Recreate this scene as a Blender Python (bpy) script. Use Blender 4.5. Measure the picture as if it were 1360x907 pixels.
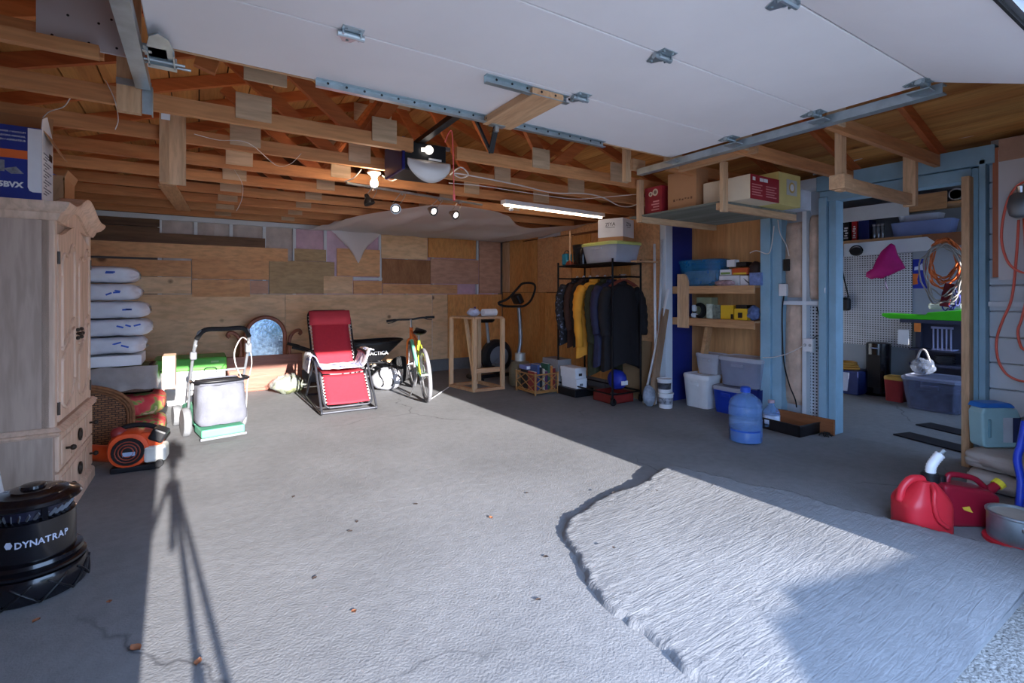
import bpy, bmesh, math, random
from mathutils import Vector, Matrix, Euler, Quaternion
random.seed(7)
SC = bpy.context.scene
C = SC.collection
for _o in list(bpy.data.objects): bpy.data.objects.remove(_o)

# ---------------------------------------------------------------- camera
F = 657.0; CH = 1.3; YAW = math.radians(32.4); HOR = 390.0
cam_d = bpy.data.cameras.new('camera'); cam = bpy.data.objects.new('camera', cam_d); C.objects.link(cam)
cam_d.sensor_width = 36; cam_d.lens = F/1360*36; cam_d.shift_y = -(453.5-HOR)/1360
cam_d.clip_start = .02; cam_d.clip_end = 300
cam.location = (0, 0, CH); cam.rotation_euler = (math.pi/2, 0, -YAW)
SC.camera = cam
# ---------------------------------------------------------------- sky, sun, exposure
w = bpy.data.worlds.new('World'); SC.world = w; w.use_nodes = True
bg = w.node_tree.nodes['Background']; bg.inputs[0].default_value = (.42, .62, 1.0, 1); bg.inputs[1].default_value = 4.0
sd = bpy.data.lights.new('sun', 'SUN'); sd.energy = 9.4; sd.angle = math.radians(.6); sd.color = (1, .95, .90)
sun = bpy.data.objects.new('sun', sd); C.objects.link(sun)
sun.location = (1, -20, 8)
sun.rotation_euler = Vector((-.035, 1, -.255)).to_track_quat('-Z', 'Y').to_euler()
vs = SC.view_settings
vs.view_transform = 'Standard'; vs.look = 'None'; vs.exposure = 1.06; vs.gamma = 1; vs.use_curve_mapping = False

# ---------------------------------------------------------------- real-world points measured from the photograph
FX, FY = math.sin(YAW), math.cos(YAW)
def ray(u):
    a = (u-680)/F
    return FX+a*FY, FY-a*FX
def PZ(u, v, z=0):
    t = (CH-z)*F/(v-HOR); r = ray(u); return Vector((r[0]*t, r[1]*t, z))
def PX(u, v, X):
    r = ray(u); t = X/r[0]; return Vector((X, r[1]*t, CH+(HOR-v)*t/F))
def PY(u, v, Y):
    r = ray(u); t = Y/r[1]; return Vector((r[0]*t, Y, CH+(HOR-v)*t/F))

# ---------------------------------------------------------------- materials
MATS = {}
def _base(name):
    m = bpy.data.materials.new(name); m.use_nodes = True
    nt = m.node_tree; b = nt.nodes['Principled BSDF']
    return m, nt, b
def _coords(nt, scale=(1, 1, 1), rnd=True):
    tc = nt.nodes.new('ShaderNodeTexCoord'); mp = nt.nodes.new('ShaderNodeMapping')
    mp.inputs['Scale'].default_value = scale
    nt.links.new(tc.outputs['Object'], mp.inputs['Vector'])
    if rnd:
        oi = nt.nodes.new('ShaderNodeObjectInfo'); mu = nt.nodes.new('ShaderNodeMath'); mu.operation = 'MULTIPLY'; mu.inputs[1].default_value = 37
        nt.links.new(oi.outputs['Random'], mu.inputs[0]); nt.links.new(mu.outputs[0], mp.inputs['Location'])
    return mp.outputs['Vector']
def _noise(nt, vec, sc, det=4, dist=0, rough=.55):
    n = nt.nodes.new('ShaderNodeTexNoise'); n.inputs['Scale'].default_value = sc; n.inputs['Detail'].default_value = det
    n.inputs['Distortion'].default_value = dist; n.inputs['Roughness'].default_value = rough
    nt.links.new(vec, n.inputs['Vector']); return n.outputs['Fac']
def _ramp(nt, fac, stops):
    r = nt.nodes.new('ShaderNodeValToRGB'); el = r.color_ramp.elements
    while len(el) < len(stops): el.new(.5)
    for e, (p, c) in zip(el, stops):
        e.position = p; e.color = (*c, 1) if len(c) == 3 else c
    nt.links.new(fac, r.inputs['Fac']); return r.outputs['Color']
def _mix(nt, a, b, fac, mode='MIX'):
    x = nt.nodes.new('ShaderNodeMix'); x.data_type = 'RGBA'; x.blend_type = mode
    for s, v in ((x.inputs[0], fac), (x.inputs[6], a), (x.inputs[7], b)):
        if hasattr(v, 'links') or isinstance(v, bpy.types.NodeSocket): nt.links.new(v, s)
        elif isinstance(v, (int, float)): s.default_value = v
        else: s.default_value = (*v, 1)
    return x.outputs[2]
def _bump(nt, b, fac, st, dist=.01):
    bp = nt.nodes.new('ShaderNodeBump'); bp.inputs['Strength'].default_value = st; bp.inputs['Distance'].default_value = dist
    nt.links.new(fac, bp.inputs['Height']); nt.links.new(bp.outputs['Normal'], b.inputs['Normal'])
def sc3(c, k): return tuple(min(1, max(0, x*k)) for x in c)
def srgb(r, g, b):
    f = lambda x: ((x/255)/12.92 if x/255 <= .04045 else (((x/255)+.055)/1.055)**2.4)
    return (f(r), f(g), f(b))
def M(name, c, rough=.55, metal=0, var=.12, sc=9, bump=0, bsc=40, trans=0, alpha=1, rv=0, ior=1.45, coat=0):
    if name in MATS: return MATS[name]
    m, nt, b = _base(name); vec = _coords(nt)
    col = _ramp(nt, _noise(nt, vec, sc), [(.3, sc3(c, 1-var)), (.7, sc3(c, 1+var))])
    if rv:
        oi = nt.nodes.new('ShaderNodeObjectInfo')
        k = _ramp(nt, oi.outputs['Random'], [(0, (1-rv,)*3), (1, (1, 1, 1))]); col = _mix(nt, col, k, 1.0, 'MULTIPLY')
    nt.links.new(col, b.inputs['Base Color'])
    b.inputs['Roughness'].default_value = rough; b.inputs['Metallic'].default_value = metal
    b.inputs['IOR'].default_value = ior
    if trans: b.inputs['Transmission Weight'].default_value = trans
    if alpha < 1: b.inputs['Alpha'].default_value = alpha
    if coat: b.inputs['Coat Weight'].default_value = coat
    if bump: _bump(nt, b, _noise(nt, vec, bsc), bump)
    MATS[name] = m; return m
def WOOD(name, c1, c2, axis=0, sc=5, knots=0, rough=.7, rv=.25, bump=.15, kc=None, streak=.12):
    """long-grained timber: the grain runs along local axis 0/1/2"""
    if name in MATS: return MATS[name]
    m, nt, b = _base(name); s = [1.0, 1.0, 1.0]; s[axis] = streak; vec = _coords(nt, tuple(s))
    n1 = _noise(nt, vec, sc, 6, .8); n2 = _noise(nt, vec, sc*9, 3, .3)
    col = _ramp(nt, n1, [(.25, c1), (.5, tuple((x+y)/2 for x, y in zip(c1, c2))), (.75, c2)])
    col = _mix(nt, col, _ramp(nt, n2, [(.35, (.72, .70, .68)), (.6, (1, 1, 1))]), .7, 'MULTIPLY')
    if knots:
        v2 = _coords(nt, (1, 1, 1)); vo = nt.nodes.new('ShaderNodeTexVoronoi'); vo.inputs['Scale'].default_value = knots
        nt.links.new(v2, vo.inputs['Vector'])
        k = _ramp(nt, vo.outputs['Distance'], [(.05, (.22, .15, .12)), (.11, (1, 1, 1))]); col = _mix(nt, col, k, .85, 'MULTIPLY')
    if rv:
        oi = nt.nodes.new('ShaderNodeObjectInfo')
        k = _ramp(nt, oi.outputs['Random'], [(0, (1-rv, 1-rv*1.1, 1-rv*1.2)), (1, (1, 1, 1))]); col = _mix(nt, col, k, 1.0, 'MULTIPLY')
    nt.links.new(col, b.inputs['Base Color']); b.inputs['Roughness'].default_value = rough
    if bump: _bump(nt, b, n2, bump)
    MATS[name] = m; return m
def EMIT(name, c, st):
    if name in MATS: return MATS[name]
    m, nt, b = _base(name); b.inputs['Base Color'].default_value = (*c, 1); b.inputs['Emission Color'].default_value = (*c, 1); b.inputs['Emission Strength'].default_value = st
    MATS[name] = m; return m

# ---------------------------------------------------------------- mesh builder
class MB:
    def __init__(s): s.v = []; s.f = []
    def add(s, vs_, fs):
        o = len(s.v); s.v += [tuple(x) for x in vs_]; s.f += [tuple(i+o for i in f) for f in fs]; return s
    def box(s, a, b, rot=None, piv=None):
        x0, y0, z0 = a; x1, y1, z1 = b
        vs_ = [Vector(p) for p in ((x0,y0,z0),(x1,y0,z0),(x1,y1,z0),(x0,y1,z0),(x0,y0,z1),(x1,y0,z1),(x1,y1,z1),(x0,y1,z1))]
        if rot is not None:
            pv = Vector(piv) if piv is not None else (Vector(a)+Vector(b))/2
            R = Euler(rot).to_matrix(); vs_ = [R@(p-pv)+pv for p in vs_]
        return s.add(vs_, [(0,3,2,1),(4,5,6,7),(0,1,5,4),(1,2,6,5),(2,3,7,6),(3,0,4,7)])
    def cbox(s, c, d, rot=None):
        c = Vector(c); d = Vector(d)/2; return s.box(c-d, c+d, rot)
    def bar(s, p0, p1, wd, hd, up=(0, 0, 1)):
        """rectangular bar from p0 to p1; wd across, hd along up"""
        p0 = Vector(p0); p1 = Vector(p1); d = (p1-p0).normalized(); u = Vector(up)
        if abs(d.dot(u)) > .98: u = Vector((0, 1, 0)) if abs(d.y) < .9 else Vector((1, 0, 0))
        r = d.cross(u).normalized(); u = r.cross(d).normalized(); vs_ = []
        for p in (p0, p1):
            for a, b in ((-1,-1),(1,-1),(1,1),(-1,1)): vs_.append(p+r*a*wd/2+u*b*hd/2)
        return s.add(vs_, [(3,2,1,0),(4,5,6,7),(0,1,5,4),(1,2,6,5),(2,3,7,6),(3,0,4,7)])
    def cyl(s, p0, p1, r0, r1=None, n=16, caps=True):
        r1 = r0 if r1 is None else r1
        return s.tube([p0, p1], [r0, r1], n, caps)
    def tube(s, pts, r, n=8, caps=True, closed=False):
        pts = [Vector(p) for p in pts]; m = len(pts)
        rs = r if isinstance(r, (list, tuple)) else [r]*m
        d0 = (pts[1]-pts[0]).normalized(); u = Vector((0, 0, 1))
        if abs(d0.dot(u)) > .9: u = Vector((1, 0, 0))
        nrm = d0.cross(u).normalized(); o = len(s.v); vs_ = []
        for i, p in enumerate(pts):
            if closed: d = (pts[(i+1) % m]-pts[i-1])
            else: d = pts[min(i+1, m-1)]-pts[max(i-1, 0)]
            d = d.normalized() if d.length > 1e-9 else d0
            nrm = nrm-d*nrm.dot(d); nrm = nrm.normalized() if nrm.length > 1e-6 else d.orthogonal().normalized()
            bn = d.cross(nrm)
            for k in range(n):
                a = 2*math.pi*k/n; vs_.append(p+(nrm*math.cos(a)+bn*math.sin(a))*rs[i])
        fs = []
        for i in range(m if closed else m-1):
            j = (i+1) % m
            for k in range(n):
                l = (k+1) % n; fs.append((i*n+k, i*n+l, j*n+l, j*n+k))
        if caps and not closed: fs += [tuple(range(n-1, -1, -1)), tuple((m-1)*n+k for k in range(n))]
        return s.add(vs_, fs)
    def lathe(s, prof, c=(0, 0, 0), n=24, sx=1, sy=1, axis='z', power=2, caps=True):
        """prof: list of (r, z); power>2 gives a squarish section"""
        vs_ = []; fs = []; m = len(prof); c = Vector(c)
        for r, z in prof:
            for k in range(n):
                a = 2*math.pi*k/n; ca, sa = math.cos(a), math.sin(a)
                if power != 2:
                    q = (abs(ca)**power+abs(sa)**power)**(1/power); ca /= q; sa /= q
                p = (r*ca*sx, r*sa*sy, z)
                if axis == 'x': p = (p[2], p[0], p[1])
                elif axis == 'y': p = (p[1], p[2], p[0])
                vs_.append(c+Vector(p))
        for i in range(m-1):
            for k in range(n):
                l = (k+1) % n; fs.append((i*n+k, i*n+l, (i+1)*n+l, (i+1)*n+k))
        if caps and prof[0][0] > 1e-5: fs.append(tuple(range(n-1, -1, -1)))
        if caps and prof[-1][0] > 1e-5: fs.append(tuple((m-1)*n+k for k in range(n)))
        return s.add(vs_, fs)
    def sphere(s, c, r, n=14, m=9):
        r = (r, r, r) if isinstance(r, (int, float)) else r
        prof = [(math.sin(math.pi*i/m), -math.cos(math.pi*i/m)) for i in range(m+1)]
        vs_ = []; fs = []
        for q, z in prof:
            for k in range(n):
                a = 2*math.pi*k/n; vs_.append((c[0]+r[0]*q*math.cos(a), c[1]+r[1]*q*math.sin(a), c[2]+r[2]*z))
        for i in range(m):
            for k in range(n):
                l = (k+1) % n; fs.append((i*n+k, i*n+l, (i+1)*n+l, (i+1)*n+k))
        return s.add(vs_, fs)
    def prism(s, poly, t0, t1, axis='y'):
        """2-D outline extruded along an axis: y -> poly is (x,z); x -> (y,z); z -> (x,y)"""
        n = len(poly)
        def q(p, t): return {'y': (p[0], t, p[1]), 'x': (t, p[0], p[1]), 'z': (p[0], p[1], t)}[axis]
        vs_ = [q(p, t0) for p in poly]+[q(p, t1) for p in poly]
        fs = [tuple(range(n)), tuple(range(2*n-1, n-1, -1))]+[(i, n+i, n+(i+1) % n, (i+1) % n) for i in range(n)]
        return s.add(vs_, fs)
    def grid(s, fn, nu, nv, wrap=False):
        vs_ = [fn(i/(nu if wrap else nu-1), j/(nv-1)) for j in range(nv) for i in range(nu)]; fs = []
        for j in range(nv-1):
            for i in range(nu if wrap else nu-1):
                k = (i+1) % nu; fs.append((j*nu+i, j*nu+k, (j+1)*nu+k, (j+1)*nu+i))
        return s.add(vs_, fs)
    def xf(s, mtx, start=0):
        s.v = s.v[:start]+[tuple(mtx@Vector(p)) for p in s.v[start:]]; return s
def mesh_obj(name, mb, mat, parent=None, smooth=False, bevel=0, seg=2, solid=0, sub=0):
    me = bpy.data.meshes.new(name); me.from_pydata(mb.v, [], mb.f)
    bm = bmesh.new(); bm.from_mesh(me); bmesh.ops.remove_doubles(bm, verts=bm.verts, dist=1e-5)
    bmesh.ops.recalc_face_normals(bm, faces=bm.faces); bm.to_mesh(me); bm.free()
    if smooth:
        for p in me.polygons: p.use_smooth = True
    me.materials.append(mat)
    o = bpy.data.objects.new(name, me); C.objects.link(o)
    if parent is not None: o.parent = parent
    if solid:
        d = o.modifiers.new('solid', 'SOLIDIFY'); d.thickness = solid; d.offset = 0
    if bevel:
        d = o.modifiers.new('bevel', 'BEVEL'); d.width = bevel; d.segments = seg; d.limit_method = 'ANGLE'; d.angle_limit = math.radians(40)
    if sub:
        d = o.modifiers.new('sub', 'SUBSURF'); d.levels = sub; d.render_levels = sub
    if smooth == 'auto' or (smooth and bevel):
        try:
            me.set_sharp_from_angle(angle=math.radians(38))
        except Exception: pass
    return o
def part(name, mb, mat, parent, **k): return mesh_obj(name, mb, mat, parent, **k)
def tag(o, label, cat, group=None):
    o['label'] = label; o['category'] = cat
    if group: o['group'] = group
    return o
def thing(name, label, cat, loc=(0, 0, 0), rz=0, group=None):
    o = bpy.data.objects.new(name, None); o.empty_display_size = .1; C.objects.link(o)
    o.location = loc; o.rotation_euler = (0, 0, rz); return tag(o, label, cat, group)
def single(name, mb, mat, label, cat, loc=(0, 0, 0), rz=0, group=None, rot=None, **k):
    o = mesh_obj(name, mb, mat, **k); o.location = loc; o.rotation_euler = rot if rot else (0, 0, rz); return tag(o, label, cat, group)
def struct(name, mb, mat, parent=None, **k):
    o = mesh_obj(name, mb, mat, parent, **k)
    if parent is None: o['kind'] = 'structure'
    return o
def share(o, loc, rz=0, parent=None, rot=None, name=None):
    c = o.copy(); C.objects.link(c); c.parent = parent if parent is not None else o.parent
    c.location = loc; c.rotation_euler = rot if rot else (0, 0, rz); return c
def dup(root, loc, rz=0, label=None):
    r = root.copy(); C.objects.link(r); r.location = loc; r.rotation_euler = (0, 0, rz)
    if label: r['label'] = label
    for ch in list(root.children):
        c = ch.copy(); C.objects.link(c); c.parent = r
        for g in ch.children:
            d = g.copy(); C.objects.link(d); d.parent = c
    return r
def text(body, size, mat, parent, loc, rot, name='lettering', ext=.0006, sx=1, bold=0, align='CENTER'):
    cu = bpy.data.curves.new(name, 'FONT'); cu.body = body; cu.size = size; cu.extrude = ext; cu.align_x = align; cu.align_y = 'CENTER'; cu.offset = bold; cu.resolution_u = 2
    t = bpy.data.objects.new('tmp', cu); C.objects.link(t)
    dg = bpy.context.evaluated_depsgraph_get(); me = bpy.data.meshes.new_from_object(t.evaluated_get(dg)); bpy.data.objects.remove(t)
    me.materials.clear(); me.materials.append(mat)
    o = bpy.data.objects.new(name, me); C.objects.link(o); o.parent = parent; o.location = loc; o.rotation_euler = rot; o.scale = (sx, 1, 1); return o
def arc(c, r, a0, a1, n, plane='xz', ry=None):
    out = []; ry = r if ry is None else ry
    for i in range(n+1):
        a = math.radians(a0+(a1-a0)*i/n); p, q = r*math.cos(a), ry*math.sin(a)
        out.append({'xz': (c[0]+p, c[1], c[2]+q), 'yz': (c[0], c[1]+p, c[2]+q), 'xy': (c[0]+p, c[1]+q, c[2])}[plane])
    return out
def smoothpts(pts, n=4):
    """Catmull-Rom through pts"""
    P = [Vector(p) for p in pts]; out = []
    for i in range(len(P)-1):
        p0 = P[max(i-1, 0)]; p1 = P[i]; p2 = P[i+1]; p3 = P[min(i+2, len(P)-1)]
        for k in range(n):
            t = k/n; out.append(.5*((2*p1)+(-p0+p2)*t+(2*p0-5*p1+4*p2-p3)*t*t+(-p0+3*p1-3*p2+p3)*t**3))
    return out+[P[-1]]
def noise3(x, y, z=0):
    from mathutils import noise
    return noise.noise(Vector((x, y, z)))
# ================================================================ materials used widely
XL, XR, YB, YF = -1.55, 5.0, 7.75, .36          # left wall, right wall, back wall, front wall
XP = 4.72                                         # furred-out plywood wall on the right
truss_mat = WOOD('truss timber', srgb(204, 126, 72), srgb(240, 180, 124), 0, 4, rv=.2)
truss_matY = WOOD('rafter timber', srgb(192, 92, 44), srgb(226, 140, 78), 0, 4, rv=.25)
roof_mat = WOOD('roof boards', srgb(204, 126, 60), srgb(244, 186, 110), 1, 6, rv=.42, knots=2, streak=.06)
pine = WOOD('pale pine', srgb(205, 160, 118), srgb(236, 200, 160), 2, 6, rv=.12)
pineX = WOOD('pale pine lying', srgb(196, 146, 104), srgb(228, 188, 146), 0, 6, rv=.12)
pineY = WOOD('pale pine lengthwise', srgb(190, 140, 98), srgb(226, 184, 142), 1, 6, rv=.12)
gusset_mat = WOOD('gusset plywood', srgb(214, 178, 140), srgb(238, 210, 176), 0, 4, rv=.25)
galv = M('galvanised steel', srgb(178, 190, 196), .38, .85, .15, 14)
steel = M('bright steel', srgb(190, 192, 196), .28, .95, .08, 20)
black_pl = M('black plastic', srgb(22, 22, 26), .42, 0, .1)
black_rub = M('black rubber', srgb(26, 26, 28), .75, 0, .1, bump=.1)
white_pl = M('white plastic', srgb(226, 226, 228), .4, 0, .05)
white_wire = M('white cable', srgb(228, 220, 214), .5, 0, .05)
blue_paint = M('pale blue paint', srgb(142, 178, 198), .6, 0, .10, 5, bump=.08)
white_paint = M('white paint', srgb(214, 220, 226), .6, 0, .06, 4, bump=.05)
card = M('cardboard', srgb(186, 138, 98), .8, 0, .07, 5)
paper = M('white paper', srgb(232, 232, 234), .8, 0, .04)
ply = WOOD('plywood sheet', srgb(232, 184, 136), srgb(248, 214, 172), 0, 2.2, knots=2.6, rv=.12, streak=.3)
ply_red = WOOD('reddish plywood', srgb(224, 158, 106), srgb(240, 188, 136), 0, 3, knots=1.8, rv=.12, streak=.3)
ply_brn = WOOD('brown plywood', srgb(140, 92, 58), srgb(180, 128, 86), 2, 5, rv=.1, streak=.3)
ply_pnk = WOOD('pinkish plywood', srgb(198, 148, 122), srgb(216, 172, 146), 0, 2.4, rv=.08, streak=.3)
ply_org = WOOD('orange plywood', srgb(224, 146, 74), srgb(242, 182, 112), 2, 4, rv=.15, streak=.3, knots=1.2)
ply_grn = WOOD('drab plywood', srgb(176, 146, 104), srgb(202, 174, 132), 0, 3, rv=.08, streak=.3, knots=1.4)
oldplank = WOOD('old dark plank', srgb(84, 62, 46), srgb(140, 104, 76), 0, 5, rv=.15)

# ---------------------------------------------------------------- concrete
def concrete(name, base, coarse, dark_cracks=True):
    m, nt, b = _base(name); vec = _coords(nt, rnd=False)
    n1 = _noise(nt, vec, 1.1, 5, .4); n2 = _noise(nt, vec, 16, 6); n3 = _noise(nt, vec, 90, 3)
    col = _ramp(nt, n1, [(.28, sc3(base, .80)), (.55, base), (.78, sc3(base, 1.13))])
    col = _mix(nt, col, _ramp(nt, n2, [(.3, (.84, .84, .85)), (.62, (1, 1, 1))]), .8, 'MULTIPLY')
    hgt = _mix(nt, n3, n2, .5)
    if dark_cracks:
        wv = nt.nodes.new('ShaderNodeTexVoronoi'); wv.feature = 'DISTANCE_TO_EDGE'; wv.inputs['Scale'].default_value = .33
        ds = nt.nodes.new('ShaderNodeVectorMath'); ds.operation = 'ADD'
        nz = nt.nodes.new('ShaderNodeTexNoise'); nz.inputs['Scale'].default_value = 1.6; nz.inputs['Detail'].default_value = 6
        nt.links.new(vec, nz.inputs['Vector'])
        s2 = nt.nodes.new('ShaderNodeVectorMath'); s2.operation = 'SCALE'; s2.inputs[3].default_value = .55
        nt.links.new(nz.outputs['Color'], s2.inputs[0]); nt.links.new(vec, ds.inputs[0]); nt.links.new(s2.outputs[0], ds.inputs[1])
        nt.links.new(ds.outputs[0], wv.inputs['Vector'])
        ck = _ramp(nt, wv.outputs['Distance'], [(.0, (.50, .50, .52)), (.004, (1, 1, 1))])
        msk = _ramp(nt, _noise(nt, vec, .8, 2), [(.42, (1, 1, 1)), (.56, (0, 0, 0))])
        ck2 = _mix(nt, ck, (1, 1, 1), msk)
        col = _mix(nt, col, ck2, 1.0, 'MULTIPLY'); hgt = _mix(nt, hgt, ck2, .5, 'MULTIPLY')
    nt.links.new(col, b.inputs['Base Color']); b.inputs['Roughness'].default_value = .85
    _bump(nt, b, hgt, coarse, .012); return m
conc = concrete('garage concrete', srgb(128, 129, 132), .5)
conc_rough = concrete('ramp concrete', srgb(130, 131, 134), .5, False)
_nt = conc_rough.node_tree; _v = _coords(_nt, (1.2, 9, 1), False); _mp = [n for n in _nt.nodes if n.type == 'MAPPING'][-1]; _mp.inputs['Rotation'].default_value = (0, 0, math.radians(24))
_s = _noise(_nt, _v, 5, 5, 1.2); _bp = [n for n in _nt.nodes if n.type == 'BUMP'][0]; _h = _bp.inputs['Height'].links[0].from_socket
_nt.links.new(_mix(_nt, _h, _s, .5), _bp.inputs['Height']); _bp.inputs['Distance'].default_value = .02
conc_room = concrete('workshop concrete', srgb(132, 134, 138), .2)

# floor slab
mb = MB(); mb.box((XL-.1, .62, -.15), (XR+.02, YB+.1, 0)); struct('floor', mb, conc)
mb = MB(); mb.box((XR+.02, .1, -.15), (8.4, 4.6, -.004)); struct('floor_workshop', mb, conc_room)
# gravel outside
mg, nt, b = _base('gravel'); vec = _coords(nt, rnd=False)
col = _ramp(nt, _noise(nt, vec, 60, 5), [(.3, srgb(110, 106, 102)), (.7, srgb(172, 168, 164))]); nt.links.new(col, b.inputs['Base Color'])
b.inputs['Roughness'].default_value = .95; _bump(nt, b, _noise(nt, vec, 70, 4), 1, .03)
mb = MB(); mb.box((-40, -60, -.3), (40, .625, -.03)); struct('ground', mb, mg)
# raised skim-coat ramp in the opening
pl = [(1.42, .60), (1.39, 1.07), (1.40, 1.4), (1.45, 1.61), (1.52, 1.86), (1.60, 2.05), (1.78, 2.24), (2.04, 2.31), (2.31, 2.36), (2.65, 2.40), (2.92, 2.42), (3.10, 1.8), (3.24, 1.06), (3.42, .60)]
from mathutils.geometry import intersect_point_line
def inpoly(x, y, P):
    c = False; n = len(P)
    for i in range(n):
        x1, y1 = P[i]; x2, y2 = P[i-1]
        if (y1 > y) != (y2 > y) and x < (x2-x1)*(y-y1)/(y2-y1)+x1: c = not c
    return c
def edist(x, y, P):
    d = 9
    for i in range(len(P)):
        if P[i][1] <= .61 and P[i-1][1] <= .61: continue
        a, b_ = Vector(P[i]), Vector(P[i-1]); q = b_-a; t = max(0, min(1, (Vector((x, y))-a).dot(q)/q.length_squared))
        d = min(d, (a+q*t-Vector((x, y))).length)
    return d
NU, NV = 150, 130; rx0, rx1, ry0, ry1 = 1.3, 3.76, .6, 2.6
hts = []; mb = MB()
for j in range(NV):
    for i in range(NU):
        x = rx0+(rx1-rx0)*i/(NU-1); y = ry0+(ry1-ry0)*j/(NV-1)
        wob = .05*noise3(x*3, y*3)+.016*noise3(x*10, y*10)+.008*noise3(x*23, y*23)
        d = edist(x, y, pl)*(1 if inpoly(x, y, pl) else -1)+wob
        k = max(0, min(1, d/.035)); k = k*k*(3-2*k)
        rise = .022+.05*max(0, min(1, (x-2.2)/.95))
        br = .0009*noise3(x*4+y*2, y*22-x*8, 3)*min(1, max(0, d/.2))+.0006*noise3(x*24, y*24, 7)
        if k > 0 and d < .12: br += .005*noise3(x*30, y*30, 2)
        mb.v.append((x, y, -.02+k*(rise+.02+br)))
for j in range(NV-1):
    for i in range(NU-1):
        q = (j*NU+i, j*NU+i+1, (j+1)*NU+i+1, (j+1)*NU+i)
        if max(mb.v[k][2] for k in q) > -.015: mb.f.append(q)
struct('floor_ramp', mb, conc_rough, smooth=True)

# ---------------------------------------------------------------- shell walls
shell = M('grey building paper', srgb(120, 110, 104), .9, 0, .1, 4)
dark_in = WOOD('dark sheathing', srgb(110, 70, 44), srgb(150, 100, 66), 1, 3, rv=0)
white_board = M('white board', srgb(206, 204, 206), .6, 0, .05, 3)
poly = M('vapour barrier film', srgb(206, 206, 212), .3, 0, .06, 5, bump=.25, bsc=9)
pinkins = M('pink insulation under film', srgb(206, 170, 186), .35, 0, .18, 6, bump=.35, bsc=8)
greyins = M('grey insulation under film', srgb(186, 174, 168), .35, 0, .2, 6, bump=.35, bsc=8)
mb = MB(); mb.box((XL-.25, YB+.06, -.1), (XR+.6, YB+.2, 2.62)); wb = struct('wall_back', mb, shell)
mb = MB(); mb.box((XL-.2, .2, -.1), (XL, YB+.06, 2.6)); wl = struct('wall_left', mb, dark_in)
# front wall round the overhead door opening
mb = MB(); mb.box((XL-.2, YF-.14, -.1), (-.105, YF+.02, 3.7)); mb.box((2.90, YF-.14, -.1), (XR+.25, YF+.02, 3.7)); mb.box((-.105, YF-.14, 2.14), (2.90, YF+.02, 3.7))
struct('wall_front', mb, white_board)
mb = MB(); mb.box((XL-.6, YB+.06, 2.62), (XR+.6, YB+.2, 3.8)); struct('wall_gable', mb, dark_in)

# panels on the back wall, each measured from the photo: (u0,u1,v0,v1,material,proud)
def backpanel(name, u0, u1, v0, v1, mat, proud=.012, parent=wb, y=None):
    y = YB if y is None else y
    um = (u0+u1)/2; x0 = PY(u0, 390, y).x; x1 = PY(u1, 390, y).x
    z1 = PY(um, v0, y).z; z0 = PY(um, v1, y).z
    mb = MB(); mb.box((x0, y-proud, z0), (x1, y, z1)); return struct(name, mb, mat, parent)
XW0 = XL
# framing: white-painted top plate and studs, film bays
mb = MB(); mb.box((XL, YB-.05, 2.245), (XP, YB+.06, 2.305)); struct('top_plate', mb, white_paint, wb)
for i, u in enumerate((212, 260, 307, 351, 391, 432, 505, 540, 575, 634, 655)):
    x = PY(u, 390, YB).x; mb = MB(); mb.box((x-.02, YB-.004, .2), (x+.02, YB+.06, 2.245)); struct('stud', mb, white_paint, wb)
xs = [PY(u, 390, YB).x for u in (212, 260, 307, 351, 391, 432, 505, 540, 575, 634, 664)]
for i in range(len(xs)-1):
    xa, xb = xs[i]+.02, xs[i+1]-.02
    mb = MB()
    mb.grid(lambda s, t: (xa+(xb-xa)*s, YB+.035-.035*math.sin(math.pi*s)**.6+.012*noise3(s*5+i*9, t*7, 1), 1.25+1.0*t), 12, 14)
    struct('insulation', mb, greyins if i < 4 else pinkins, wb, smooth=True)
P_ = [
 ('plank', 20, 212, 284, 296, oldplank, .014), ('plank', 20, 212, 297, 308, oldplank, .012),
 ('plank', 20, 352, 308, 322, oldplank, .02), ('plank', 20, 382, 322.5, 342, ply_red, .03),
 ('plywood_panel', 20, 254, 343, 366, ply_red, .012), ('plywood_panel', 20, 254, 366.6, 390, ply, .012),
 ('plywood_panel', 255, 357, 342.5, 371, ply_red, .014), ('plywood_panel', 255, 332, 371.6, 394, ply_red, .016),
 ('plywood_panel', 332.5, 356, 373, 390, ply_pnk, .012), ('plywood_panel', 357.5, 444, 347, 390, ply_grn, .014),
 ('plywood_panel', 391, 433, 331, 347, ply_grn, .012), ('plywood_panel', 429.5, 468, 367, 390, ply, .02),
 ('plywood_panel', 469, 507, 373, 390, ply_red, .016), ('batten', 469, 507, 368.5, 372, white_paint, .02),
 ('plywood_panel', 447, 504, 331, 367, ply_red, .022), ('plywood_panel', 506, 567, 313, 344, ply, .02),
 ('plywood_panel', 568, 631, 306.5, 343, ply_org, .028), ('plywood_panel', 507, 571, 344.8, 377, ply_brn, .022),
 ('plywood_panel', 571.6, 635, 344.5, 377, ply_pnk, .016), ('plywood_panel', 508, 607, 377.6, 390, ply_red, .014),
 ('plywood_panel', 636, 664, 321, 389.5, ply_pnk, .016),
 ('plywood_sheet', 20, 378.5, 391, 506, ply, .012), ('plywood_sheet', 379, 573.5, 391, 500, ply, .012),
 ('plywood_panel', 574, 594, 391, 494, ply, .014), ('plywood_sheet', 594.5, 666, 391, 494, ply_org, .012)]
for p in P_: backpanel(*p)
# concrete footing kerb along the back wall
mb = MB(); mb.box((XL, YB-.06, 0), (XP, YB+.06, .19)); struct('baseboard_back', mb, conc)

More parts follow.
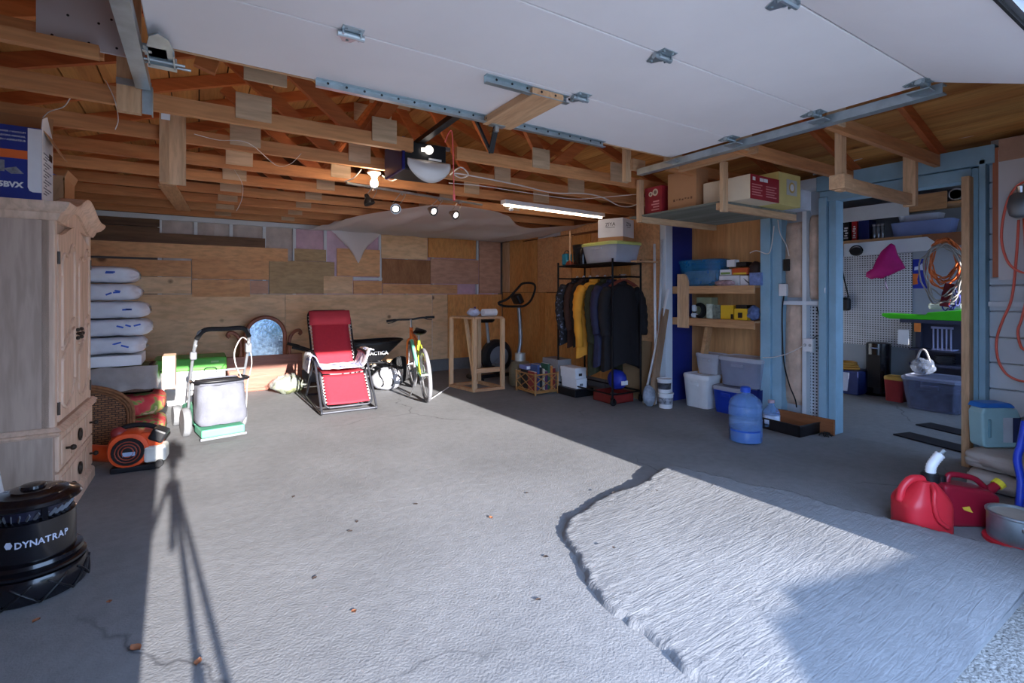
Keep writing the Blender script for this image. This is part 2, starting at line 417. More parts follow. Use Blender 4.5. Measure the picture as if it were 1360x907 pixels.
# ---------------------------------------------------------------- right-hand plywood wall (furred out)
mb = MB(); mb.box((XP+.03, 4.17, 0), (XR+.2, YB+.06, 2.62)); wr = struct('wall_right', mb, dark_in)
def rpanel(name, u0, u1, v0, v1, mat, proud=.012, X=None, parent=None):
    X = XP if X is None else X; um = (u0+u1)/2
    y0 = PX(u0, 390, X).y; y1 = PX(u1, 390, X).y; z1 = PX(um, v0, X).z; z0 = PX(um, v1, X).z
    mb = MB(); mb.box((X, min(y0, y1), max(z0, 0.0)), (X+.03-.012+proud, max(y0, y1), min(z1, 2.34))); mb.v = [(x-(proud if x < X+.001 else 0), y, z) for x, y, z in mb.v]
    return struct(name, mb, mat, wr if parent is None else parent)
for p in [('pine_strip', 668, 677, 322, 388, pine, .012), ('plywood_strip', 677.4, 695, 318, 388, ply_org, .006), ('plywood_strip', 695.5, 714, 320, 388, ply_org, .016),
          ('plywood_strip', 714.5, 735, 316, 388, ply_red, .012), ('plywood_strip', 735.5, 760, 314, 388, ply_red, .018), ('plywood_strip', 760.5, 785, 312, 388, ply_org, .012),
          ('plywood_strip', 785.5, 812, 308, 388, ply_red, .008), ('plywood_strip', 812.5, 838, 305, 390, ply_org, .014), ('plywood_panel', 838.5, 877, 288, 345, ply_red, .016),
          ('plywood_panel', 838.5, 877, 345.6, 500, ply_red, .010), ('plywood_sheet', 668, 724, 388.6, 492, ply_org, .008), ('plywood_sheet', 724.5, 838, 389, 500, ply_org, .006),
          ('plywood_strip', 677, 740, 306, 317.5, ply_org, .01), ('plywood_panel', 740.5, 838, 296, 306, ply_red, .008), ('baseboard_panel', 838.5, 877, 501, 534, white_paint, .012), ('baseboard_panel', 668, 838, 493, 530, conc, .02)]:
    rpanel(*p)
# window-like gap of grey film high on the plywood wall
rpanel('film_patch', 716, 745, 302, 315, poly, .02)
# white corner post and the blue end panel of the alcove
yA = PX(884, 390, XP).y
mb = MB(); mb.box((XP-.02, yA-.02, 0), (XP+.10, yA+.07, 2.36)); struct('trim_1', mb, white_paint, bevel=.004)
navy = M('navy painted panel', srgb(26, 44, 118), .5, 0, .12, 3)
mb = MB(); mb.box((XP+.10, yA+.01, 0), (5.24, yA+.04, 2.3)); struct('trim_2', mb, navy)
# alcove back
XA = 5.22
mb = MB(); mb.box((XA, 2.7, 0), (XA+.1, yA+.05, 2.5)); wa = struct('wall_alcove', mb, WOOD('alcove plywood', srgb(196, 136, 82), srgb(228, 176, 120), 2, 3, rv=.1, knots=1.5))
# ---------------------------------------------------------------- stud bay between alcove and doorway
yp1, yp2 = PX(1040, 390, XR).y, PX(1014, 390, XR).y      # blue post
yd1, yd0 = PX(1113, 390, XR).y, PX(1092, 390, XR).y       # left door jamb
ye0, ye1 = PX(1293, 390, XR).y, PX(1313, 390, XR).y       # right door jamb
mb = MB(); mb.box((XR-.06, (yp1+yp2)/2-.005+.002, 0), (XR+.08, yp2, 2.4)); struct('trim_3', mb, blue_paint, bevel=.004)
mb = MB(); mb.box((XR-.03, yp1, 0), (XR+.08, (yp1+yp2)/2-.005, 2.4)); struct('trim_4', mb, blue_paint, bevel=.004)
mb = MB(); mb.box((XR+.09, yd0-.05, 0), (XR+.12, yp2, 2.4)); wst = struct('wall_stud_bay', mb, M('bay sheathing', srgb(168, 172, 180), .8, 0, .08, 4))
mb = MB(); mb.box((XR-.07, (yd0+yd1)/2, 0), (XR+.10, yd0, 2.2)); struct('trim_5', mb, blue_paint, bevel=.004)
mb = MB(); mb.box((XR-.04, yd1, 0), (XR+.10, (yd0+yd1)/2-.006, 2.2)); struct('trim_6', mb, blue_paint, bevel=.004)
mb = MB(); mb.box((XR-.04, (ye0+ye1)/2+.004, 0), (XR+.10, ye0, 2.25)); struct('trim_7', mb, blue_paint, bevel=.004)
mb = MB(); mb.box((XR-.07, ye1, 0), (XR+.10, (ye0+ye1)/2-.004, 2.3)); struct('trim_8', mb, blue_paint, bevel=.004)
mb = MB(); mb.box((XR-.05, ye0, 2.16), (XR+.10, yd0, 2.255)); struct('trim_9', mb, blue_paint, bevel=.004)
mb = MB(); mb.box((XR-.07, ye1-.05, 2.262), (XR+.10, yd0+.02, 2.40)); struct('trim_10', mb, blue_paint, bevel=.004)
mb = MB(); mb.box((XR-.05, yd0+.022, 2.30), (XR+.10, yp2, 2.40)); struct('trim_11', mb, white_paint, bevel=.004)
# insulation batts, white stud, cross rail, pegboard strip in the bay
batt = M('raw glass-wool batt', srgb(206, 178, 158), .95, 0, .22, 7, bump=.9, bsc=22)
def ubay(u): return PX(u, 390, XR+.05).y
def battobj(u0, u1, v0, v1):
    y0, y1 = ubay(u0), ubay(u1); um = (u0+u1)/2; z1 = PX(um, v0, XR+.05).z; z0 = PX(um, v1, XR+.05).z; mb = MB()
    mb.grid(lambda s, t: (XR+.088-.075*(math.sin(math.pi*min(max(s, 0), 1))**.45)*(math.sin(math.pi*t)**.25)-.012*noise3(s*6, t*14+u0, 2), y0+(y1-y0)*s, z0+(z1-z0)*t), 14, 30)
    struct('insulation_batt', mb, batt, wst, smooth=True)
battobj(1041, 1068, 295, 395); battobj(1041, 1068, 400, 538); battobj(1073.5, 1090, 285, 398)
ya, yb_ = ubay(1069), ubay(1074.5)
mb = MB(); mb.box((XR+.0, yb_, 0), (XR+.09, ya, 2.3)); struct('stud', mb, white_paint, wst)
mb = MB(); mb.box((XR-.012, ubay(1091), PX(1065, 405, XR).z), (XR+.0, ubay(1036), PX(1065, 400, XR).z)); struct('cross_rail', mb, white_paint, wst)
def pegmat(name, base, hole, sc):
    m, nt, b = _base(name); tc = nt.nodes.new('ShaderNodeTexCoord'); sx = nt.nodes.new('ShaderNodeSeparateXYZ'); nt.links.new(tc.outputs['Object'], sx.inputs[0]); acc = []
    for ax in ('Y', 'Z'):
        mu = nt.nodes.new('ShaderNodeMath'); mu.operation = 'MULTIPLY'; mu.inputs[1].default_value = sc; nt.links.new(sx.outputs[ax], mu.inputs[0])
        fr = nt.nodes.new('ShaderNodeMath'); fr.operation = 'FRACT'; nt.links.new(mu.outputs[0], fr.inputs[0])
        su = nt.nodes.new('ShaderNodeMath'); su.operation = 'SUBTRACT'; su.inputs[1].default_value = .5; nt.links.new(fr.outputs[0], su.inputs[0])
        pw = nt.nodes.new('ShaderNodeMath'); pw.operation = 'MULTIPLY'; nt.links.new(su.outputs[0], pw.inputs[0]); nt.links.new(su.outputs[0], pw.inputs[1]); acc.append(pw)
    ad = nt.nodes.new('ShaderNodeMath'); nt.links.new(acc[0].outputs[0], ad.inputs[0]); nt.links.new(acc[1].outputs[0], ad.inputs[1])
    c = _ramp(nt, ad.outputs[0], [(.06, hole), (.08, base)]); nt.links.new(c, b.inputs['Base Color']); b.inputs['Roughness'].default_value = .6
    return m
peg = pegmat('perforated hardboard', srgb(198, 200, 206), srgb(46, 46, 52), 33)
mb = MB(); mb.box((XR+.07, ubay(1091), .1), (XR+.078, ubay(1075), PX(1082, 402, XR).z)); struct('pegboard_strip', mb, peg, wst)
# doorway post of raw pine (temporary stud)
mb = MB(); mb.box((XR-.14, PX(1290, 390, XR-.1).y, 0), (XR-.05, PX(1279, 390, XR-.1).y, PX(1284, 235, XR-.1).z)); struct('trim_12', mb, pine, bevel=.003)

# ---------------------------------------------------------------- white clapboards on the right, near the opening
mb = MB(); mb.box((XR+.05, .2, 0), (XR+.2, ye1, 2.62)); wsid = struct('wall_siding', mb, white_board)
sid = M('white clapboard', srgb(206, 212, 218), .65, 0, .06, 4, bump=.1, rv=.05)
z = .02
while z < 2.3:
    mb = MB(); mb.box((XR+.0, .4, z), (XR+.05, ye1-.002, min(z+.186, 2.32))); struct('clapboard', mb, sid, wsid, bevel=.006, seg=1); z += .192
mb = MB(); mb.box((XR-.05, .42, PX(1340, 407, XR).z), (XR+.0, ye1-.01, PX(1340, 401, XR).z)); struct('ledge', mb, white_paint, wsid)

# ---------------------------------------------------------------- workshop behind the doorway
XW = 7.6
roomw = M('workshop grey wall', srgb(150, 158, 168), .7, 0, .06, 3)
mb = MB(); mb.box((XW, .1, -.1), (XW+.12, 4.4, 2.6)); ww = struct('wall_workshop', mb, roomw)
mb = MB(); mb.box((XR+.1, 4.4, -.1), (XW+.12, 4.5, 2.6)); struct('wall_workshop_far', mb, roomw)
mb = MB(); mb.box((XR+.2, .1, -.1), (5.8, .2, 2.6)); mb.box((7.2, .1, -.1), (XW+.12, .2, 2.6)); mb.box((5.8, .1, -.1), (7.2, .2, .9)); mb.box((5.8, .1, 2.1), (7.2, .2, 2.6)); struct('wall_workshop_near', mb, roomw)  # unseen window opening added here to let sky light into the workshop
mb = MB(); mb.box((XR+.1, .1, 2.6), (XW+.12, 4.5, 2.7)); struct('ceiling_workshop', mb, dark_in)
yq0, yq1 = PX(1212, 390, XW).y, 3.6
mb = MB(); mb.box((XW-.02, yq0, PX(1165, 459, XW).z), (XW-.008, yq1, PX(1165, 338.5, XW).z)); struct('pegboard', mb, peg, ww)

# ---------------------------------------------------------------- roof: boards on trusses
RX, RZ, PITCH = 1.725, 3.46, .335
EX = XR+.35
ceil_root = bpy.data.objects.new('ceiling', None); C.objects.link(ceil_root); ceil_root['kind'] = 'structure'
L_ = (EX-RX)*math.sqrt(1+PITCH**2); nP = 19; wP = L_/nP
for sgn in (1, -1):
    for i in range(nP):
        jz = .005*((i*13) % 7)/7; s0 = i*wP+.005; s1 = (i+1)*wP-.005; k = 1/math.sqrt(1+PITCH**2)
        x0, x1 = RX+sgn*s0*k, RX+sgn*s1*k; z0, z1 = RZ+.103+jz-s0*k*PITCH, RZ+.103+jz-s1*k*PITCH
        ys = [.18, 7.9]
        cut = 1.2+((i*37+(5 if sgn > 0 else 0)) % 11)*.55
        for ya_, yb2 in ((.15, cut-.002), (cut+.002, 7.95)):
            mb = MB(); mb.add([(x0, ya_, z0), (x1, ya_, z1), (x1, yb2, z1), (x0, yb2, z0), (x0, ya_, z0+.022), (x1, ya_, z1+.022), (x1, yb2, z1+.022), (x0, yb2, z0+.022)],
                            [(0,3,2,1),(4,5,6,7),(0,1,5,4),(1,2,6,5),(2,3,7,6),(3,0,4,7)])
            struct('roof_board', mb, roof_mat, ceil_root)
shingle = M('dark roofing', srgb(50, 46, 46), .9, 0, .1)
for sgn in (1, -1):
    mb = MB(); x0, x1 = RX, RX+sgn*(EX-RX+.05); z0, z1 = RZ+.14, RZ+.14-(EX-RX+.05)*PITCH
    mb.add([(x0, .1, z0), (x1, .1, z1), (x1, 8, z1), (x0, 8, z0), (x0, .1, z0+.03), (x1, .1, z1+.03), (x1, 8, z1+.03), (x0, 8, z0+.03)], [(0,3,2,1),(4,5,6,7),(0,1,5,4),(1,2,6,5),(2,3,7,6),(3,0,4,7)])
    struct('roofing', mb, shingle, ceil_root)

TZ0, TZ1, TT = 2.30, 2.39, .038
TY = [1.5+.61*k for k in range(11)]
ordn = ['first', 'second', 'third', 'fourth', 'fifth', 'sixth', 'seventh', 'eighth', 'ninth', 'tenth', 'eleventh']
def bar2(mb, x0, z0, x1, z1, wdt, y):
    d = Vector((x1-x0, 0, z1-z0)).normalized(); n = Vector((-d.z, 0, d.x))*wdt/2
    P = [(x0+n.x, z0+n.z), (x0-n.x, z0-n.z), (x1-n.x, z1-n.z), (x1+n.x, z1+n.z)]
    mb.prism(P, y-TT/2, y+TT/2, 'y'); return mb
XE0 = XL+.02; XE1 = XR+.12
for k, y in enumerate(TY):
    near = y < 3
    t = thing('roof_truss', 'brown timber roof truss with pale gussets, %s counting from the back wall' % ordn[10-k], 'roof truss', (0, y, TZ0), group='roof trusses')
    def lp(mb): return mb.xf(Matrix.Translation((0, -y, -TZ0)))
    segs = [(XE0, XE1)]
    if near: segs = [(XE0, -.34), (3.22, XE1)]
    elif k == 3: segs = [(XE0, 1.28), (1.62, XE1)]
    for a, b_ in segs:
        mb = MB(); mb.box((a, y-TT/2, TZ0), (b_, y+TT/2, TZ1)); part('bottom_chord', lp(mb), truss_mat, t)
    for sgn in (1, -1):
        mb = MB(); bar2(mb, RX+sgn*.01, RZ+.055, RX+sgn*(EX-RX-.02), RZ+.055-(EX-RX-.02)*PITCH, .089, y); part('rafter', lp(mb), truss_matY, t)
        zz = lambda x: RZ+.01-abs(x-RX)*PITCH
        if not near:
            mb = MB(); bar2(mb, RX+sgn*.75, TZ1-.02, RX+sgn*.06, RZ-.02, .089, y+TT); part('web', lp(mb), truss_matY, t)
            mb = MB(); bar2(mb, RX+sgn*.82, TZ1-.02, RX+sgn*1.55, zz(RX+1.55), .089, y+TT); part('web', lp(mb), truss_matY, t)
        else:
            xa = RX+sgn*(1.58)
            mb = MB(); bar2(mb, xa+sgn*.12, TZ1-.03, xa-sgn*.05, zz(xa), .089, y+TT); part('web', lp(mb), truss_matY, t)
        for gx, gz, gw, gh in (((1.52, TZ0+.03, .17, .15),) if sgn < 0 else ((1.62, TZ0+.025, .19, .17),))+(() if near else ((.72, TZ0+.03, .15, .16),)):
            x = RX+sgn*gx; mb = MB(); mb.box((x-gw, y-TT/2-.012, gz), (x+gw*.0+.02, y-TT/2, gz+gh)) if sgn > 0 else mb.box((x-.02, y-TT/2-.012, gz), (x+gw, y-TT/2, gz+gh))
            part('gusset', lp(mb), gusset_mat, t)
    mb = MB(); mb.box((RX-.22, y-TT/2-.012, RZ-.17), (RX+.22, y-TT/2, RZ+.03)); part('gusset', lp(mb), gusset_mat, t)
# ================================================================ overhead sectional door, run up under the roof
DZ = 2.30; DX0, DX1 = -.165, 2.935
door_white = M('white door skin', srgb(236, 230, 230), .55, 0, .03, 2.5)
seam = [2.45, 1.93, 1.41, .91]
dr = bpy.data.objects.new('door_1', None); C.objects.link(dr); dr['kind'] = 'structure'
for i in range(3):
    mb = MB(); mb.box((DX0, seam[i+1]+.003, DZ), (DX1, seam[i]-.003, DZ+.045)); part('door_panel', mb, door_white, dr, bevel=.003, seg=1)
ang = math.atan2(2.30-2.12, .91-.44); ln = math.hypot(.18, .47)
mb = MB(); mb.box((DX0, -ln, 0), (DX1, -.004, .045)); p4 = part('door_panel', mb, door_white, dr, bevel=.003, seg=1); p4.location = (0, .91, DZ); p4.rotation_euler = (ang, 0, 0)
mb = MB(); mb.box((DX0, -ln-.014, -.012), (DX1, -ln-.004, .05)); sl = part('bottom_seal', mb, black_rub, dr); sl.location = (0, .91, DZ); sl.rotation_euler = (ang, 0, 0)
mb = MB(); mb.box((DX0, -ln-.034, -.004), (DX1, -ln-.014, .05)); sl = part('bottom_rail', mb, steel, dr); sl.location = (0, .91, DZ); sl.rotation_euler = (ang, 0, 0)
mb = MB(); mb.box((DX0, seam[0]-.002, DZ-.002), (DX1, seam[0]+.012, DZ+.045)); part('edge_strip', mb, pineX, dr)
# punched-steel stiffeners
def strut(x0, x1, y, name='stiffener'):
    mb = MB(); mb.box((x0, y-.004, DZ-.038), (x1, y, DZ)); mb.box((x0, y-.03, DZ-.004), (x1, y-.004, DZ)); mb.box((x0, y-.03, DZ-.038), (x1, y-.004, DZ-.035))
    s = part(name, mb, galv, dr); mb = MB()
    x = x0+.05
    while x < x1: mb.cyl((x, y-.031, DZ-.019), (x, y-.0295, DZ-.019), .006, n=8); x += .085
    part('bolt_row', mb, black_pl, s); return s
xa, xb = PZ(418, 107, DZ).x, PZ(798, 190, DZ).x
strut(xa, xb, 2.44); strut(PZ(647, 97, DZ).x, PZ(755, 128, DZ).x, PZ(700, 113, DZ).y+.02)
# timber pad for the opener arm
y0, y1 = 1.96, 2.45; x0, x1 = PZ(655, 162, DZ).x-.09, PZ(655, 162, DZ).x+.10
mb = MB(); mb.box((x0, y0, DZ-.04), (x1, y1+.01, DZ-.001)); part('timber_pad', mb, pineY, dr, bevel=.003)
def hinge(x, y, rz=0):
    mb = MB(); mb.prism([(-.04, 0), (.04, 0), (.042, .02), (.016, .075), (-.016, .075), (-.042, .02)], -.004, 0, 'z')
    mb.box((-.04, -.045, -.004), (.04, 0, 0)); mb.cyl((-.05, 0, -.014), (.05, 0, -.014), .012, n=10)
    mb.box((-.036, -.02, -.02), (-.03, .02, 0)); mb.box((.03, -.02, -.02), (.036, .02, 0))
    for q in ((-.025, .03), (.025, .03), (0, .06), (-.025, -.03), (.025, -.03)): mb.cyl((q[0], q[1], -.009), (q[0], q[1], -.003), .006, n=6)
    o = part('hinge', mb, galv, dr); o.location = (x, y, DZ); return o
for u, v, sx in ((467, 42, 1.93), (772, 127, 1.93), (885, 70, 1.41), (1042, 0, .91)):
    hinge(PZ(u, v, DZ).x, sx)
for yy in (1.93, 1.41, .93): hinge(DX1-.055, yy)
for yy in (1.93, 1.41): hinge(DX0+.06, yy)

# ---------------------------------------------------------------- tracks
def track(name, x, y0, y1, side, label, curve=True):
    t = thing(name, label, 'door track', (x, y0, DZ-.03))
    mb = MB(); r = .36; path = [(y1, 0), (y0, 0)]
    for i in (range(1, 9) if curve else ()):
        a = math.pi/2*i/8; path.append((y0-r*math.sin(a), -r+r*math.cos(a)))
    if curve: path.append((y0-r, -(DZ-.03)+.02))
    prof = [(-.028, -.024), (.028, -.024), (.028, -.019), (.0, -.016), (-.022, -.019), (-.022, .019), (.0, .016), (.028, .019), (.028, .024), (-.028, .024)]
    n = len(prof); vs_ = []
    for i, (yy, zz) in enumerate(path):
        a = path[max(i-1, 0)]; b_ = path[min(i+1, len(path)-1)]; d = Vector((0, b_[0]-a[0], b_[1]-a[1])).normalized(); nn = Vector((0, -d.z, d.y))
        for px, pz in prof: vs_.append(Vector((px*side, yy-y0, zz))-nn*pz)
    fs = [(i*n+k, i*n+(k+1) % n, (i+1)*n+(k+1) % n, (i+1)*n+k) for i in range(len(path)-1) for k in range(n)]
    mb.add(vs_, fs+[tuple(range(n)), tuple((len(path)-1)*n+k for k in range(n))]); part('channel', mb, galv, t)
    for yy in (2.42, 1.93, 1.41, .95):
        if y0 < yy < y1:
            mb = MB(); mb.cyl((-.012*side, yy-y0, 0), (.012*side, yy-y0, 0), .018, n=12); rl = part('roller', mb, white_pl, t)
            mb = MB(); mb.cyl((-.012*side, yy-y0, 0), (-.075*side, yy-y0, 0), .005, n=6); part('stem', mb, steel, rl)
            mb = MB(); mb.box((-.11*side, yy-y0-.045, -.012), (-.035*side, yy-y0+.045, -.006)); mb.box((-.06*side, yy-y0-.012, -.014), (-.03*side, yy-y0+.012, .012)); part('roller_bracket', mb, galv, t)
    return t
tr = track('door_track', 2.985, .88, 2.80, 1, 'galvanised steel door track running beside the stored boxes', False)
tl = track('door_track', -.215, .88, 2.85, -1, 'galvanised steel door track beside the pale wooden hanger post')
mb = MB(); mb.box((.05, 1.50, -.012), (.13, 1.62, .0)); mb.prism([(.045, 1.50), (.135, 1.50), (.12, 1.40), (.09, 1.36), (.06, 1.40)], -.012, -.006, 'z'); mb.box((.04, 1.62, -.03), (.14, 1.66, .012)); mb.box((.045, 1.5, -.03), (.05, 1.64, 0)); mb.box((.13, 1.5, -.03), (.135, 1.64, 0)); mb.cyl((.03, 1.60, -.02), (.17, 1.60, -.02), .006, n=8); mb.cyl((.03, 1.66, -.01), (.19, 1.66, -.01), .006, n=8)
part('top_bracket', mb, galv, tl)
# hanger posts at the far ends of the tracks
t = thing('track_hanger', 'pale plank hanger with steel strap at the door track end beside the white drywall', 'hanger', (-.27, 2.895, 2.16))
mb = MB(); mb.box((-.045, -.02, -.02), (.045, .018, .62)); part('post', mb, pine, t)
mb = MB(); mb.box((-.046, -.024, .10), (.085, -.02, .13)); mb.box((.05, -.028, -.02), (.085, -.022, .13)); mb.box((.085, -.03, -.02), (.09, .02, .11)); part('strap', mb, galv, t)
t = thing('track_hanger', 'short pale plank block holding the far end of the door track by the stored boxes', 'hanger', (2.93, 2.845, 2.20))
mb = MB(); mb.box((-.05, 0, 0), (.01, .04, .3)); part('post', mb, pine, t)
mb = MB(); mb.box((.0, -.03, .09), (.14, .0, .18)); part('block', mb, pineX, t)

# hanging board beside the left track + brace under the joists
t = thing('hanging_board', 'wide pale hanging board nailed to the joists beyond the door track', 'board')
a = PY(212, 243, 3.9); b_ = PY(247, 152, 3.9)
mb = MB(); mb.box((a.x+.05, 3.898, a.z), (b_.x, 3.92, b_.z)); part('board', mb, pine, t)
mb = MB(); mb.box((a.x, 3.86, a.z), (a.x+.05, 3.92, b_.z+.02)); part('batten', mb, pine, t)
mb = MB(); p0, p1 = PZ(222, 246, 2.29), PZ(244, 279, 2.29); mb.bar(p0, p1, .14, .02); single('brace_plank', mb, pineY, 'flat plank brace nailed under the joists leading to the back wall', 'plank')
single('bar_code_sticker', MB().box((PY(214, 152, 3.3).x, 3.300, PY(214, 158, 3.3).z), (PY(226, 152, 3.3).x, 3.302, PY(214, 150, 3.3).z)), paper, 'small white bar code sticker on the joist above the hanging board', 'sticker')

# white drywall board standing on the near left joist
x0, x1 = PY(49, 55, 2.66).x, PY(173, 55, 2.66).x
t = thing('drywall_board', 'off-white drywall board with dark screw heads standing among the rafters', 'board', (0, 2.66, 2.305))
mb = MB(); mb.box((x0, -.013, 0), (x1, 0, .46)); part('board', mb, M('drywall', srgb(196, 188, 188), .8, 0, .06, 3), t)
for u, v in ((90, 20), (131, 31), (148, 26), (165, 37), (69, 46), (118, 57), (155, 64)):
    p = PY(u, v, 2.645); mb = MB(); mb.cyl((p.x, -.0145, p.z-2.305), (p.x, -.012, p.z-2.305), .005, n=8); part('screw_head', mb, black_pl, t)
mb = MB(); mb.box((x0-.5, -.075, -.05), (-.34, -.035, .0)); part('ledger', mb, truss_mat, t)

# ---------------------------------------------------------------- opener
t = thing('garage_door_opener', 'black and blue garage door opener with white light cover hung in the joists', 'door opener', (1.385, 3.36, 2.12))
navy2 = M('dark blue metallic', srgb(40, 42, 110), .3, .4, .1)
mb = MB(); mb.box((-.16, 0, .06), (.17, .34, .27)); part('motor_housing', mb, black_pl, t, bevel=.01)
mb = MB(); mb.box((-.185, -.04, .05), (-.16, .35, .28)); part('side_cover', mb, navy2, t, bevel=.008)
mb = MB()
def lens(s, q):
    x = -.15+.33*s; zc = math.sin(math.pi*s)
    return (x, -.03-.06*math.sin(math.pi*q)*zc-.02, .13-(.04+.115*zc**.7)*(1-q)+.0)
mb.grid(lens, 20, 8)
cov = part('light_cover', mb, M('frosted white lens', srgb(228, 224, 222), .35, 0, .03), t, smooth=True, solid=.004)
mb = MB()
for i in range(3): mb.box((.0+i*.022, -.088, .045), (.007+i*.022, -.082, .068), rot=(0, -.35, 0))
part('vent_slots', mb, M('slot brown', srgb(120, 92, 76), .7), cov)
mb = MB(); mb.sphere((.02, -.03, .215), (.032, .032, .032)); mb.cyl((-.03, -.01, .215), (.0, -.025, .215), .015, n=10); part('bulb', mb, EMIT('opener bulb', (1, .90, .8), 1.0), t, smooth=True)
mb = MB(); mb.box((.03, -.004, .15), (.13, .0, .165)); mb.box((.03, -.004, .13), (.13, .0, .145)); part('warning_label', mb, paper, t)
mb = MB(); mb.box((-.2, .1, .275), (.25, .13, .30)); mb.box((-.2, .25, .275), (.25, .28, .30)); part('hanger_strap', mb, galv, t)
mb = MB(); mb.bar((-.02, .12, .285), (-.02, -2.75, .34), .05, .035); part('rail', mb, black_pl, t)
mb = MB(); q = Vector((-.02, -.86, .285)); mb.bar((-.02, -.72, .30), (-.02, -.90, .26), .06, .06)
e1 = PY(652, 203, 2.55)-Vector((1.385, 3.36, 2.12)); e2 = PY(659, 168, 2.43)-Vector((1.385, 3.36, 2.12))
mb.bar((-.02, -.78, .24), e1, .03, .012); mb.bar(e1, e2, .03, .012)
part('door_arm', mb, black_pl, t)
mb = MB(); mb.box(e2-Vector((.04, .02, -.0)), e2+Vector((.05, .02, .012))); mb.box(e2-Vector((.012, .01, .03)), e2+Vector((.012, .01, .0))); part('arm_bracket', mb, galv, t)
rp = PY(601, 176, 2.62)-Vector((1.385, 3.36, 2.12)); rq = PY(603, 262, 2.62)-Vector((1.385, 3.36, 2.12))
mb = MB(); mb.tube(smoothpts([rp+Vector((-.04, .02, -.06)), rp+Vector((-.02, 0, 0)), rp+Vector((0, 0, -.03)), rq]), .003, 6); part('release_cord', mb, M('red cord', srgb(226, 96, 90), .6), t)
mb = MB(); mb.cyl(rq-Vector((0, 0, .02)), rq+Vector((0, 0, .015)), .008, n=8); part('release_handle', mb, M('red cord', srgb(226, 96, 90), .6), t)

# ---------------------------------------------------------------- track light bar with four spot heads
pA, pB = PZ(460, 243, 2.285), PZ(640, 272, 2.285)
t = thing('track_light', 'galvanised conduit bar with four round spot lamps hung under the joists', 'track light', pA)
d = (pB-pA)
mb = MB(); mb.bar((0, 0, 0), d, .022, .018); part('bar', mb, galv, t)
glow = EMIT('spot lens', (1, .92, .84), 1.6)
def spothead(u, v, aim, blackin=False):
    k = (u-460)/180; base = d*k; p = PY(u, v, pA.y+base.y-.02)-pA
    mb = MB(); mb.tube(smoothpts([(base.x, base.y, base.z), (base.x-.03, base.y, base.z-.03), (p.x-.035, p.y, p.z+.03), (p.x-.03, p.y, p.z)]), .003, 6); mb.tube(smoothpts([(base.x, base.y, base.z), (base.x+.03, base.y, base.z-.03), (p.x+.035, p.y, p.z+.03), (p.x+.03, p.y, p.z)]), .003, 6)
    mb.cyl(base, base-Vector((0, 0, .03)), .012, n=10); y = part('yoke', mb, steel, t)
    a = Vector(aim).normalized(); R = Vector((0, 0, -1)).rotation_difference(a).to_matrix().to_4x4()
    mb = MB(); mb.lathe([(.016, .075), (.02, .06), (.024, .035), (.045, .01), (.05, -.01), (.05, -.022), (.043, -.022), (.043, -.015)], n=20); h = part('lamp_head', mb, black_pl if blackin else steel, t, smooth='auto'); h.matrix_local = Matrix.Translation(p)@R
    mb = MB(); mb.lathe([(.0, -.017), (.030, -.017)], n=20); l = part('lens', mb, black_pl if blackin else glow, h); mb = MB(); mb.lathe([(.030, -.0175), (.043, -.019)], n=20, caps=False); part('reflector_ring', mb, black_pl, h)
spothead(490, 268, (.3, -.25, -1), True); spothead(525, 277, (-.1, -1, -.35)); spothead(575, 280, (.25, -1, -.45)); spothead(604, 285, (.35, -1, -.45))
# bare bulb in white lampholder
p = PZ(497, 228, 2.30); t = thing('bare_bulb', 'bare white bulb in a porcelain lampholder under the joists', 'light bulb', p)
mb = MB(); mb.lathe([(.05, 0), (.055, -.012), (.03, -.035), (.022, -.05)], n=18); part('lampholder', mb, white_pl, t, smooth='auto')
mb = MB(); mb.lathe([(.014, -.045), (.018, -.06), (.03, -.085), (.032, -.10), (.024, -.12), (.0, -.13)], n=18); part('bulb', mb, EMIT('lit bulb', (1, .80, .6), 110), t, smooth=True)
# fluorescent batten
p0, p1 = PZ(668, 268, 2.275), PZ(800, 286, 2.275)
t = thing('strip_light', 'long white strip light fixed under the joists beside the plastic sheet', 'light', p0); d = p1-p0
mb = MB(); mb.bar((0, 0, 0), d, .09, .045); part('housing', mb, white_pl, t, bevel=.004)
mb = MB(); mb.cyl(d*.01-Vector((0, 0, .03)), d*.99-Vector((0, 0, .03)), .013, n=10); part('tube', mb, EMIT('fluorescent tube', (1, .78, .56), 6), t, smooth=True)
mb = MB(); mb.lathe([(.012, -.02), (.012, -.05), (.028, -.065), (.02, -.085), (0, -.085)], d*.07, 12); part('starter_knob', mb, white_pl, t, smooth='auto')

# ---------------------------------------------------------------- translucent plastic sheet stapled under the joists at the back
film = bpy.data.materials.new('thin plastic film'); film.use_nodes = True; nt = film.node_tree; bsdf = nt.nodes['Principled BSDF']
tl_ = nt.nodes.new('ShaderNodeBsdfTranslucent'); tl_.inputs[0].default_value = (.93, .92, .92, 1); tp = nt.nodes.new('ShaderNodeBsdfTransparent'); m1 = nt.nodes.new('ShaderNodeMixShader'); m2 = nt.nodes.new('ShaderNodeMixShader')
bsdf.inputs['Base Color'].default_value = (.93, .92, .92, 1); bsdf.inputs['Roughness'].default_value = .3
_bump(nt, bsdf, _noise(nt, _coords(nt, (1, 1, 1)), 6, 3), .4, .02)
m1.inputs[0].default_value = .35; nt.links.new(bsdf.outputs[0], m1.inputs[1]); nt.links.new(tl_.outputs[0], m1.inputs[2])
m2.inputs[0].default_value = .14; nt.links.new(m1.outputs[0], m2.inputs[1]); nt.links.new(tp.outputs[0], m2.inputs[2]); nt.links.new(m2.outputs[0], nt.nodes['Material Output'].inputs[0])
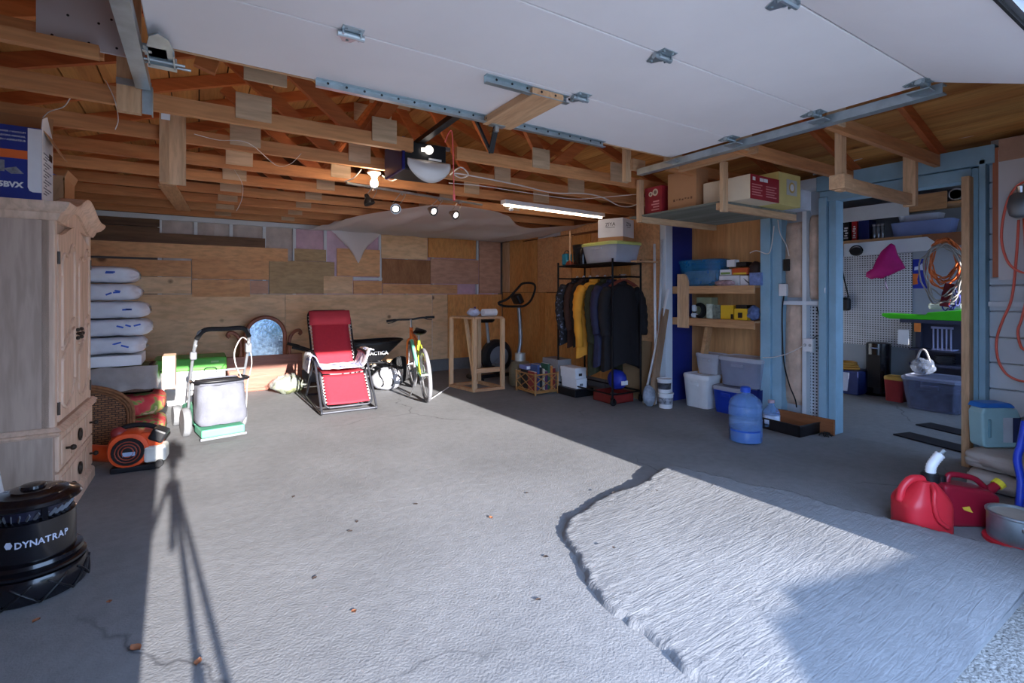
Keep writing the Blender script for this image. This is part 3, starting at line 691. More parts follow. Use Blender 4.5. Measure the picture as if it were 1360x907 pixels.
front = [PY(u, v, y) for u, v, y in ((452, 291, 6.9), (485, 279, 6.2), (540, 268, 5.5), (590, 263, 5.05), (650, 266, 5.1), (672, 283, 5.3), (698, 303, 5.6), (740, 300, 5.3), (790, 296, 5.2), (838, 280, 4.6))]
fs_ = smoothpts(front, 5); nf = len(fs_)
def sheet(s, q):
    i = s*(nf-1); k = int(min(i, nf-2)); p = fs_[k].lerp(fs_[k+1], i-k)
    xe = 1.25+(4.66-1.25)*s; e = Vector((xe, 7.69, 2.238)); r = p.lerp(e, q)
    r.z += .05*math.sin(s*31+q*4)*(1-q)*q*2+.05*(1-q)*noise3(s*14, q*3, 9)-.05*math.sin(math.pi*q)+.02*noise3(r.x*4, r.y*4, 5); r.z = min(r.z, 2.29); r.x = min(r.x, 4.69); r.y = min(r.y, 7.69); return r
mb = MB(); mb.grid(sheet, 110, 30)
a, b_ = PY(440, 300, 7.62), PY(508, 300, 7.62)
mb.grid(lambda s, q: (a.x+(b_.x-a.x)*(.5+(s-.5)*(1-.72*q)), 7.66-.08*math.sin(math.pi*s)*(.4+.6*q), 2.25-.5*q*(1-abs(s-.5)*.9)+.015*noise3(s*6, q*6)), 14, 14)
single('plastic_sheet', mb, film, 'translucent plastic sheet sagging under the joists in front of the back wall', 'plastic sheet', smooth=True)

# ---------------------------------------------------------------- cables
def cable(name, pts, r, mat, label, cat='cable', n=5, group=None):
    mb = MB(); mb.tube(smoothpts(pts, n), r, 6); return single(name, mb, mat, label, cat, smooth=True, group=group)
zc = 2.285
cable('cable', [PZ(u, v, zc) for u, v in ((598, 232), (612, 222), (622, 232), (612, 236), (604, 230), (640, 236), (690, 246), (735, 256), (775, 257), (800, 262), (822, 273), (838, 274), (852, 268))], .006, white_wire, 'thick white cable looping from the door opener across the joists')
cable('cable', [PZ(u, v, 2.26) for u, v in ((596, 243), (640, 247), (700, 256), (760, 264), (800, 262), (845, 258))], .0035, white_wire, 'thin white cable running beneath the thick cable across the joists')
cable('cable', [PZ(u, v, zc) for u, v in ((560, 228), (535, 234), (520, 240), (508, 233))], .005, white_wire, 'short white cable joining the bare bulb to the opener')
cable('cable', [PZ(u, v, zc) for u, v in ((480, 225), (470, 236), (458, 241))], .005, white_wire, 'short white cable curling from a joist to the conduit bar')
cable('string', [PZ(u, v, zc) for u, v in ((258, 178), (290, 186), (330, 190), (366, 219), (385, 218), (400, 204))], .002, white_wire, 'thin white string looped along the joist over the hanging board', 'string')
cable('string', [PY(u, v, 5.1) for u, v in ((311, 225), (322, 245), (321, 265), (314, 280))], .0025, white_wire, 'thin white string dangling from a joist before the film bays', 'string')
cable('string', [PY(u, v, 3.3) for u, v in ((140, 106), (152, 132), (157, 158), (153, 172))], .0025, white_wire, 'thin pale string dangling from a joist above the second cardboard box', 'string')

# ---------------------------------------------------------------- hung timber shelf on the right with its hangers
HX0, HX1, HZ = 3.50, 4.60, 2.02
t = thing('hanging_shelf', 'grey weathered panel shelf hung on pale pine straps, loaded with boxes', 'shelf', (HX0, 2.46, HZ))
mb = MB(); mb.box((.0, -.05, 0), (HX1-HX0, .95, .016)); part('shelf_panel', mb, WOOD('weathered panel', srgb(96, 100, 88), srgb(150, 152, 142), 1, 4, rv=0), t)
for yy, nm in ((.82, 'arm'), (.0, 'arm')):
    mb = MB(); mb.box((-.02, yy-.045, -.055), (HX1-HX0, yy-.007, -.001)); part('arm', mb, pineX, t)
mb = MB(); mb.box((-.035, .79, -.055), (.025, .825, .34)); part('post', mb, pine, t)
mb = MB(); mb.box((-.03, -.075, -.075), (.035, -.046, .32)); part('post', mb, pine, t)
mb = MB(); mb.box((-.17, -.42, .285), (-.12, .28, .345)); part('header', mb, pineY, t)
mb = MB(); mb.box((HX1-HX0-.06, -.008, 0), (HX1-HX0-.02, .03, .34)); part('post', mb, pine, t)
t = thing('lumber_rack', 'empty U-shaped pine hanger in front of the blue door frame', 'hanger', (HX0, 1.56, HZ))
mb = MB(); mb.box((-.03, -.02, -.06), (.035, .02, .34)); part('post', mb, pine, t)
mb = MB(); mb.box((.03, -.01, -.04), (HX1-HX0+.04, .03, .04)); part('arm', mb, pineX, t)
mb = MB(); mb.box((HX1-HX0-.0, -.03, -.05), (HX1-HX0+.05, .05, .34)); part('post', mb, pine, t)
mb = MB(); mb.box((-.06, -.05, -.05), (.05, .04, .04)); part('block', mb, pineX, t)
# white cable along the eave above the blue header
cable('cable', [PX(u, v, XR-.06) for u, v in ((1080, 232), (1110, 222), (1160, 205), (1220, 192), (1280, 182), (1322, 172))], .008, white_wire, 'white cable running along the dark eave above the blue header')

cable('wire', [PY(57, 156, 3.75), PY(66, 148, 3.6), PY(84, 142, 3.5), PY(92, 132, 3.4), PY(98, 124, 3.36)], .003, white_wire, 'thin white wire rising from the blower carton flap to the joist', 'wire')
# ================================================================ LEFT SIDE: armoire and what stands on and round it
wash = WOOD('washed oak', srgb(206, 170, 142), srgb(232, 202, 178), 2, 4, rv=0, bump=.05)
washx = WOOD('washed oak sides', srgb(172, 146, 128), srgb(198, 174, 156), 2, 3, rv=0, bump=.05)
bronze = M('aged bronze', srgb(64, 56, 50), .4, .7, .2)
AX, AY0, AY1 = -.66, 3.62, 4.57; AD = .60; aw = AY1-AY0
t = thing('armoire', 'tall washed-oak armoire with arched cornice and carved double doors', 'armoire', (AX, AY0, 0), math.radians(-1))
mb = MB(); mb.box((-AD, 0, .56), (-.02, aw, 1.74)); part('upper_case', mb, washx, t, bevel=.004)
mb = MB(); mb.box((-AD-.01, -.015, .09), (-.005, aw+.015, .53)); part('lower_case', mb, washx, t, bevel=.004)
mb = MB(); mb.box((-.06, .0, .56), (.0, .05, 1.74)); part('corner_post', mb, wash, t, bevel=.006); mb = MB(); mb.box((-.06, aw-.05, .56), (0, aw, 1.74)); part('corner_post', mb, wash, t, bevel=.006)
def mould(prof, name, z):   # moulding swept round near side, front, far side
    mb = MB(); n = len(prof)
    path = [(-AD, 0, 0, -1), (0, 0, 1, -1), (0, aw, 1, 1), (-AD, aw, 0, 1)]
    vs_ = [(px+dx*o, py+dy*o, z+h) for px, py, dx, dy in path for o, h in prof]
    fs = [(i*n+k, (i+1)*n+k, (i+1)*n+(k+1) % n, i*n+(k+1) % n) for i in range(3) for k in range(n)]
    mb.add(vs_, fs); return part(name, mb, wash, t)
mould([(-.03, 0), (.02, 0), (.03, .012), (.018, .02), (.035, .03), (.012, .05), (-.03, .05)], 'waist_moulding', .52)
mould([(-.02, 0), (.02, 0), (.02, .06), (.012, .075), (-.02, .1)], 'plinth', 0)
# arched cornice across the front, straight mouldings on the sides
def arch(s):
    q = abs(s-.5)*2
    return .095*(.5+.5*math.cos(math.pi*min(1, q/.86)))
cp = [(-.05, -.05), (.012, -.05), (.02, -.035), (.028, -.012), (.05, .0), (.066, .022), (.072, .035), (.072, .046), (-.05, .046)]
N = 36; n = len(cp); mb = MB()
path = [(-AD, 0, 0, -1), (0, 0, 1, -1)]+[(0, aw*i/N, 1, 0) for i in range(1, N)]+[(0, aw, 1, 1), (-AD, aw, 0, 1)]
vs_ = [(px+dx*o, py+dy*o, 1.75+h+(arch(py/aw) if dx else 0)) for px, py, dx, dy in path for o, h in cp]
mb.add(vs_, [(i*n+k, (i+1)*n+k, (i+1)*n+(k+1) % n, i*n+(k+1) % n) for i in range(len(path)-1) for k in range(n)]+[tuple(range(n)), tuple((len(path)-1)*n+k for k in range(n))])
part('arched_cornice', mb, wash, t, smooth='auto')
mb = MB(); mb.box((-AD, 0, 1.74), (-.02, aw, 1.79)); part('top_board', mb, wash, t)
# arched frieze behind the cornice
mb = MB(); mb.prism([(.0, 1.70)]+[(aw*i/20, 1.72+arch(i/20)) for i in range(21)]+[(aw, 1.70)], -.03, -.002, 'x'); part('frieze', mb, wash, t)
# doors
for d in (0, 1):
    y0, y1 = (.055, aw/2-.002) if d == 0 else (aw/2+.002, aw-.055)
    ytop = lambda y: 1.63+arch(y/aw)*.85
    mb = MB(); mb.prism([(y0, .585), (y1, .585)]+[(y1+(y0-y1)*i/10, ytop(y1+(y0-y1)*i/10)) for i in range(11)], -.018, .004, 'x')
    dd = part('door', mb, wash, t)
    ym = (y0+y1)/2; hw = (y1-y0)/2-.06; mb = MB()
    sgn = 1 if d == 0 else -1; rel = .009
    def scroll(pts): mb.tube(smoothpts([(rel-.002, y, z) for y, z in pts], 5), .009, 6)
    scroll([(ym-hw, 1.40), (ym-hw, 1.48), (ym-hw*.6, 1.53), (ym, 1.52+.03*sgn*0), (ym+hw*.6, 1.57+arch(.5)*.25), (ym+hw, 1.56+arch(.5)*.3)])
    scroll([(ym-hw, .98), (ym-hw*.5, 1.03), (ym, 1.06), (ym+hw*.5, 1.13), (ym+hw, 1.15)])
    scroll([(ym-hw, .92), (ym-hw*.5, .965), (ym, 1.0), (ym+hw*.5, 1.07), (ym+hw, 1.09)])
    scroll([(ym-hw, .74), (ym-hw, .68), (ym-hw*.4, .64), (ym, .65), (ym+hw*.6, .70), (ym+hw, .78)])
    scroll([(ym-hw, 1.40), (ym-hw, 1.2), (ym-hw, 1.0)]); scroll([(ym+hw, 1.56), (ym+hw, 1.4), (ym+hw, 1.15)])
    scroll([(ym-hw, .92), (ym-hw, .8), (ym-hw, .74)]); scroll([(ym+hw, 1.09), (ym+hw, .95), (ym+hw, .78)])
    part('carved_moulding', mb, wash, dd, smooth=True)
    yh = y1-.03 if d == 0 else y0+.03
    mb = MB(); mb.sphere((.03, yh, 1.05), (.012, .02, .012)); mb.cyl((.0, yh, 1.05), (.03, yh, 1.05), .006, n=8); mb.sphere((.022, yh-.02*sgn, 1.075), .012); mb.sphere((.022, yh-.02*sgn, 1.025), .012); part('handle', mb, bronze, dd, smooth=True)
    for z in (.66, 1.5):
        mb = MB(); yy = y0 if d == 0 else y1; mb.cyl((.004, yy, z-.035), (.004, yy, z+.035), .008, n=8); mb.box((-.002, yy-.012, z-.025), (.006, yy+.012, z+.025)); part('hinge', mb, bronze, dd)
for k, (z0, z1) in enumerate(((.315, .515), (.10, .305))):
    mb = MB(); mb.box((-.02, .02, z0), (.012, aw-.02, z1)); dw = part('drawer', mb, wash, t, bevel=.006)
    for (ya_, yb2) in ((.06, .26), (.29, aw-.29), (aw-.26, aw-.06)):
        mb = MB(); mb.box((.012, ya_, z0+.03), (.017, yb2, z1-.03)); part('raised_panel', mb, wash, dw, bevel=.004)
    for yk in (.15, aw-.15):
        mb = MB(); mb.cyl((.015, yk, (z0+z1)/2), (.045, yk, (z0+z1)/2), .007, n=8); mb.sphere((.05, yk, (z0+z1)/2), .016); part('knob', mb, bronze, dw, smooth=True)
    mb = MB(); c0 = (.02, aw/2, (z0+z1)/2); mb.tube([(.026, c0[1]+.028*math.cos(a*.3927), c0[2]+.034*math.sin(a*.3927)) for a in range(16)], .007, 6, closed=True); mb.cyl((.016, c0[1], c0[2]), (.026, c0[1], c0[2]), .024, n=12); part('ring_pull', mb, bronze, dw, smooth=True)

# blue blower carton on the armoire
boxblue = M('blue printed carton', srgb(38, 52, 132), .5, 0, .05, 3)
BX0, BX1, BY0, BY1, BZ0, BZ1 = -1.22, -.722, 3.66, 3.90, 1.80, 2.20
t = thing('blower_carton', 'open blue and white blower carton on top of the armoire', 'carton', (BX1, BY0, BZ0)); bw = BX0-BX1; bh = BZ1-BZ0
mb = MB(); mb.box((bw, 0, 0), (0, BY1-BY0, bh)); part('carton_body', mb, boxblue, t)
mb = MB(); mb.prism([(-.055, bh-.005), (0.0, bh-.005), (.0, .05), (-.035, .05), (-.048, .057), (-.055, .075)], -.0025, -.0005, 'y'); part('white_print', mb, paper, t)
mb = MB(); mb.prism([(.0, .015), (BY1-BY0, .015), (BY1-BY0, bh), (0, bh)], .0005, .002, 'x'); sp = part('side_label', mb, paper, t)
for i in range(15):
    mb = MB(); mb.box((.0022, .03+.14*(i % 2)*.2, .05+i*.016), (.003, .10+.05*(i % 3), .057+i*.016)); part('print_line', mb, M('print grey', srgb(120, 120, 130), .7), sp)
mb = MB(); mb.box((.0022, .15, .26), (.003, .22, .30)); part('bar_code', mb, black_pl, sp)
org = M('orange print', srgb(228, 108, 48), .5, 0, .04)
mb = MB(); mb.box((bw, -.0025, .225), (-.056, -.0005, .27)); part('orange_stripe', mb, org, t)
text('125BVX', .040, paper, t, (-.142, -.003, .082), (math.pi/2, 0, 0), bold=.002)
for i, s_ in enumerate(('HAND BLOWER / VACUUM', 'SOPLADORA/ASPIRADORA MANUAL', 'SOUFFLEUR À MAIN / ASPIRATEUR')): text(s_, .0135, paper, t, (-.062, -.003, .365-.022*i), (math.pi/2, 0, 0), align='RIGHT')
mb = MB(); mb.box((-.20, -.003, .15), (-.145, -.001, .21)); mb.prism([(-.15, .165), (-.10, .18), (-.07, .145), (-.12, .14)], -.003, -.001, 'y'); part('product_print', mb, M('print machine grey', srgb(130, 130, 136), .6, 0, .4, 40), t)
mb = MB(); mb.box((bw, BY1-BY0-.003, bh), (0, BY1-BY0, bh+.13), rot=(-.15, 0, 0), piv=(0, BY1-BY0, bh)); part('rear_flap', mb, card, t)
mb = MB(); mb.prism([(0, bh), (BY1-BY0, bh), (.12, bh+.10), (.02, bh+.06)], -.002, .001, 'x'); part('side_flap', mb, paper, t)
mb = MB(); mb.box((.0, .03, bh-.14), (.003, BY1-BY0-.02, bh), rot=(0, -.5, 0), piv=(0, 0, bh)); part('torn_flap', mb, card, t)
# cardboard box behind
t = thing('cardboard_box', 'open plain cardboard box with blue lining behind the blower carton', 'box', (-.96, 4.02, 1.80))
for q in (((0, 0, 0), (.27, .3, .004)), ((0, 0, 0), (.27, .004, .22)), ((0, .296, 0), (.27, .3, .22)), ((0, 0, 0), (.004, .3, .22)), ((.266, 0, 0), (.27, .3, .22))):
    mb = MB(); mb.box(*q); part('box_side', mb, card, t)
mb = MB(); mb.box((.27, .0, .10), (.274, .3, .26), rot=(0, .35, 0), piv=(.27, 0, .22)); part('box_flap', mb, card, t)
mb = MB(); mb.sphere((.13, .15, .20), (.13, .14, .06)); part('blue_lining', mb, M('blue plastic bag', srgb(40, 80, 190), .35, 0, .1, 6, bump=.4, bsc=12), t, smooth=True)

# ---------------------------------------------------------------- stack behind the armoire
film_bag = M('grey-white bag film', srgb(204, 206, 214), .35, 0, .08, 8, bump=.5, bsc=10)
blue_print = M('blue bag print', srgb(52, 92, 190), .5)
# two floral cushions on the floor
red_fl = M('red floral fabric', srgb(196, 70, 70), .8, 0, .1)
m_, nt, b = _base('red floral fabric print'); vec = _coords(nt)
vo = nt.nodes.new('ShaderNodeTexVoronoi'); vo.inputs['Scale'].default_value = 7; nt.links.new(vec, vo.inputs['Vector'])
nt.links.new(_ramp(nt, _noise(nt, vec, 6, 2, 1.5), [(.40, srgb(206, 64, 70)), (.50, srgb(214, 96, 92)), (.53, srgb(150, 160, 84)), (.62, srgb(120, 140, 70)), (.66, srgb(228, 190, 160))]), b.inputs['Base Color']); b.inputs['Roughness'].default_value = .85
floral = m_
def cushion(w_, d_, h_, seedv=0):
    mb = MB()
    def f(s, q):
        a = 2*math.pi*s; p = math.pi*(q-.5); c, sn = math.cos(a), math.sin(a); k = (abs(c)**5+abs(sn)**5)**-.2; r = max(0, math.cos(p))**.35
        return (w_/2*c*k*r, d_/2*sn*k*r, h_/2+h_/2*(math.copysign(abs(math.sin(p))**.7, p))*(1+.06*noise3(c*2+seedv, sn*2, q*2))+.008*noise3(c*5, sn*5+seedv, q*4))
    mb.grid(f, 40, 14, wrap=True); return mb
for i in range(2):
    t = thing('floral_cushion', 'thick red and green floral cushion %s' % ('lying on the floor beneath its twin' if i == 0 else 'on top of its twin and under the plastic-lined bin'), 'cushion', (-.62, 5.62, .002+.215*i))
    part('cover', cushion(.74, .55, .195, i*4), floral, t, smooth=True)
    mb = MB(); mb.tube([((.355)*math.copysign(abs(math.cos(a*.1963))**.4, math.cos(a*.1963)), .262*math.copysign(abs(math.sin(a*.1963))**.4, math.sin(a*.1963)), .105) for a in range(32)], .006, 6, closed=True); part('piping', mb, M('white piping', srgb(220, 206, 196), .7), t, smooth=True)
# plastic-lined brown bin
t = thing('lined_bin', 'brown wicker bin wrapped in clear plastic on top of the floral cushions', 'bin', (-.68, 5.62, .435))
mb = MB(); 
for (a, b_) in (((-.34, -.24, 0), (.34, .24, .012)), ((-.34, -.24, 0), (.34, -.225, .22)), ((-.34, .225, 0), (.34, .24, .22)), ((-.34, -.24, 0), (-.325, .24, .22)), ((.325, -.24, 0), (.34, .24, .22))): mb.box(a, b_)
part('bin_body', mb, M('brown wicker', srgb(92, 70, 56), .8, 0, .3, 40, bump=.6, bsc=60), t)
clear = M('crinkled clear film', srgb(214, 204, 200), .2, 0, .1, 10, bump=.8, bsc=14, alpha=.42)
mb = MB(); mb.grid(lambda s, q: (-.36+.74*s, -.246-.03*q+.012*noise3(s*9, q*5, 1), .235-.20*q+.015*noise3(s*7, q*4)), 24, 8); mb.grid(lambda s, q: (.346+.03*q+.01*noise3(s*8, q*5, 3), -.25+.5*s, .235-.2*q), 18, 8); part('plastic_wrap', mb, clear, t, smooth=True)
mb = MB(); mb.grid(lambda s, q: (-.3+.6*s, -.2+.4*q, .215+.03*noise3(s*5, q*5)), 14, 10); part('stuffing', mb, M('olive cloth', srgb(104, 100, 66), .9, 0, .25, 8), t, smooth=True)
single('carton_upright', MB().box((0, 0, 0), (.10, .26, .30)), M('pinkish carton', srgb(226, 186, 158), .8, 0, .05), 'narrow upright pinkish carton beside the plastic-lined bin', 'carton', (-.275, 5.48, .43), bevel=.004)
# white slim box and five bags lying on the bin
single('white_box', MB().box((0, 0, 0), (.66, .42, .09)), paper, 'flat white box with a handle mark under the stacked bags', 'box', (-1.08, 5.42, .672), bevel=.004)
def sack(w_, d_, h_, sd):
    mb = MB()
    def f(s, q):
        x = math.sin((q-.5)*math.pi)**1; a = 2*math.pi*s; e = max((1-abs(x)**14)**.5, .45)
        c, sn = math.cos(a), math.sin(a); k = (abs(c)**7+abs(sn)**7)**(-1/7)
        n = -abs(.012*noise3(x*3+sd, c*2, sn*2)+.014*noise3(x*9+sd, c*5, sn*5))
        return (x*w_/2+.02*noise3(sd, c*3, sn*3)*abs(x), (d_/2+n*1.5)*c*k*e, h_/2+(h_/2+n)*sn*k*e)
    mb.grid(f, 34, 30, wrap=True); mb.f += [tuple(range(34)), tuple(29*34+i for i in range(34))]
    return mb
bags = ['lowest of five grey-white plastic sacks behind the armoire', 'second sack from the bottom in the stack behind the armoire', 'middle grey-white sack of the stack, with a gathered neck', 'grey-white sack with a blue printed knot, second from the top of the stack', 'topmost grey-white plastic sack of the stack behind the armoire']
for i in range(5):
    z = .772+.155*i; dx = (.03, .07, .05, -.01, -.03)[i]
    t = thing('plastic_sack', bags[i], 'sack', (-.86+dx, 5.66+.01*i, z), 0, 'stacked plastic sacks')
    part('sack_body', sack(.86, .50, .151, i*7.3), film_bag, t, smooth=True)
    mb = MB(); mb.lathe([(.012, 0), (.05, -.03), (.062, -.07), (.03, -.10)], (.40, -.12, .085), 12, axis='x') if i != 3 else mb.lathe([(.0, .0), (.05, .01), (.065, .03), (.05, .055), (.01, .06)], (-.02, -.30, .05), 12, axis='y'); part('gathered_neck', mb, film_bag, t, smooth=True)
    rn = random.Random(i*5+1)
    for k in range(2+i % 2):
        mb = MB(); mb.cbox((rn.uniform(.22, .37), -.243, rn.uniform(.04, .11)), (rn.uniform(.03, .07), .012, .014), rot=(0, rn.uniform(-.6, .6), 0)); part('blue_print', mb, blue_print, t)
# rattan headboard leaning behind the armoire
rattan = M('woven rattan', srgb(140, 92, 58), .7, 0, .25, 30, bump=.5, bsc=80)
m_, nt, b = _base('woven cane'); vec = _coords(nt)
wv = nt.nodes.new('ShaderNodeTexBrick'); wv.inputs['Scale'].default_value = 1; wv.inputs['Brick Width'].default_value = .045; wv.inputs['Row Height'].default_value = .018; wv.inputs['Mortar Size'].default_value = .003
wv.inputs['Color1'].default_value = (*srgb(160, 108, 68), 1); wv.inputs['Color2'].default_value = (*srgb(126, 82, 50), 1); wv.inputs['Mortar'].default_value = (*srgb(60, 38, 24), 1)
sx = nt.nodes.new('ShaderNodeSeparateXYZ'); cb = nt.nodes.new('ShaderNodeCombineXYZ'); nt.links.new(vec, sx.inputs[0]); nt.links.new(sx.outputs['X'], cb.inputs['X']); nt.links.new(sx.outputs['Z'], cb.inputs['Y'])
nt.links.new(cb.outputs[0], wv.inputs['Vector']); nt.links.new(wv.outputs['Color'], b.inputs['Base Color']); b.inputs['Roughness'].default_value = .7; _bump(nt, b, wv.outputs['Fac'], .4)
t = thing('rattan_headboard', 'arched woven rattan headboard leaning behind the armoire', 'headboard', (-.86, 5.22, 0))
prof = [(-.40, 0), (-.40, .32)]+[(-.40+.40*(1-math.cos(a*math.pi/16)), .32+.24*math.sin(a*math.pi/16)) for a in range(1, 16)]+[(.40, .32), (.40, 0)]
mb = MB(); mb.prism(prof, 0, .02, 'y'); part('woven_panel', mb, m_, t)
for k, r in enumerate((.0, .03, .055)):
    mb = MB(); mb.tube([(x*(1-r*1.6), -.012, z*(1-r*1.3)) for x, z in prof], .014-.003*k, 8); part('rim', mb, rattan, t, smooth=True)

# ---------------------------------------------------------------- leaf blower
orange = M('orange plastic', srgb(226, 84, 40), .4, 0, .06)
greypl = M('grey plastic', srgb(110, 112, 118), .5, 0, .08)
t = thing('leaf_blower', 'orange and black handheld leaf blower on the floor at the armoire foot', 'leaf blower', (-.40, 4.60, 0), math.radians(-6))
mb = MB(); mb.lathe([(.06, -.09), (.12, -.08), (.135, -.03), (.135, .05), (.11, .075)], (-.02, 0, .16), 24, axis='y', power=2.4); part('fan_housing', mb, orange, t, smooth='auto')
mb = MB(); mb.lathe([(.095, -.1), (.1, -.092), (.06, -.10), (0, -.102)], (-.02, 0, .155), 24, axis='y'); gr = part('intake_grille', mb, black_pl, t, smooth='auto')
for r in (.035, .055, .075):
    mb = MB(); mb.tube([(-.02+r*math.cos(a*.35), -.103, .155+r*math.sin(a*.35)) for a in range(18)], .004, 6, closed=True); part('grille_ring', mb, M('brick plastic', srgb(150, 62, 40), .5), gr)
mb = MB(); mb.box((-.05, -.106, .125), (.025, -.102, .155)); part('badge', mb, M('blue-grey badge', srgb(150, 170, 200), .4), gr, bevel=.003)
mb = MB(); mb.tube(smoothpts([(-.08, .03, .12), (-.2, .10, .115), (-.34, .2, .12), (-.48, .3, .13)]), [.06, .06, .06, .06, .06, .058, .057, .056, .055, .054, .053, .052, .05], 16); part('blower_tube', mb, orange, t, smooth='auto')
mb = MB(); mb.tube(smoothpts([(-.10, 0, .27), (-.06, 0, .315), (.03, 0, .325), (.12, 0, .30), (.16, 0, .24), (.15, 0, .19)]), .018, 10); part('handle', mb, black_rub, t, smooth=True)
mb = MB(); mb.cbox((.10, 0, .22), (.16, .14, .11)); part('engine_cover', mb, orange, t, bevel=.02)
mb = MB(); mb.cbox((.155, -.01, .245), (.10, .15, .09), rot=(0, .5, 0)); part('air_filter', mb, black_pl, t, bevel=.015)
mb = MB(); mb.cbox((.14, -.02, .115), (.14, .14, .12)); part('fuel_tank', mb, M('translucent white tank', srgb(214, 214, 206), .4), t, bevel=.02)
mb = MB(); mb.cbox((.02, .0, .022), (.30, .16, .044)); part('base_foot', mb, black_pl, t, bevel=.012)
mb = MB(); mb.cyl((.17, -.09, .05), (.17, -.12, .05), .028, n=14); part('fuel_cap', mb, black_pl, t, bevel=.004)
mb = MB(); mb.sphere((-.09, -.01, .28), (.05, .05, .045)); part('throttle_lever', mb, M('dark red plastic', srgb(140, 48, 50), .4), t, smooth=True)

# ---------------------------------------------------------------- insect trap
t = thing('insect_trap', 'glossy black round insect trap with white lettering on the floor', 'insect trap', (-.615, 2.98, 0)); t.scale = (.88, .88, 1)
gb = M('gloss black plastic', srgb(16, 16, 22), .22, 0, .05, coat=.3)
mb = MB(); mb.lathe([(.185, 0), (.205, .01), (.212, .03), (.212, .095), (.205, .11), (.18, .115)], n=40); bs = part('base_tray', mb, gb, t, smooth='auto')
for k in range(10):
    a0 = math.radians(36*k)
    for sgn in (1, -1):
        mb = MB(); mb.tube([(.214*math.cos(a0+sgn*q*.1), .214*math.sin(a0+sgn*q*.1), .012+.016*q) for q in range(6)], .005, 6); part('lattice_rib', mb, black_pl, bs, smooth=True)
mb = MB(); mb.lathe([(.19, .11), (.205, .12), (.205, .13), (.185, .14), (.195, .15), (.19, .165), (.165, .17)], n=40); part('ring_rim', mb, gb, t, smooth='auto')
mb = MB(); mb.lathe([(.165, .165), (.163, .33), (.155, .335)], n=40); bd = part('cylinder', mb, gb, t, smooth='auto')
mb = MB(); mb.lathe([(.12, .335), (.12, .40)], n=24); part('core', mb, M('dark lamp core', srgb(40, 40, 60), .4), t)
for k in range(28):
    a = 2*math.pi*k/28; mb = MB(); mb.bar((.125*math.cos(a), .125*math.sin(a), .335), (.15*math.cos(a+.12), .15*math.sin(a+.12), .365), .004, .012); part('louvre', mb, greypl, t)
for k in range(4):
    a = 2*math.pi*k/4+.5; mb = MB(); mb.bar((.148*math.cos(a), .148*math.sin(a), .32), (.148*math.cos(a), .148*math.sin(a), .40), .022, .022); part('post', mb, gb, t)
mb = MB(); mb.lathe([(.15, 0.388), (.182, 0.390), (.188, 0.398), (.18, 0.410), (.14, 0.423), (.135, 0.430), (.09, 0.438), (.085, 0.443), (.05, 0.446), (.048, 0.458), (.03, 0.462), (0, 0.462)], n=40); part('lid', mb, gb, t, smooth='auto')
# curved lettering on the cylinder, towards the opening
s_ = 'DYNATRAP'; ca = math.atan2(-2.98, .60)+.24
lw = {'D': .032, 'Y': .029, 'N': .032, 'A': .030, 'T': .027, 'R': .031, 'P': .029}; lw = {k: v*.88 for k, v in lw.items()}; tot = sum(lw[c] for c in s_); pos = -tot/2
for c in s_:
    a = ca+(pos+lw[c]/2)/.165; pos += lw[c]
    text(c, .038, M('print light grey', srgb(186, 190, 206), .5), bd, (.1652*math.cos(a), .1652*math.sin(a), .25), (math.pi/2, 0, a+math.pi/2), name='letter', bold=.0008)
a = ca-(tot/2+.022)/.165; mb = MB(); mb.lathe([(0, 0), (.016, 0), (.016, .001), (0, .001)], n=6); lg = part('logo', mb, M('print light grey', srgb(186, 190, 206), .5), bd); lg.location = (.165*math.cos(a), .165*math.sin(a), .255); lg.rotation_euler = (math.pi/2, 0, a+math.pi/2)
# white leaning panel at the far left
t = thing('folding_screen', 'white moulded panel with a bolt leaning against the armoire side', 'panel', (-.86, 3.44, 0), 0)
mb = MB(); mb.prism([(-.5, 0), (.085, 0), (.05, .22), (.022, .42), (.012, .62), (.0, .80), (-.5, .80)], 0, .03, 'y'); part('panel', mb, white_pl, t, bevel=.008)
mb = MB(); mb.cyl((.01, -.008, .40), (.01, .002, .40), .02, n=12); part('bolt', mb, greypl, t)

# ================================================================ lawn mower
mgreen = M('pale green deck', srgb(96, 168, 138), .4, 0, .08)
fab_grey = M('grey bag fabric', srgb(104, 106, 116), .85, 0, .1, 12, bump=.3, bsc=60)
barm = M('grey handle tube', srgb(150, 154, 160), .4, .5, .1)
t = thing('lawn_mower', 'green push lawn mower with grey grass bag standing in the sun', 'lawn mower', (.13, 5.42, 0), math.radians(10))
mb = MB(); mb.prism([(-.06, .09), (.58, .07), (.62, .12), (.56, .20), (.42, .235), (.06, .235), (-.06, .17)], -.17, .17, 'x'); part('deck', mb, mgreen, t, bevel=.02)
mb = MB(); mb.lathe([(.0, .40), (.07, .395), (.11, .36), (.12, .30), (.12, .23)], (0, .34, 0), 20); part('engine', mb, greypl, t, smooth='auto')
mb = MB(); mb.cbox((0, .2, .29), (.12, .1, .12)); part('engine_side', mb, black_pl, t, bevel=.01)
for x, y, r in ((-.225, .02, .13), (.225, .02, .13), (-.225, .52, .10), (.225, .52, .10)):
    mb = MB(); mb.lathe([(r*.55, -.03), (r*.92, -.03), (r, -.018), (r, .018), (r*.92, .03), (r*.55, .03)], (x, y, r), 24, axis='x'); wl_ = part('wheel', mb, M('worn grey tyre', srgb(120, 122, 126), .8, 0, .15, 20, bump=.3), t, smooth='auto')
    mb = MB(); mb.lathe([(0, -.024), (r*.56, -.02), (r*.56, .02), (0, .024)], (x, y, r), 20, axis='x'); part('hub', mb, M('light hub', srgb(168, 170, 174), .5), wl_, smooth='auto')
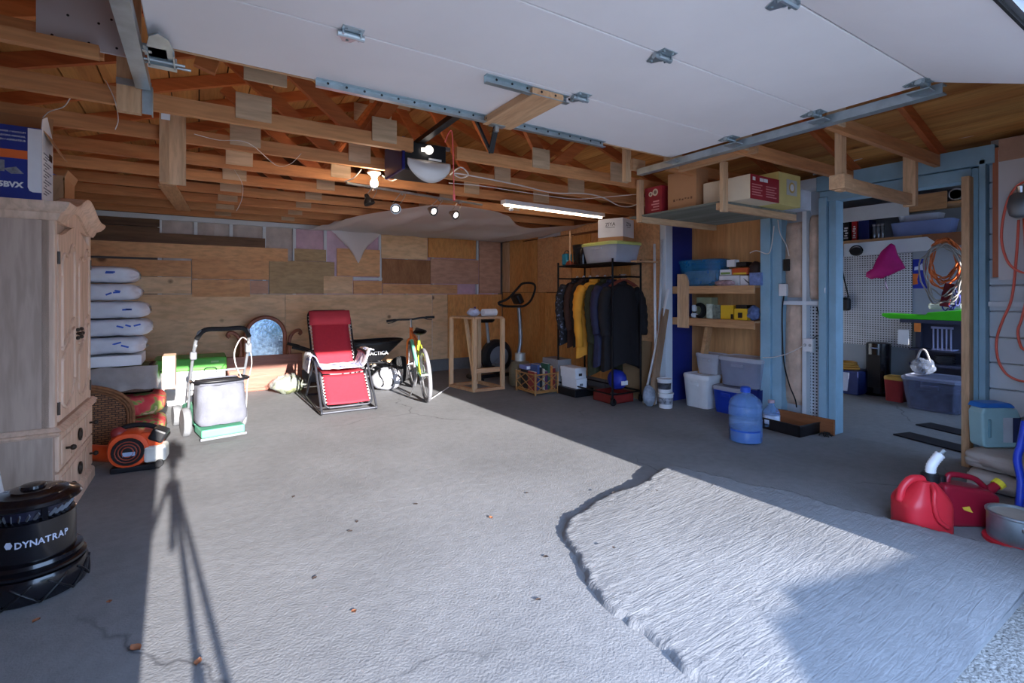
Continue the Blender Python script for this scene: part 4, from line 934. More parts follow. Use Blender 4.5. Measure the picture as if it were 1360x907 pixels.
def bag(s, q):
    a = 2*math.pi*s; c, sn = math.cos(a), math.sin(a); k = (abs(c)**4+abs(sn)**4)**-.25
    zz = .15+.36*q; wdt = .20*(1-.06*q); e = 1 if 0 < q < 1 else .9
    y = -.19+.155*sn*k*e-.05*(1-q)+.012*noise3(c*2, sn*2, q*3)
    return (wdt*c*k*e+.008*noise3(c*3, sn*3, q*5), y, zz+.02*sn*q+.012*noise3(c*2+5, sn*2, q*2))
mb = MB(); mb.grid(bag, 36, 14, wrap=True); mb.box((-.17, -.32, .49), (.17, -.05, .515)); part('grass_bag', mb, fab_grey, t, smooth=True)
mb = MB(); mb.tube(smoothpts([(-.2, -.04, .52), (-.19, -.34, .53), (.19, -.34, .53), (.2, -.04, .52)], 4), .012, 8); part('bag_frame', mb, black_pl, t, smooth=True)
mb = MB(); mb.box((-.17, -.36, .045), (.17, -.06, .115)); part('rear_flap', mb, mgreen, t, bevel=.012)
mb = MB(); mb.box((-.18, -.38, .03), (.18, -.36, .05)); part('rear_skid', mb, greypl, t)
for sx_ in (-1, 1):
    mb = MB(); mb.tube(smoothpts([(.20*sx_, .05, .20), (.215*sx_, -.12, .5), (.215*sx_, -.28, .78), (.205*sx_, -.34, .86)], 3), .012, 8); part('handle_bar', mb, barm, t, smooth=True)
mb = MB(); mb.tube(smoothpts([(-.215, -.29, .80), (-.20, -.36, .93), (-.15, -.39, .985), (.15, -.39, .985), (.20, -.36, .93), (.215, -.29, .80)], 4), .014, 8); part('top_handle', mb, barm, t, smooth=True)
mb = MB(); mb.tube(smoothpts([(-.205, -.352, .91), (-.15, -.39, .987), (0, -.392, .989), (.15, -.39, .987), (.205, -.352, .91)], 5), .02, 10); part('foam_grip', mb, black_rub, t, smooth=True)
mb = MB(); mb.cyl((-.215, -.18, .60), (.215, -.18, .60), .010, n=8); part('cross_bar', mb, barm, t)
mb = MB(); mb.cbox((-.215, -.27, .76), (.05, .05, .07)); part('control_box', mb, greypl, t, bevel=.012); mb = MB(); mb.cbox((.215, -.29, .80), (.05, .06, .09)); part('control_box', mb, greypl, t, bevel=.012)
mb = MB(); mb.tube(smoothpts([(.215, -.30, .86), (.15, -.33, .90), (.10, -.3, .78), (.12, -.25, .65), (.19, -.15, .50), (.16, -.1, .42)], 5), .005, 6); mb.tube(smoothpts([(.22, -.30, .84), (.25, -.27, .65), (.23, -.2, .45), (.2, -.28, .22), (.17, -.35, .12)], 5), .004, 6); part('cable', mb, white_wire, t, smooth=True)

# green-lidded white tote
t = thing('storage_chest', 'white storage chest with a bright green lid against the back wall', 'chest', (-.42, 6.95, 0))
mb = MB(); mb.box((0, 0, 0), (.70, .44, .39)); part('chest_body', mb, white_pl, t, bevel=.012)
mb = MB(); mb.box((-.015, -.02, .385), (.715, .46, .54)); ld = part('lid', mb, M('bright green plastic', srgb(92, 186, 72), .4, 0, .05), t, bevel=.02)
mb = MB(); mb.box((.55, -.023, .475), (.63, -.019, .495)); part('badge', mb, M('pale green badge', srgb(160, 214, 140), .5), ld)
for xh in (.05, .48):
    mb = MB(); mb.tube(smoothpts([(xh, -.02, .36), (xh+.01, -.04, .41), (xh+.06, -.045, .42), (xh+.12, -.04, .41), (xh+.13, -.02, .36)], 4), .006, 6); part('latch', mb, black_pl, t, smooth=True)

# dresser mirror with scroll brackets
cherry = WOOD('cherry wood', srgb(120, 68, 50), srgb(162, 100, 76), 0, 4, rv=0, rough=.45)
t = thing('dresser_mirror', 'arched cherry-wood dresser mirror with scroll brackets against the back wall', 'mirror', (.77, 7.42, 0))
mb = MB(); mb.box((-.46, 0, .03), (.46, .05, .47)); part('back_board', mb, cherry, t, bevel=.008)
mb = MB(); mb.box((-.46, -.02, 0), (.46, .07, .04)); part('foot_rail', mb, cherry, t, bevel=.006)
pf = [(-.24, .47), (-.24, .72)]+[(-.24*math.cos(a*math.pi/18), .72+.26*math.sin(a*math.pi/18)) for a in range(1, 18)]+[(.24, .72), (.24, .47)]
mb = MB(); mb.tube([(x, .02, z) for x, z in pf], .028, 10); part('mirror_frame', mb, cherry, t, smooth=True)
mb = MB(); mb.prism([(x*.97, z if z < .5 else .47+(z-.47)*.98) for x, z in pf], .012, .022, 'y'); mg_ = M('mirror glass', srgb(120, 140, 160), .12, 1, .35, sc=30, bump=.1, bsc=30); part('mirror_glass', mb, mg_, t)
for s in (-1, 1):
    mb = MB(); mb.tube(smoothpts([(s*.30, .02, .47), (s*.29, .02, .58), (s*.31, .02, .70), (s*.36, .02, .77), (s*.42, .02, .79), (s*.445, .02, .755), (s*.42, .02, .73)], 5), .024, 8); part('scroll_bracket', mb, cherry, t, smooth=True)
# bag of garland
garl = M('green and white garland', srgb(110, 116, 84), .8, 0, .6, 26, bump=.8, bsc=30)
t = thing('garland_bag', 'clear plastic bag of green and brown garland on the floor beside the red chair', 'bag', (1.0, 7.02, 0))
def blob(rx, ry, rz, n=.12, sd=0, nu=28, nv=16):
    mb = MB()
    def f(s, q):
        a = 2*math.pi*s; p = math.pi*q; d = Vector((math.sin(p)*math.cos(a), math.sin(p)*math.sin(a), -math.cos(p))); k = 1+n*noise3(d.x*2+sd, d.y*2, d.z*2)+n*.5*noise3(d.x*6+sd, d.y*6, d.z*6)
        z = rz+rz*d.z*k; return (rx*d.x*k, ry*d.y*k, max(0, z))
    mb.grid(f, nu, nv, wrap=True); return mb
part('garland', blob(.19, .15, .11, .25, 3), garl, t, smooth=True); part('plastic', blob(.21, .17, .125, .2, 8), M('clear bag film', srgb(216, 222, 216), .15, 0, .1, alpha=.3, bump=.6, bsc=18), t, smooth=True)
# ================================================================ red zero-gravity chair
red_fab = M('red mesh fabric', srgb(178, 40, 56), .8, 0, .06, 30, bump=.2, bsc=200)
tube_g = M('dark grey tube', srgb(70, 72, 80), .4, .5, .1)
t = thing('reclining_chair', 'red fabric reclining lounge chair with a dark tubular frame', 'chair', (1.42, 6.12, 0), math.radians(-2))
hw = .255
BT, BB, SF, LB = (.62, 1.06), (.22, .40), (-.27, .40), (-.56, .10)     # (y, z): back top, back foot, seat front, leg-rest foot
def strip(p, q, sag, name, w0=hw-.03, dz=0):
    mb = MB(); mb.grid(lambda s, k: (-w0+2*w0*s, p[0]+(q[0]-p[0])*k, p[1]+(q[1]-p[1])*k+dz-sag*math.sin(math.pi*s)*(.4+.6*math.sin(math.pi*k))), 9, 12); return part(name, mb, red_fab, t, smooth=True, solid=.006)
strip(BT, BB, .02, 'backrest'); strip(BB, SF, .03, 'seat'); lr = strip((SF[0]-.01, SF[1]-.02), LB, .015, 'leg_rest')
mb = MB(); mb.grid(lambda s, k: ((s-.5)*.50, BT[0]-.035-.40*.17*k*1.0-.03*math.sin(math.pi*k), BT[1]+.0-.17*k+.012), 8, 8); part('head_pillow', mb, M('lighter red fabric', srgb(196, 60, 72), .8, 0, .05), t, smooth=True, solid=.03)
for s in (-1, 1):
    mb = MB(); mb.tube(smoothpts([(s*hw*.75, BT[0]+.01, BT[1]+.015), (s*hw, BT[0]-.005, BT[1]-.04), (s*hw, (BT[0]+BB[0])/2, (BT[1]+BB[1])/2), (s*hw, BB[0]+.02, BB[1]+.03), (s*hw, BB[0]-.06, BB[1])], 4), .013, 8); part('back_rail', mb, black_pl, t, smooth=True)
    mb = MB(); mb.tube(smoothpts([(s*hw, BB[0]+.05, BB[1]-.02), (s*hw, 0, .375), (s*hw, SF[0], SF[1]-.0), (s*hw, SF[0]-.06, SF[1]-.07), (s*hw, LB[0]+.02, LB[1]+.02), (s*(hw-.05), LB[0]-.02, LB[1]-.03)], 4), .012, 8); part('seat_rail', mb, tube_g, t, smooth=True)
    x = s*(hw+.035)
    mb = MB(); mb.tube(smoothpts([(x, -.60, .05), (x, -.56, .10), (x, -.33, .35), (x, -.16, .52), (x, .0, .575), (x, .12, .57)], 4), .013, 8); part('front_leg', mb, tube_g, t, smooth=True)
    mb = MB(); mb.tube(smoothpts([(x, .55, .02), (x, .45, .06), (x, .20, .30), (x, -.05, .50), (x, -.12, .56)], 4), .013, 8); part('rear_leg', mb, tube_g, t, smooth=True)
    mb = MB(); mb.tube(smoothpts([(x, -.20, .575), (x, -.05, .60), (x, .12, .60), (x, .25, .59)], 4), .022, 8); part('armrest', mb, black_pl, t, smooth=True)
    mb = MB(); mb.tube(smoothpts([(x, -.60, .055), (x, -.62, .02), (x, -.5, .014), (x, 0, .014), (x, .5, .014), (x, .56, .02)], 4), .012, 8); part('floor_runner', mb, tube_g, t, smooth=True)
    for name, p, q, nn in (('leg_rest_lacing', SF, LB, 9), ('backrest_lacing', BT, BB, 14)):
        mb = MB(); pts = []
        for i in range(2*nn+1):
            k = .06+.88*i/(2*nn); pts.append((s*(hw-.028 if i % 2 else hw+.004), p[0]+(q[0]-p[0])*k-.01, p[1]+(q[1]-p[1])*k-.01))
        mb.tube(pts, .0045, 5); part(name, mb, M('white elastic', srgb(230, 222, 222), .7), t)
mb = MB(); mb.cyl((-hw*.75, BT[0]+.01, BT[1]+.015), (hw*.75, BT[0]+.01, BT[1]+.015), .013, n=8); part('top_rail', mb, black_pl, t)
mb = MB(); mb.cyl((-hw-.03, -.61, .025), (hw+.03, -.61, .025), .013, n=8); part('front_foot_bar', mb, tube_g, t)
mb = MB(); mb.cyl((-hw-.03, .555, .02), (hw+.03, .555, .02), .013, n=8); part('rear_foot_bar', mb, tube_g, t)
mb = MB(); mb.cyl((-hw+.05, LB[0]-.02, LB[1]-.03), (hw-.05, LB[0]-.02, LB[1]-.03), .012, n=8); part('leg_rest_bar', mb, tube_g, t)
# white and blue cloth thrown over the seat
m_, nt, b = _base('white and blue cloth'); vec = _coords(nt)
nt.links.new(_ramp(nt, _noise(nt, vec, 7, 3, 1), [(.46, srgb(228, 222, 226)), (.56, srgb(206, 206, 220)), (.6, srgb(70, 90, 176)), (.68, srgb(214, 210, 220))]), b.inputs['Base Color']); b.inputs['Roughness'].default_value = .9; _bump(nt, b, _noise(nt, vec, 18), .5)
mb = MB()
def cloth(s, k):
    x = -.42+.78*s; y = .20-.46*k; z = .435
    if x < -.30: z = .62-.5*max(0, -.34-x)*2.2-.03
    elif x < -.24: z = .44+(-.24-x)/.06*.16
    if x > .30: z = .62
    elif x > .24: z = .44+(x-.24)/.06*.18
    if x < -.35: z = .60-(-.35-x)*2.8; x = -.345-(-.35-x)*.4
    return (x+.012*noise3(s*5, k*5, 1), y+.02*noise3(s*6, k*4, 2), z+.018*noise3(s*7, k*7, 3)+.01)
mb.grid(cloth, 30, 16); single('blanket', mb, m_, 'white and blue cloth thrown over the seat of the red lounge chair', 'blanket', (1.42, 6.12, 0), math.radians(-2), smooth=True, solid=.008)

# ================================================================ wheelbarrow
t = thing('wheelbarrow', 'black wheelbarrow with white lettering standing by the back wall', 'wheelbarrow', (2.0, 7.05, 0), math.radians(-2))
mb = MB()
def wb_(s, k):
    a = 2*math.pi*s; c, sn = math.cos(a), math.sin(a); p = 3; q = (abs(c)**p+abs(sn)**p)**(-1/p)
    rx = .24+.16*k; ry = .20+.10*k; x0 = -.02+.05*k+(.10*k if c > .2 else 0)*c
    return (x0+rx*c*q, ry*sn*q, .36+.26*k+(.02*k*c if c > 0 else 0))
mb.grid(wb_, 40, 8, wrap=True); n0 = len(mb.v); mb.f.append(tuple(range(39, -1, -1)))
tr_ = part('tray', mb, black_pl, t, smooth='auto', solid=.006)
mb = MB(); mb.tube([Vector(wb_(i/40, 1)) for i in range(40)], .009, 6, closed=True); part('rim', mb, black_pl, tr_, smooth=True)
text('PRACTICA', .07, paper, tr_, (.09, -.268, .475), (math.radians(69), 0, 0), bold=.0015)
mb = MB(); mb.box((-.125, -.264, .455), (-.095, -.254, .495), rot=(-.36, 0, 0)); part('logo', mb, paper, tr_)
for s in (-1, 1):
    mb = MB(); mb.tube(smoothpts([(-.85, s*.27, .58), (-.6, s*.25, .48), (-.3, s*.2, .35), (.2, s*.12, .32), (.5, s*.06, .22)], 4), .016, 8); part('handle_tube', mb, black_pl, t, smooth=True)
    mb = MB(); mb.cyl((-.98, s*.28, .62), (-.83, s*.27, .575), .02, n=10); part('grip', mb, black_rub, t)
    mb = MB(); mb.tube(smoothpts([(-.10, s*.17, .34), (-.16, s*.2, .15), (-.18, s*.2, .016), (-.05, s*.2, .014), (.02, s*.17, .15), (.08, s*.14, .33)], 4), .012, 8); part('leg', mb, black_pl, t, smooth=True)
mb = MB(); mb.lathe([(.11, -.04), (.17, -.04), (.19, -.02), (.19, .02), (.17, .04), (.11, .04)], (.52, 0, .19), 24, axis='y'); whl = part('wheel', mb, black_rub, t, smooth='auto')
mb = MB(); mb.lathe([(0, -.02), (.115, -.015), (.115, .015), (0, .02)], (.52, 0, .19), 20, axis='y'); part('rim', mb, orange, whl)
# strapped white sports bag in front of it
t = thing('sports_bag', 'round white bag with black straps under the wheelbarrow', 'bag', (2.16, 6.55, .002))
mb = blob(.21, .18, .15, .08, 4); part('bag_body', mb, M('white and grey camo fabric', srgb(190, 192, 200), .7, 0, .35, 12), t, smooth=True)
for k in range(3):
    a0 = (-.12, .0, .12)[k]; mb = MB(); mb.tube([(a0*1.0+.02*math.sin(i), -.19*math.cos(i*.22-.2)*(1-abs(a0)*1.2), .16+.152*math.sin(i*.22-.55)) for i in range(13)], .011, 6); part('strap', mb, black_pl, t, smooth=True)

# ================================================================ bicycle
r0 = Vector((2.32, 5.56, 0)); r1 = Vector((2.53, 6.56, 0)); yaw = math.atan2(-(r1-r0).x, (r1-r0).y); wbz = (r1-r0).length
t = thing('bicycle', 'orange and lime green mountain bicycle on its kickstand in the sun', 'bicycle', r0, yaw); t.rotation_euler = (0, math.radians(-4), yaw)
R = .325; tyre = M('dusty grey tyre', srgb(128, 128, 132), .85, 0, .12, 40, bump=.5, bsc=90)
def wheel(y):
    mb = MB(); mb.tube([(0, y+(R-.024)*math.cos(i*math.pi/24), R+(R-.024)*math.sin(i*math.pi/24)) for i in range(48)], .024, 10, closed=True); w_ = part('wheel', mb, tyre, t, smooth=True)
    mb = MB(); mb.tube([(0, y+(R-.055)*math.cos(i*math.pi/24), R+(R-.055)*math.sin(i*math.pi/24)) for i in range(48)], .011, 6, closed=True); part('rim', mb, steel, w_, smooth=True)
    for i in range(20):
        a = i*math.pi/10; mb = MB(); mb.cyl((.02*(1 if i % 2 else -1), y+.02*math.cos(a+.5), R+.02*math.sin(a+.5)), (0, y+(R-.055)*math.cos(a), R+(R-.055)*math.sin(a)), .0016, n=4); part('spoke', mb, steel, w_)
    mb = MB(); mb.cyl((-.05, y, R), (.05, y, R), .02, n=12); part('hub', mb, steel, w_)
wheel(0); wheel(wbz)
lime = M('lime green paint', srgb(190, 206, 62), .35, 0, .08); teal_p = M('teal green paint', srgb(120, 206, 170), .35, 0, .08); or_p = M('orange paint', srgb(222, 112, 36), .35, 0, .06)
BBk = (0, .44, .29); ST = (0, .27, .72); HT = (0, .83, .80); HB = (0, .86, .68)
for nm, a, b_, r, m_ in (('seat_tube', BBk, ST, .018, lime), ('top_tube', (0, .28, .68), HT, .018, or_p), ('down_tube', BBk, HB, .022, teal_p), ('head_tube', HB, (0, .815, .85), .024, or_p)):
    mb = MB(); mb.cyl(a, b_, r, n=12); part(nm, mb, m_, t, smooth='auto')
for s in (-1, 1):
    mb = MB(); mb.tube(smoothpts([(s*.055, 0, R), (s*.045, .13, .47), (s*.02, .26, .66)], 4), .009, 8); part('seat_stay', mb, lime, t, smooth=True)
    mb = MB(); mb.tube(smoothpts([(s*.055, 0, R), (s*.04, .25, .31), (0, .44, .29)], 4), .010, 8); part('chain_stay', mb, teal_p, t, smooth=True)
    mb = MB(); mb.tube(smoothpts([(s*.055, wbz, R), (s*.055, wbz-.05, .5), (s*.05, .875, .66), (0, .868, .70)], 4), .015, 8); part('fork_blade', mb, or_p if s < 0 else or_p, t, smooth=True)
    mb = MB(); mb.cyl((s*.20, .80, .965), (s*.32, .785, .96), .017, n=10); part('grip', mb, black_rub, t)
    mb = MB(); mb.tube([(s*.18, .82, .955), (s*.24, .86, .93), (s*.30, .86, .925)], .006, 6); part('brake_lever', mb, black_pl, t)
    mb = MB(); mb.bar((s*.09, .44+s*.15, .29-s*.06), (s*.14, .44+s*.15, .29-s*.06), .08, .02); mb.bar((s*.07, .44, .29), (s*.09, .44+s*.15, .29-s*.06), .016, .02); part('pedal', mb, black_pl, t)
mb = MB(); mb.tube(smoothpts([(-.32, .785, .96), (-.15, .805, .965), (0, .81, .955), (.15, .805, .965), (.32, .785, .96)], 4), .013, 8); part('handlebar', mb, black_pl, t, smooth=True)
mb = MB(); mb.cyl((0, .815, .84), (0, .80, .955), .014, n=10); part('stem', mb, steel, t)
mb = MB(); mb.cyl(ST, (0, .245, .80), .013, n=10); part('seat_post', mb, steel, t)
mb = MB(); mb.grid(lambda s, k: ((.075*(1-k)**1.2+.02)*math.cos(2*math.pi*s)*(1 if 0 < k < 1 else .6), .13+.26*k, .83+.035*math.sin(2*math.pi*s)*(1 if 0 < k < 1 else .5)+.012*k), 18, 10, wrap=True); part('saddle', mb, black_pl, t, smooth=True)
mb = MB(); mb.lathe([(.02, -.006), (.095, -.004), (.095, .004), (.02, .006)], (.06, .44, .29), 28, axis='x'); part('chainring', mb, greypl, t)
mb = MB(); mb.tube([(-.03, .40, .27), (-.13, .42, .015)], .008, 8); part('kickstand', mb, steel, t)
mb = MB(); mb.cyl((.045, .0, R), (.065, .0, R), .045, n=20); part('sprocket', mb, steel, t)

# ================================================================ timber stand with odds and ends on it
A_, B_, C_, D_ = Vector((2.99, 6.30, 0)), Vector((3.08, 5.78, 0)), Vector((3.50, 5.76, 0)), Vector((3.43, 6.30, 0))
t = thing('timber_stand', 'open pale pine stand with four tall legs by the plywood wall', 'stand', B_); o = B_; H = .985
for p in (A_, B_, C_, D_):
    mb = MB(); mb.bar(p-o, p-o+Vector((0, 0, H-.02)), .055, .04, (0, 1, 0)); part('leg', mb, pine, t)
mb = MB(); mb.bar(B_-o+Vector((.05, .05, .0)), A_-o+Vector((.10, -.25, H-.03)), .045, .035, (0, 1, 0)); part('diagonal_brace', mb, pine, t)
for p, q in ((A_, B_), (B_, C_), (C_, D_), (D_, A_)):
    mb = MB(); mb.bar(p-o+Vector((0, 0, H-.012)), q-o+Vector((0, 0, H-.012)), .05, .022); part('top_rail', mb, pineX, t)
    mb = MB(); mb.bar(p-o+Vector((0, 0, .022)), q-o+Vector((0, 0, .022)), .07, .036); part('bottom_rail', mb, pineX, t)
mb = MB(); mb.bar(B_-o+Vector((.03, .05, .27)), C_-o+Vector((-.02, .05, .27)), .05, .06); part('middle_rail', mb, pineX, t)
mb = MB(); mb.prism([(q-o).to_2d() for q in (A_, B_, C_, D_)], H-.001, H+.004, 'z'); part('top_sheet', mb, gusset_mat, t)
mb = MB(); mb.cyl((0, 0, 0), (.22, .03, 0), .05, n=18); single('paper_roll', mb, paper, 'white roll lying on top of the pine stand', 'roll', (3.30, 5.95, H+.056), 0)
single('crumpled_bag', blob(.09, .07, .055, .2, 2), M('blue and white plastic bag', srgb(190, 196, 220), .3, 0, .4, 14, bump=.6), 'crumpled blue and white plastic bag on the pine stand', 'bag', (3.17, 5.97, H+.006), smooth=True)
t = thing('spray_can', 'small purple spray can standing on the pine stand', 'spray can', (3.27, 6.12, H+.006)); mb = MB(); mb.lathe([(.026, 0), (.026, .09), (.018, .1)], n=14); part('can', mb, M('purple paint can', srgb(110, 60, 120), .35), t, smooth='auto'); mb = MB(); mb.lathe([(.014, .1), (.014, .125), (0, .125)], n=12); part('cap', mb, M('purple paint can', srgb(110, 60, 120), .35), t)
# thin white sticks lying across the floor by the stand
mb = MB(); mb.cyl(PZ(572, 530, .008), PZ(596, 514, .008), .006, n=6); single('white_stick', mb, white_pl, 'thin white rod lying on the floor beside the pine stand foot', 'rod')

# ================================================================ exercise bike
t = thing('exercise_bike', 'black upright exercise bike with looped handlebar against the plywood', 'exercise bike', (3.95, 6.55, 0))
silver = M('silver tube', srgb(150, 154, 162), .35, .6, .08)
mb = MB(); mb.bar((-.45, 0, .05), (.45, 0, .05), .06, .05); part('base_beam', mb, black_pl, t)
for x in (-.45, .45):
    mb = MB(); mb.cyl((x, -.22, .035), (x, .22, .035), .034, n=12); part('stabiliser', mb, black_pl, t)
mb = MB(); mb.lathe([(.10, -.09), (.22, -.08), (.26, -.04), (.26, .04), (.22, .08), (.10, .09)], (-.08, 0, .34), 28, axis='y'); fw = part('flywheel_cover', mb, black_pl, t, smooth='auto')
mb = MB(); mb.lathe([(.05, -.1), (.16, -.095), (.16, -.09)], (-.08, 0, .34), 24, axis='y'); part('side_disc', mb, greypl, fw)
mb = MB(); mb.tube(smoothpts([(.28, 0, .08), (.30, 0, .25), (.36, 0, .5), (.36, 0, .8), (.33, 0, 1.12)], 4), .032, 12); part('front_column', mb, silver, t, smooth=True)
mb = MB(); mb.cyl((-.20, 0, .45), (-.25, 0, .86), .024, n=12); part('seat_post', mb, silver, t)
mb = MB(); mb.lathe([(0, .93), (.10, .93), (.13, .90), (.10, .865), (0, .86)], (-.26, 0, 0), 20, sx=1.15, sy=.85); part('saddle', mb, black_pl, t, smooth='auto')
mb = MB(); mb.cbox((.29, -.02, 1.22), (.10, .22, .17), rot=(0, -.5, 0)); part('console', mb, black_pl, t, bevel=.03)
mb = MB(); lp_ = [(.30, -.05, 1.10), (.0, -.12, 1.11), (-.10, -.1, 1.16), (.05, -.12, 1.22), (.22, -.14, 1.38), (.32, -.14, 1.46), (.52, -.12, 1.46), (.58, -.1, 1.38), (.50, -.1, 1.20), (.40, -.06, 1.11)]
mb.tube(smoothpts(lp_+[lp_[0]], 4), .018, 8); part('handlebar_loop', mb, black_rub, t, smooth=True)
for s in (-1, 1):
    mb = MB(); mb.bar((-.08, s*.12, .34), (-.08+s*.12, s*.14, .24), .02, .03); mb.bar((-.08+s*.12, s*.14, .24), (-.08+s*.12, s*.24, .24), .08, .025); part('pedal_crank', mb, greypl, t)

# ================================================================ rattan crate of books, cartons
yawc = math.atan2(5.6-5.15, 3.63-3.6)-math.pi/2
t = thing('bamboo_crate', 'low bamboo crate with crossed canes holding books beside the clothes rack', 'crate', (3.62, 5.15, 0))
cane = M('bamboo cane', srgb(170, 122, 70), .5, 0, .15, 20)
cw, cd_, chh = .36, .44, .28
for x, y in ((0, 0), (cw, 0), (0, cd_), (cw, cd_)):
    mb = MB(); mb.cyl((x, y, 0), (x, y, chh), .013, n=8); part('corner_cane', mb, cane, t)
for z in (.03, .26):
    for p, q in (((0, 0), (cw, 0)), ((cw, 0), (cw, cd_)), ((cw, cd_), (0, cd_)), ((0, cd_), (0, 0))):
        mb = MB(); mb.cyl((*p, z), (*q, z), .010, n=8); part('rail_cane', mb, cane, t)
for side in (0, 1):
    for a, b_ in (((0, .03), (1, .26)), ((1, .03), (0, .26)), ((.5, .03), (0, .145)), ((.5, .03), (1, .145)), ((.5, .26), (0, .145)), ((.5, .26), (1, .145))):
        P3 = lambda s, z: (cw*s, 0, z) if side == 0 else (0, cd_*s, z)
        mb = MB(); mb.cyl(P3(*a), P3(*b_), .006, n=6); part('cross_cane', mb, cane, t)
mb = MB(); mb.box((.01, .01, .03), (cw-.01, cd_-.01, .05)); part('bottom', mb, cane, t)
cols = [(150, 60, 60), (60, 80, 130), (40, 40, 44), (180, 170, 150), (90, 50, 90), (60, 100, 80), (200, 120, 60), (120, 40, 50)]
bl = ['red', 'blue', 'black', 'cream', 'purple', 'green', 'orange', 'maroon']
for k in range(8):
    cm = M('book cover '+bl[k], srgb(*cols[k]), .5); t = thing('book', '%s-spined book standing in the bamboo crate' % bl[k], 'book', (3.64+.042*k, 5.19, .052), group='books in the bamboo crate')
    h_ = .24+.03*((k*7) % 4); mb = MB(); mb.box((0, 0, 0), (.034, .16, h_)); mb.v = mb.v; part('cover', mb, cm, t); mb = MB(); mb.box((.004, .004, h_), (.030, .156, h_+.0015)); part('pages', mb, paper, t)
t = thing('book', 'pale blue paperback lying flat across the upright books', 'book', (3.64, 5.38, .30)); mb = MB(); mb.box((0, 0, 0), (.3, .18, .05)); part('cover', mb, M('book cover pale blue', srgb(120, 130, 190), .5), t); mb = MB(); mb.box((.004, -.001, .006), (.296, .0, .044)); part('pages', mb, paper, t)
mb = MB(); mb.box((.02, .0, -.25), (.28, .16, -.002)); part('stack_below', mb, M('book cover black', srgb(40, 40, 44), .5), t)
def carton(name, label, loc, dims, mat, rz=0, lab=None, cat='box', lid=True):
    t = thing(name, label, cat, loc, rz); w_, d_, h_ = dims
    mb = MB(); mb.box((0, 0, 0), dims); part('carton', mb, mat, t, bevel=.003)
    if lid:
        mb = MB(); mb.box((-.003, -.003, h_*.72), (w_+.003, d_+.003, h_+.003)); part('lid', mb, mat, t, bevel=.003)
    if lab:
        mb = MB(); mb.box((w_*.3, -.0045, h_*.25), (w_*.6, -.003, h_*.5)); part('print', mb, lab, t)
    return t
greyc = M('grey carton', srgb(150, 146, 146), .8, 0, .05)
carton('grey_carton', 'plain grey carton standing behind the bamboo crate', (4.02, 5.20, 0), (.22, .34, .42), greyc)
carton('shoe_box', 'lower white shoe box beside the bamboo crate', (4.02, 4.82, .10), (.17, .30, .12), paper, lab=greypl)
carton('shoe_box', 'upper white shoe box stacked beside the bamboo crate', (4.0, 4.82, .226), (.18, .30, .13), paper, lab=black_pl)
single('low_plinth', MB().box((0, 0, 0), (.30, .36, .098)), black_pl, 'low black platform under the white shoe boxes', 'platform', (3.97, 4.78, 0), bevel=.006)
t = thing('gas_bottle', 'squat drab gas bottle with a square collar behind the bamboo crate', 'gas bottle', (3.85, 5.85, 0))
drab = M('drab painted steel', srgb(120, 112, 92), .5, .1, .1)
mb = MB(); mb.lathe([(.12, 0), (.15, .02), (.16, .08), (.16, .26), (.13, .33), (.06, .36)], n=28); part('tank', mb, drab, t, smooth='auto')
mb = MB(); mb.lathe([(.075, .34), (.075, .46), (.065, .46), (.065, .34)], n=20); part('collar', mb, M('pale grey steel', srgb(190, 190, 184), .4, .3, .1), t, smooth='auto'); mb = MB(); mb.cyl((0, 0, .35), (0, 0, .44), .02, n=10); part('valve', mb, steel, t)

# ================================================================ rolling clothes rack
rk = M('black rack steel', srgb(28, 28, 32), .35, .6, .1)
KX0, KX1, KY0, KY1, KH = 4.04, 4.50, 4.20, 5.22, 1.66
t = thing('clothes_rack', 'black steel rolling clothes rack hung with jackets', 'clothes rack', (KX0, KY0, 0)); kw, kl = KX1-KX0, KY1-KY0
for x, y in ((0, 0), (kw, 0), (0, kl), (kw, kl)):
    mb = MB(); mb.cyl((x, y, .085), (x, y, KH+.05), .0125, n=10); part('post', mb, rk, t)
    mb = MB(); mb.lathe([(.0, -.015), (.038, -.015), (.042, -.008), (.042, .008), (.038, .015), (0, .015)], (x+.012, y, .042), 16, axis='y'); cs = part('caster', mb, black_rub, t, smooth='auto')
    mb = MB(); mb.box((x-.01, y-.022, .035), (x+.02, y-.017, .09)); mb.box((x-.01, y+.017, .035), (x+.02, y+.022, .09)); mb.box((x-.01, y-.022, .085), (x+.02, y+.022, .09)); part('fork', mb, rk, cs)
for x in (0, kw/2, kw):
    mb = MB(); z = KH if x != kw/2 else 1.50; mb.cyl((x, 0, z), (x, kl, z), .011 if x != kw/2 else .014, n=10); part('long_bar', mb, rk, t)
for y in (0, kl):
    for z in (KH, 1.50, .13):
        mb = MB(); mb.cyl((0, y, z), (kw, y, z), .010, n=8); part('end_bar', mb, rk, t)
for i in range(11):
    mb = MB(); x = kw*(i+.5)/11; mb.cyl((x, 0, KH+.005), (x, kl, KH+.005), .003, n=5); part('shelf_wire', mb, rk, t)
mb = MB(); mb.cyl((0, 0, .13), (0, kl, .13), .010, n=8); part('long_bar', mb, rk, t); mb = MB(); mb.cyl((kw, 0, .13), (kw, kl, .13), .010, n=8); part('long_bar', mb, rk, t)
RXc, RZc = KX0+kw/2, 1.50
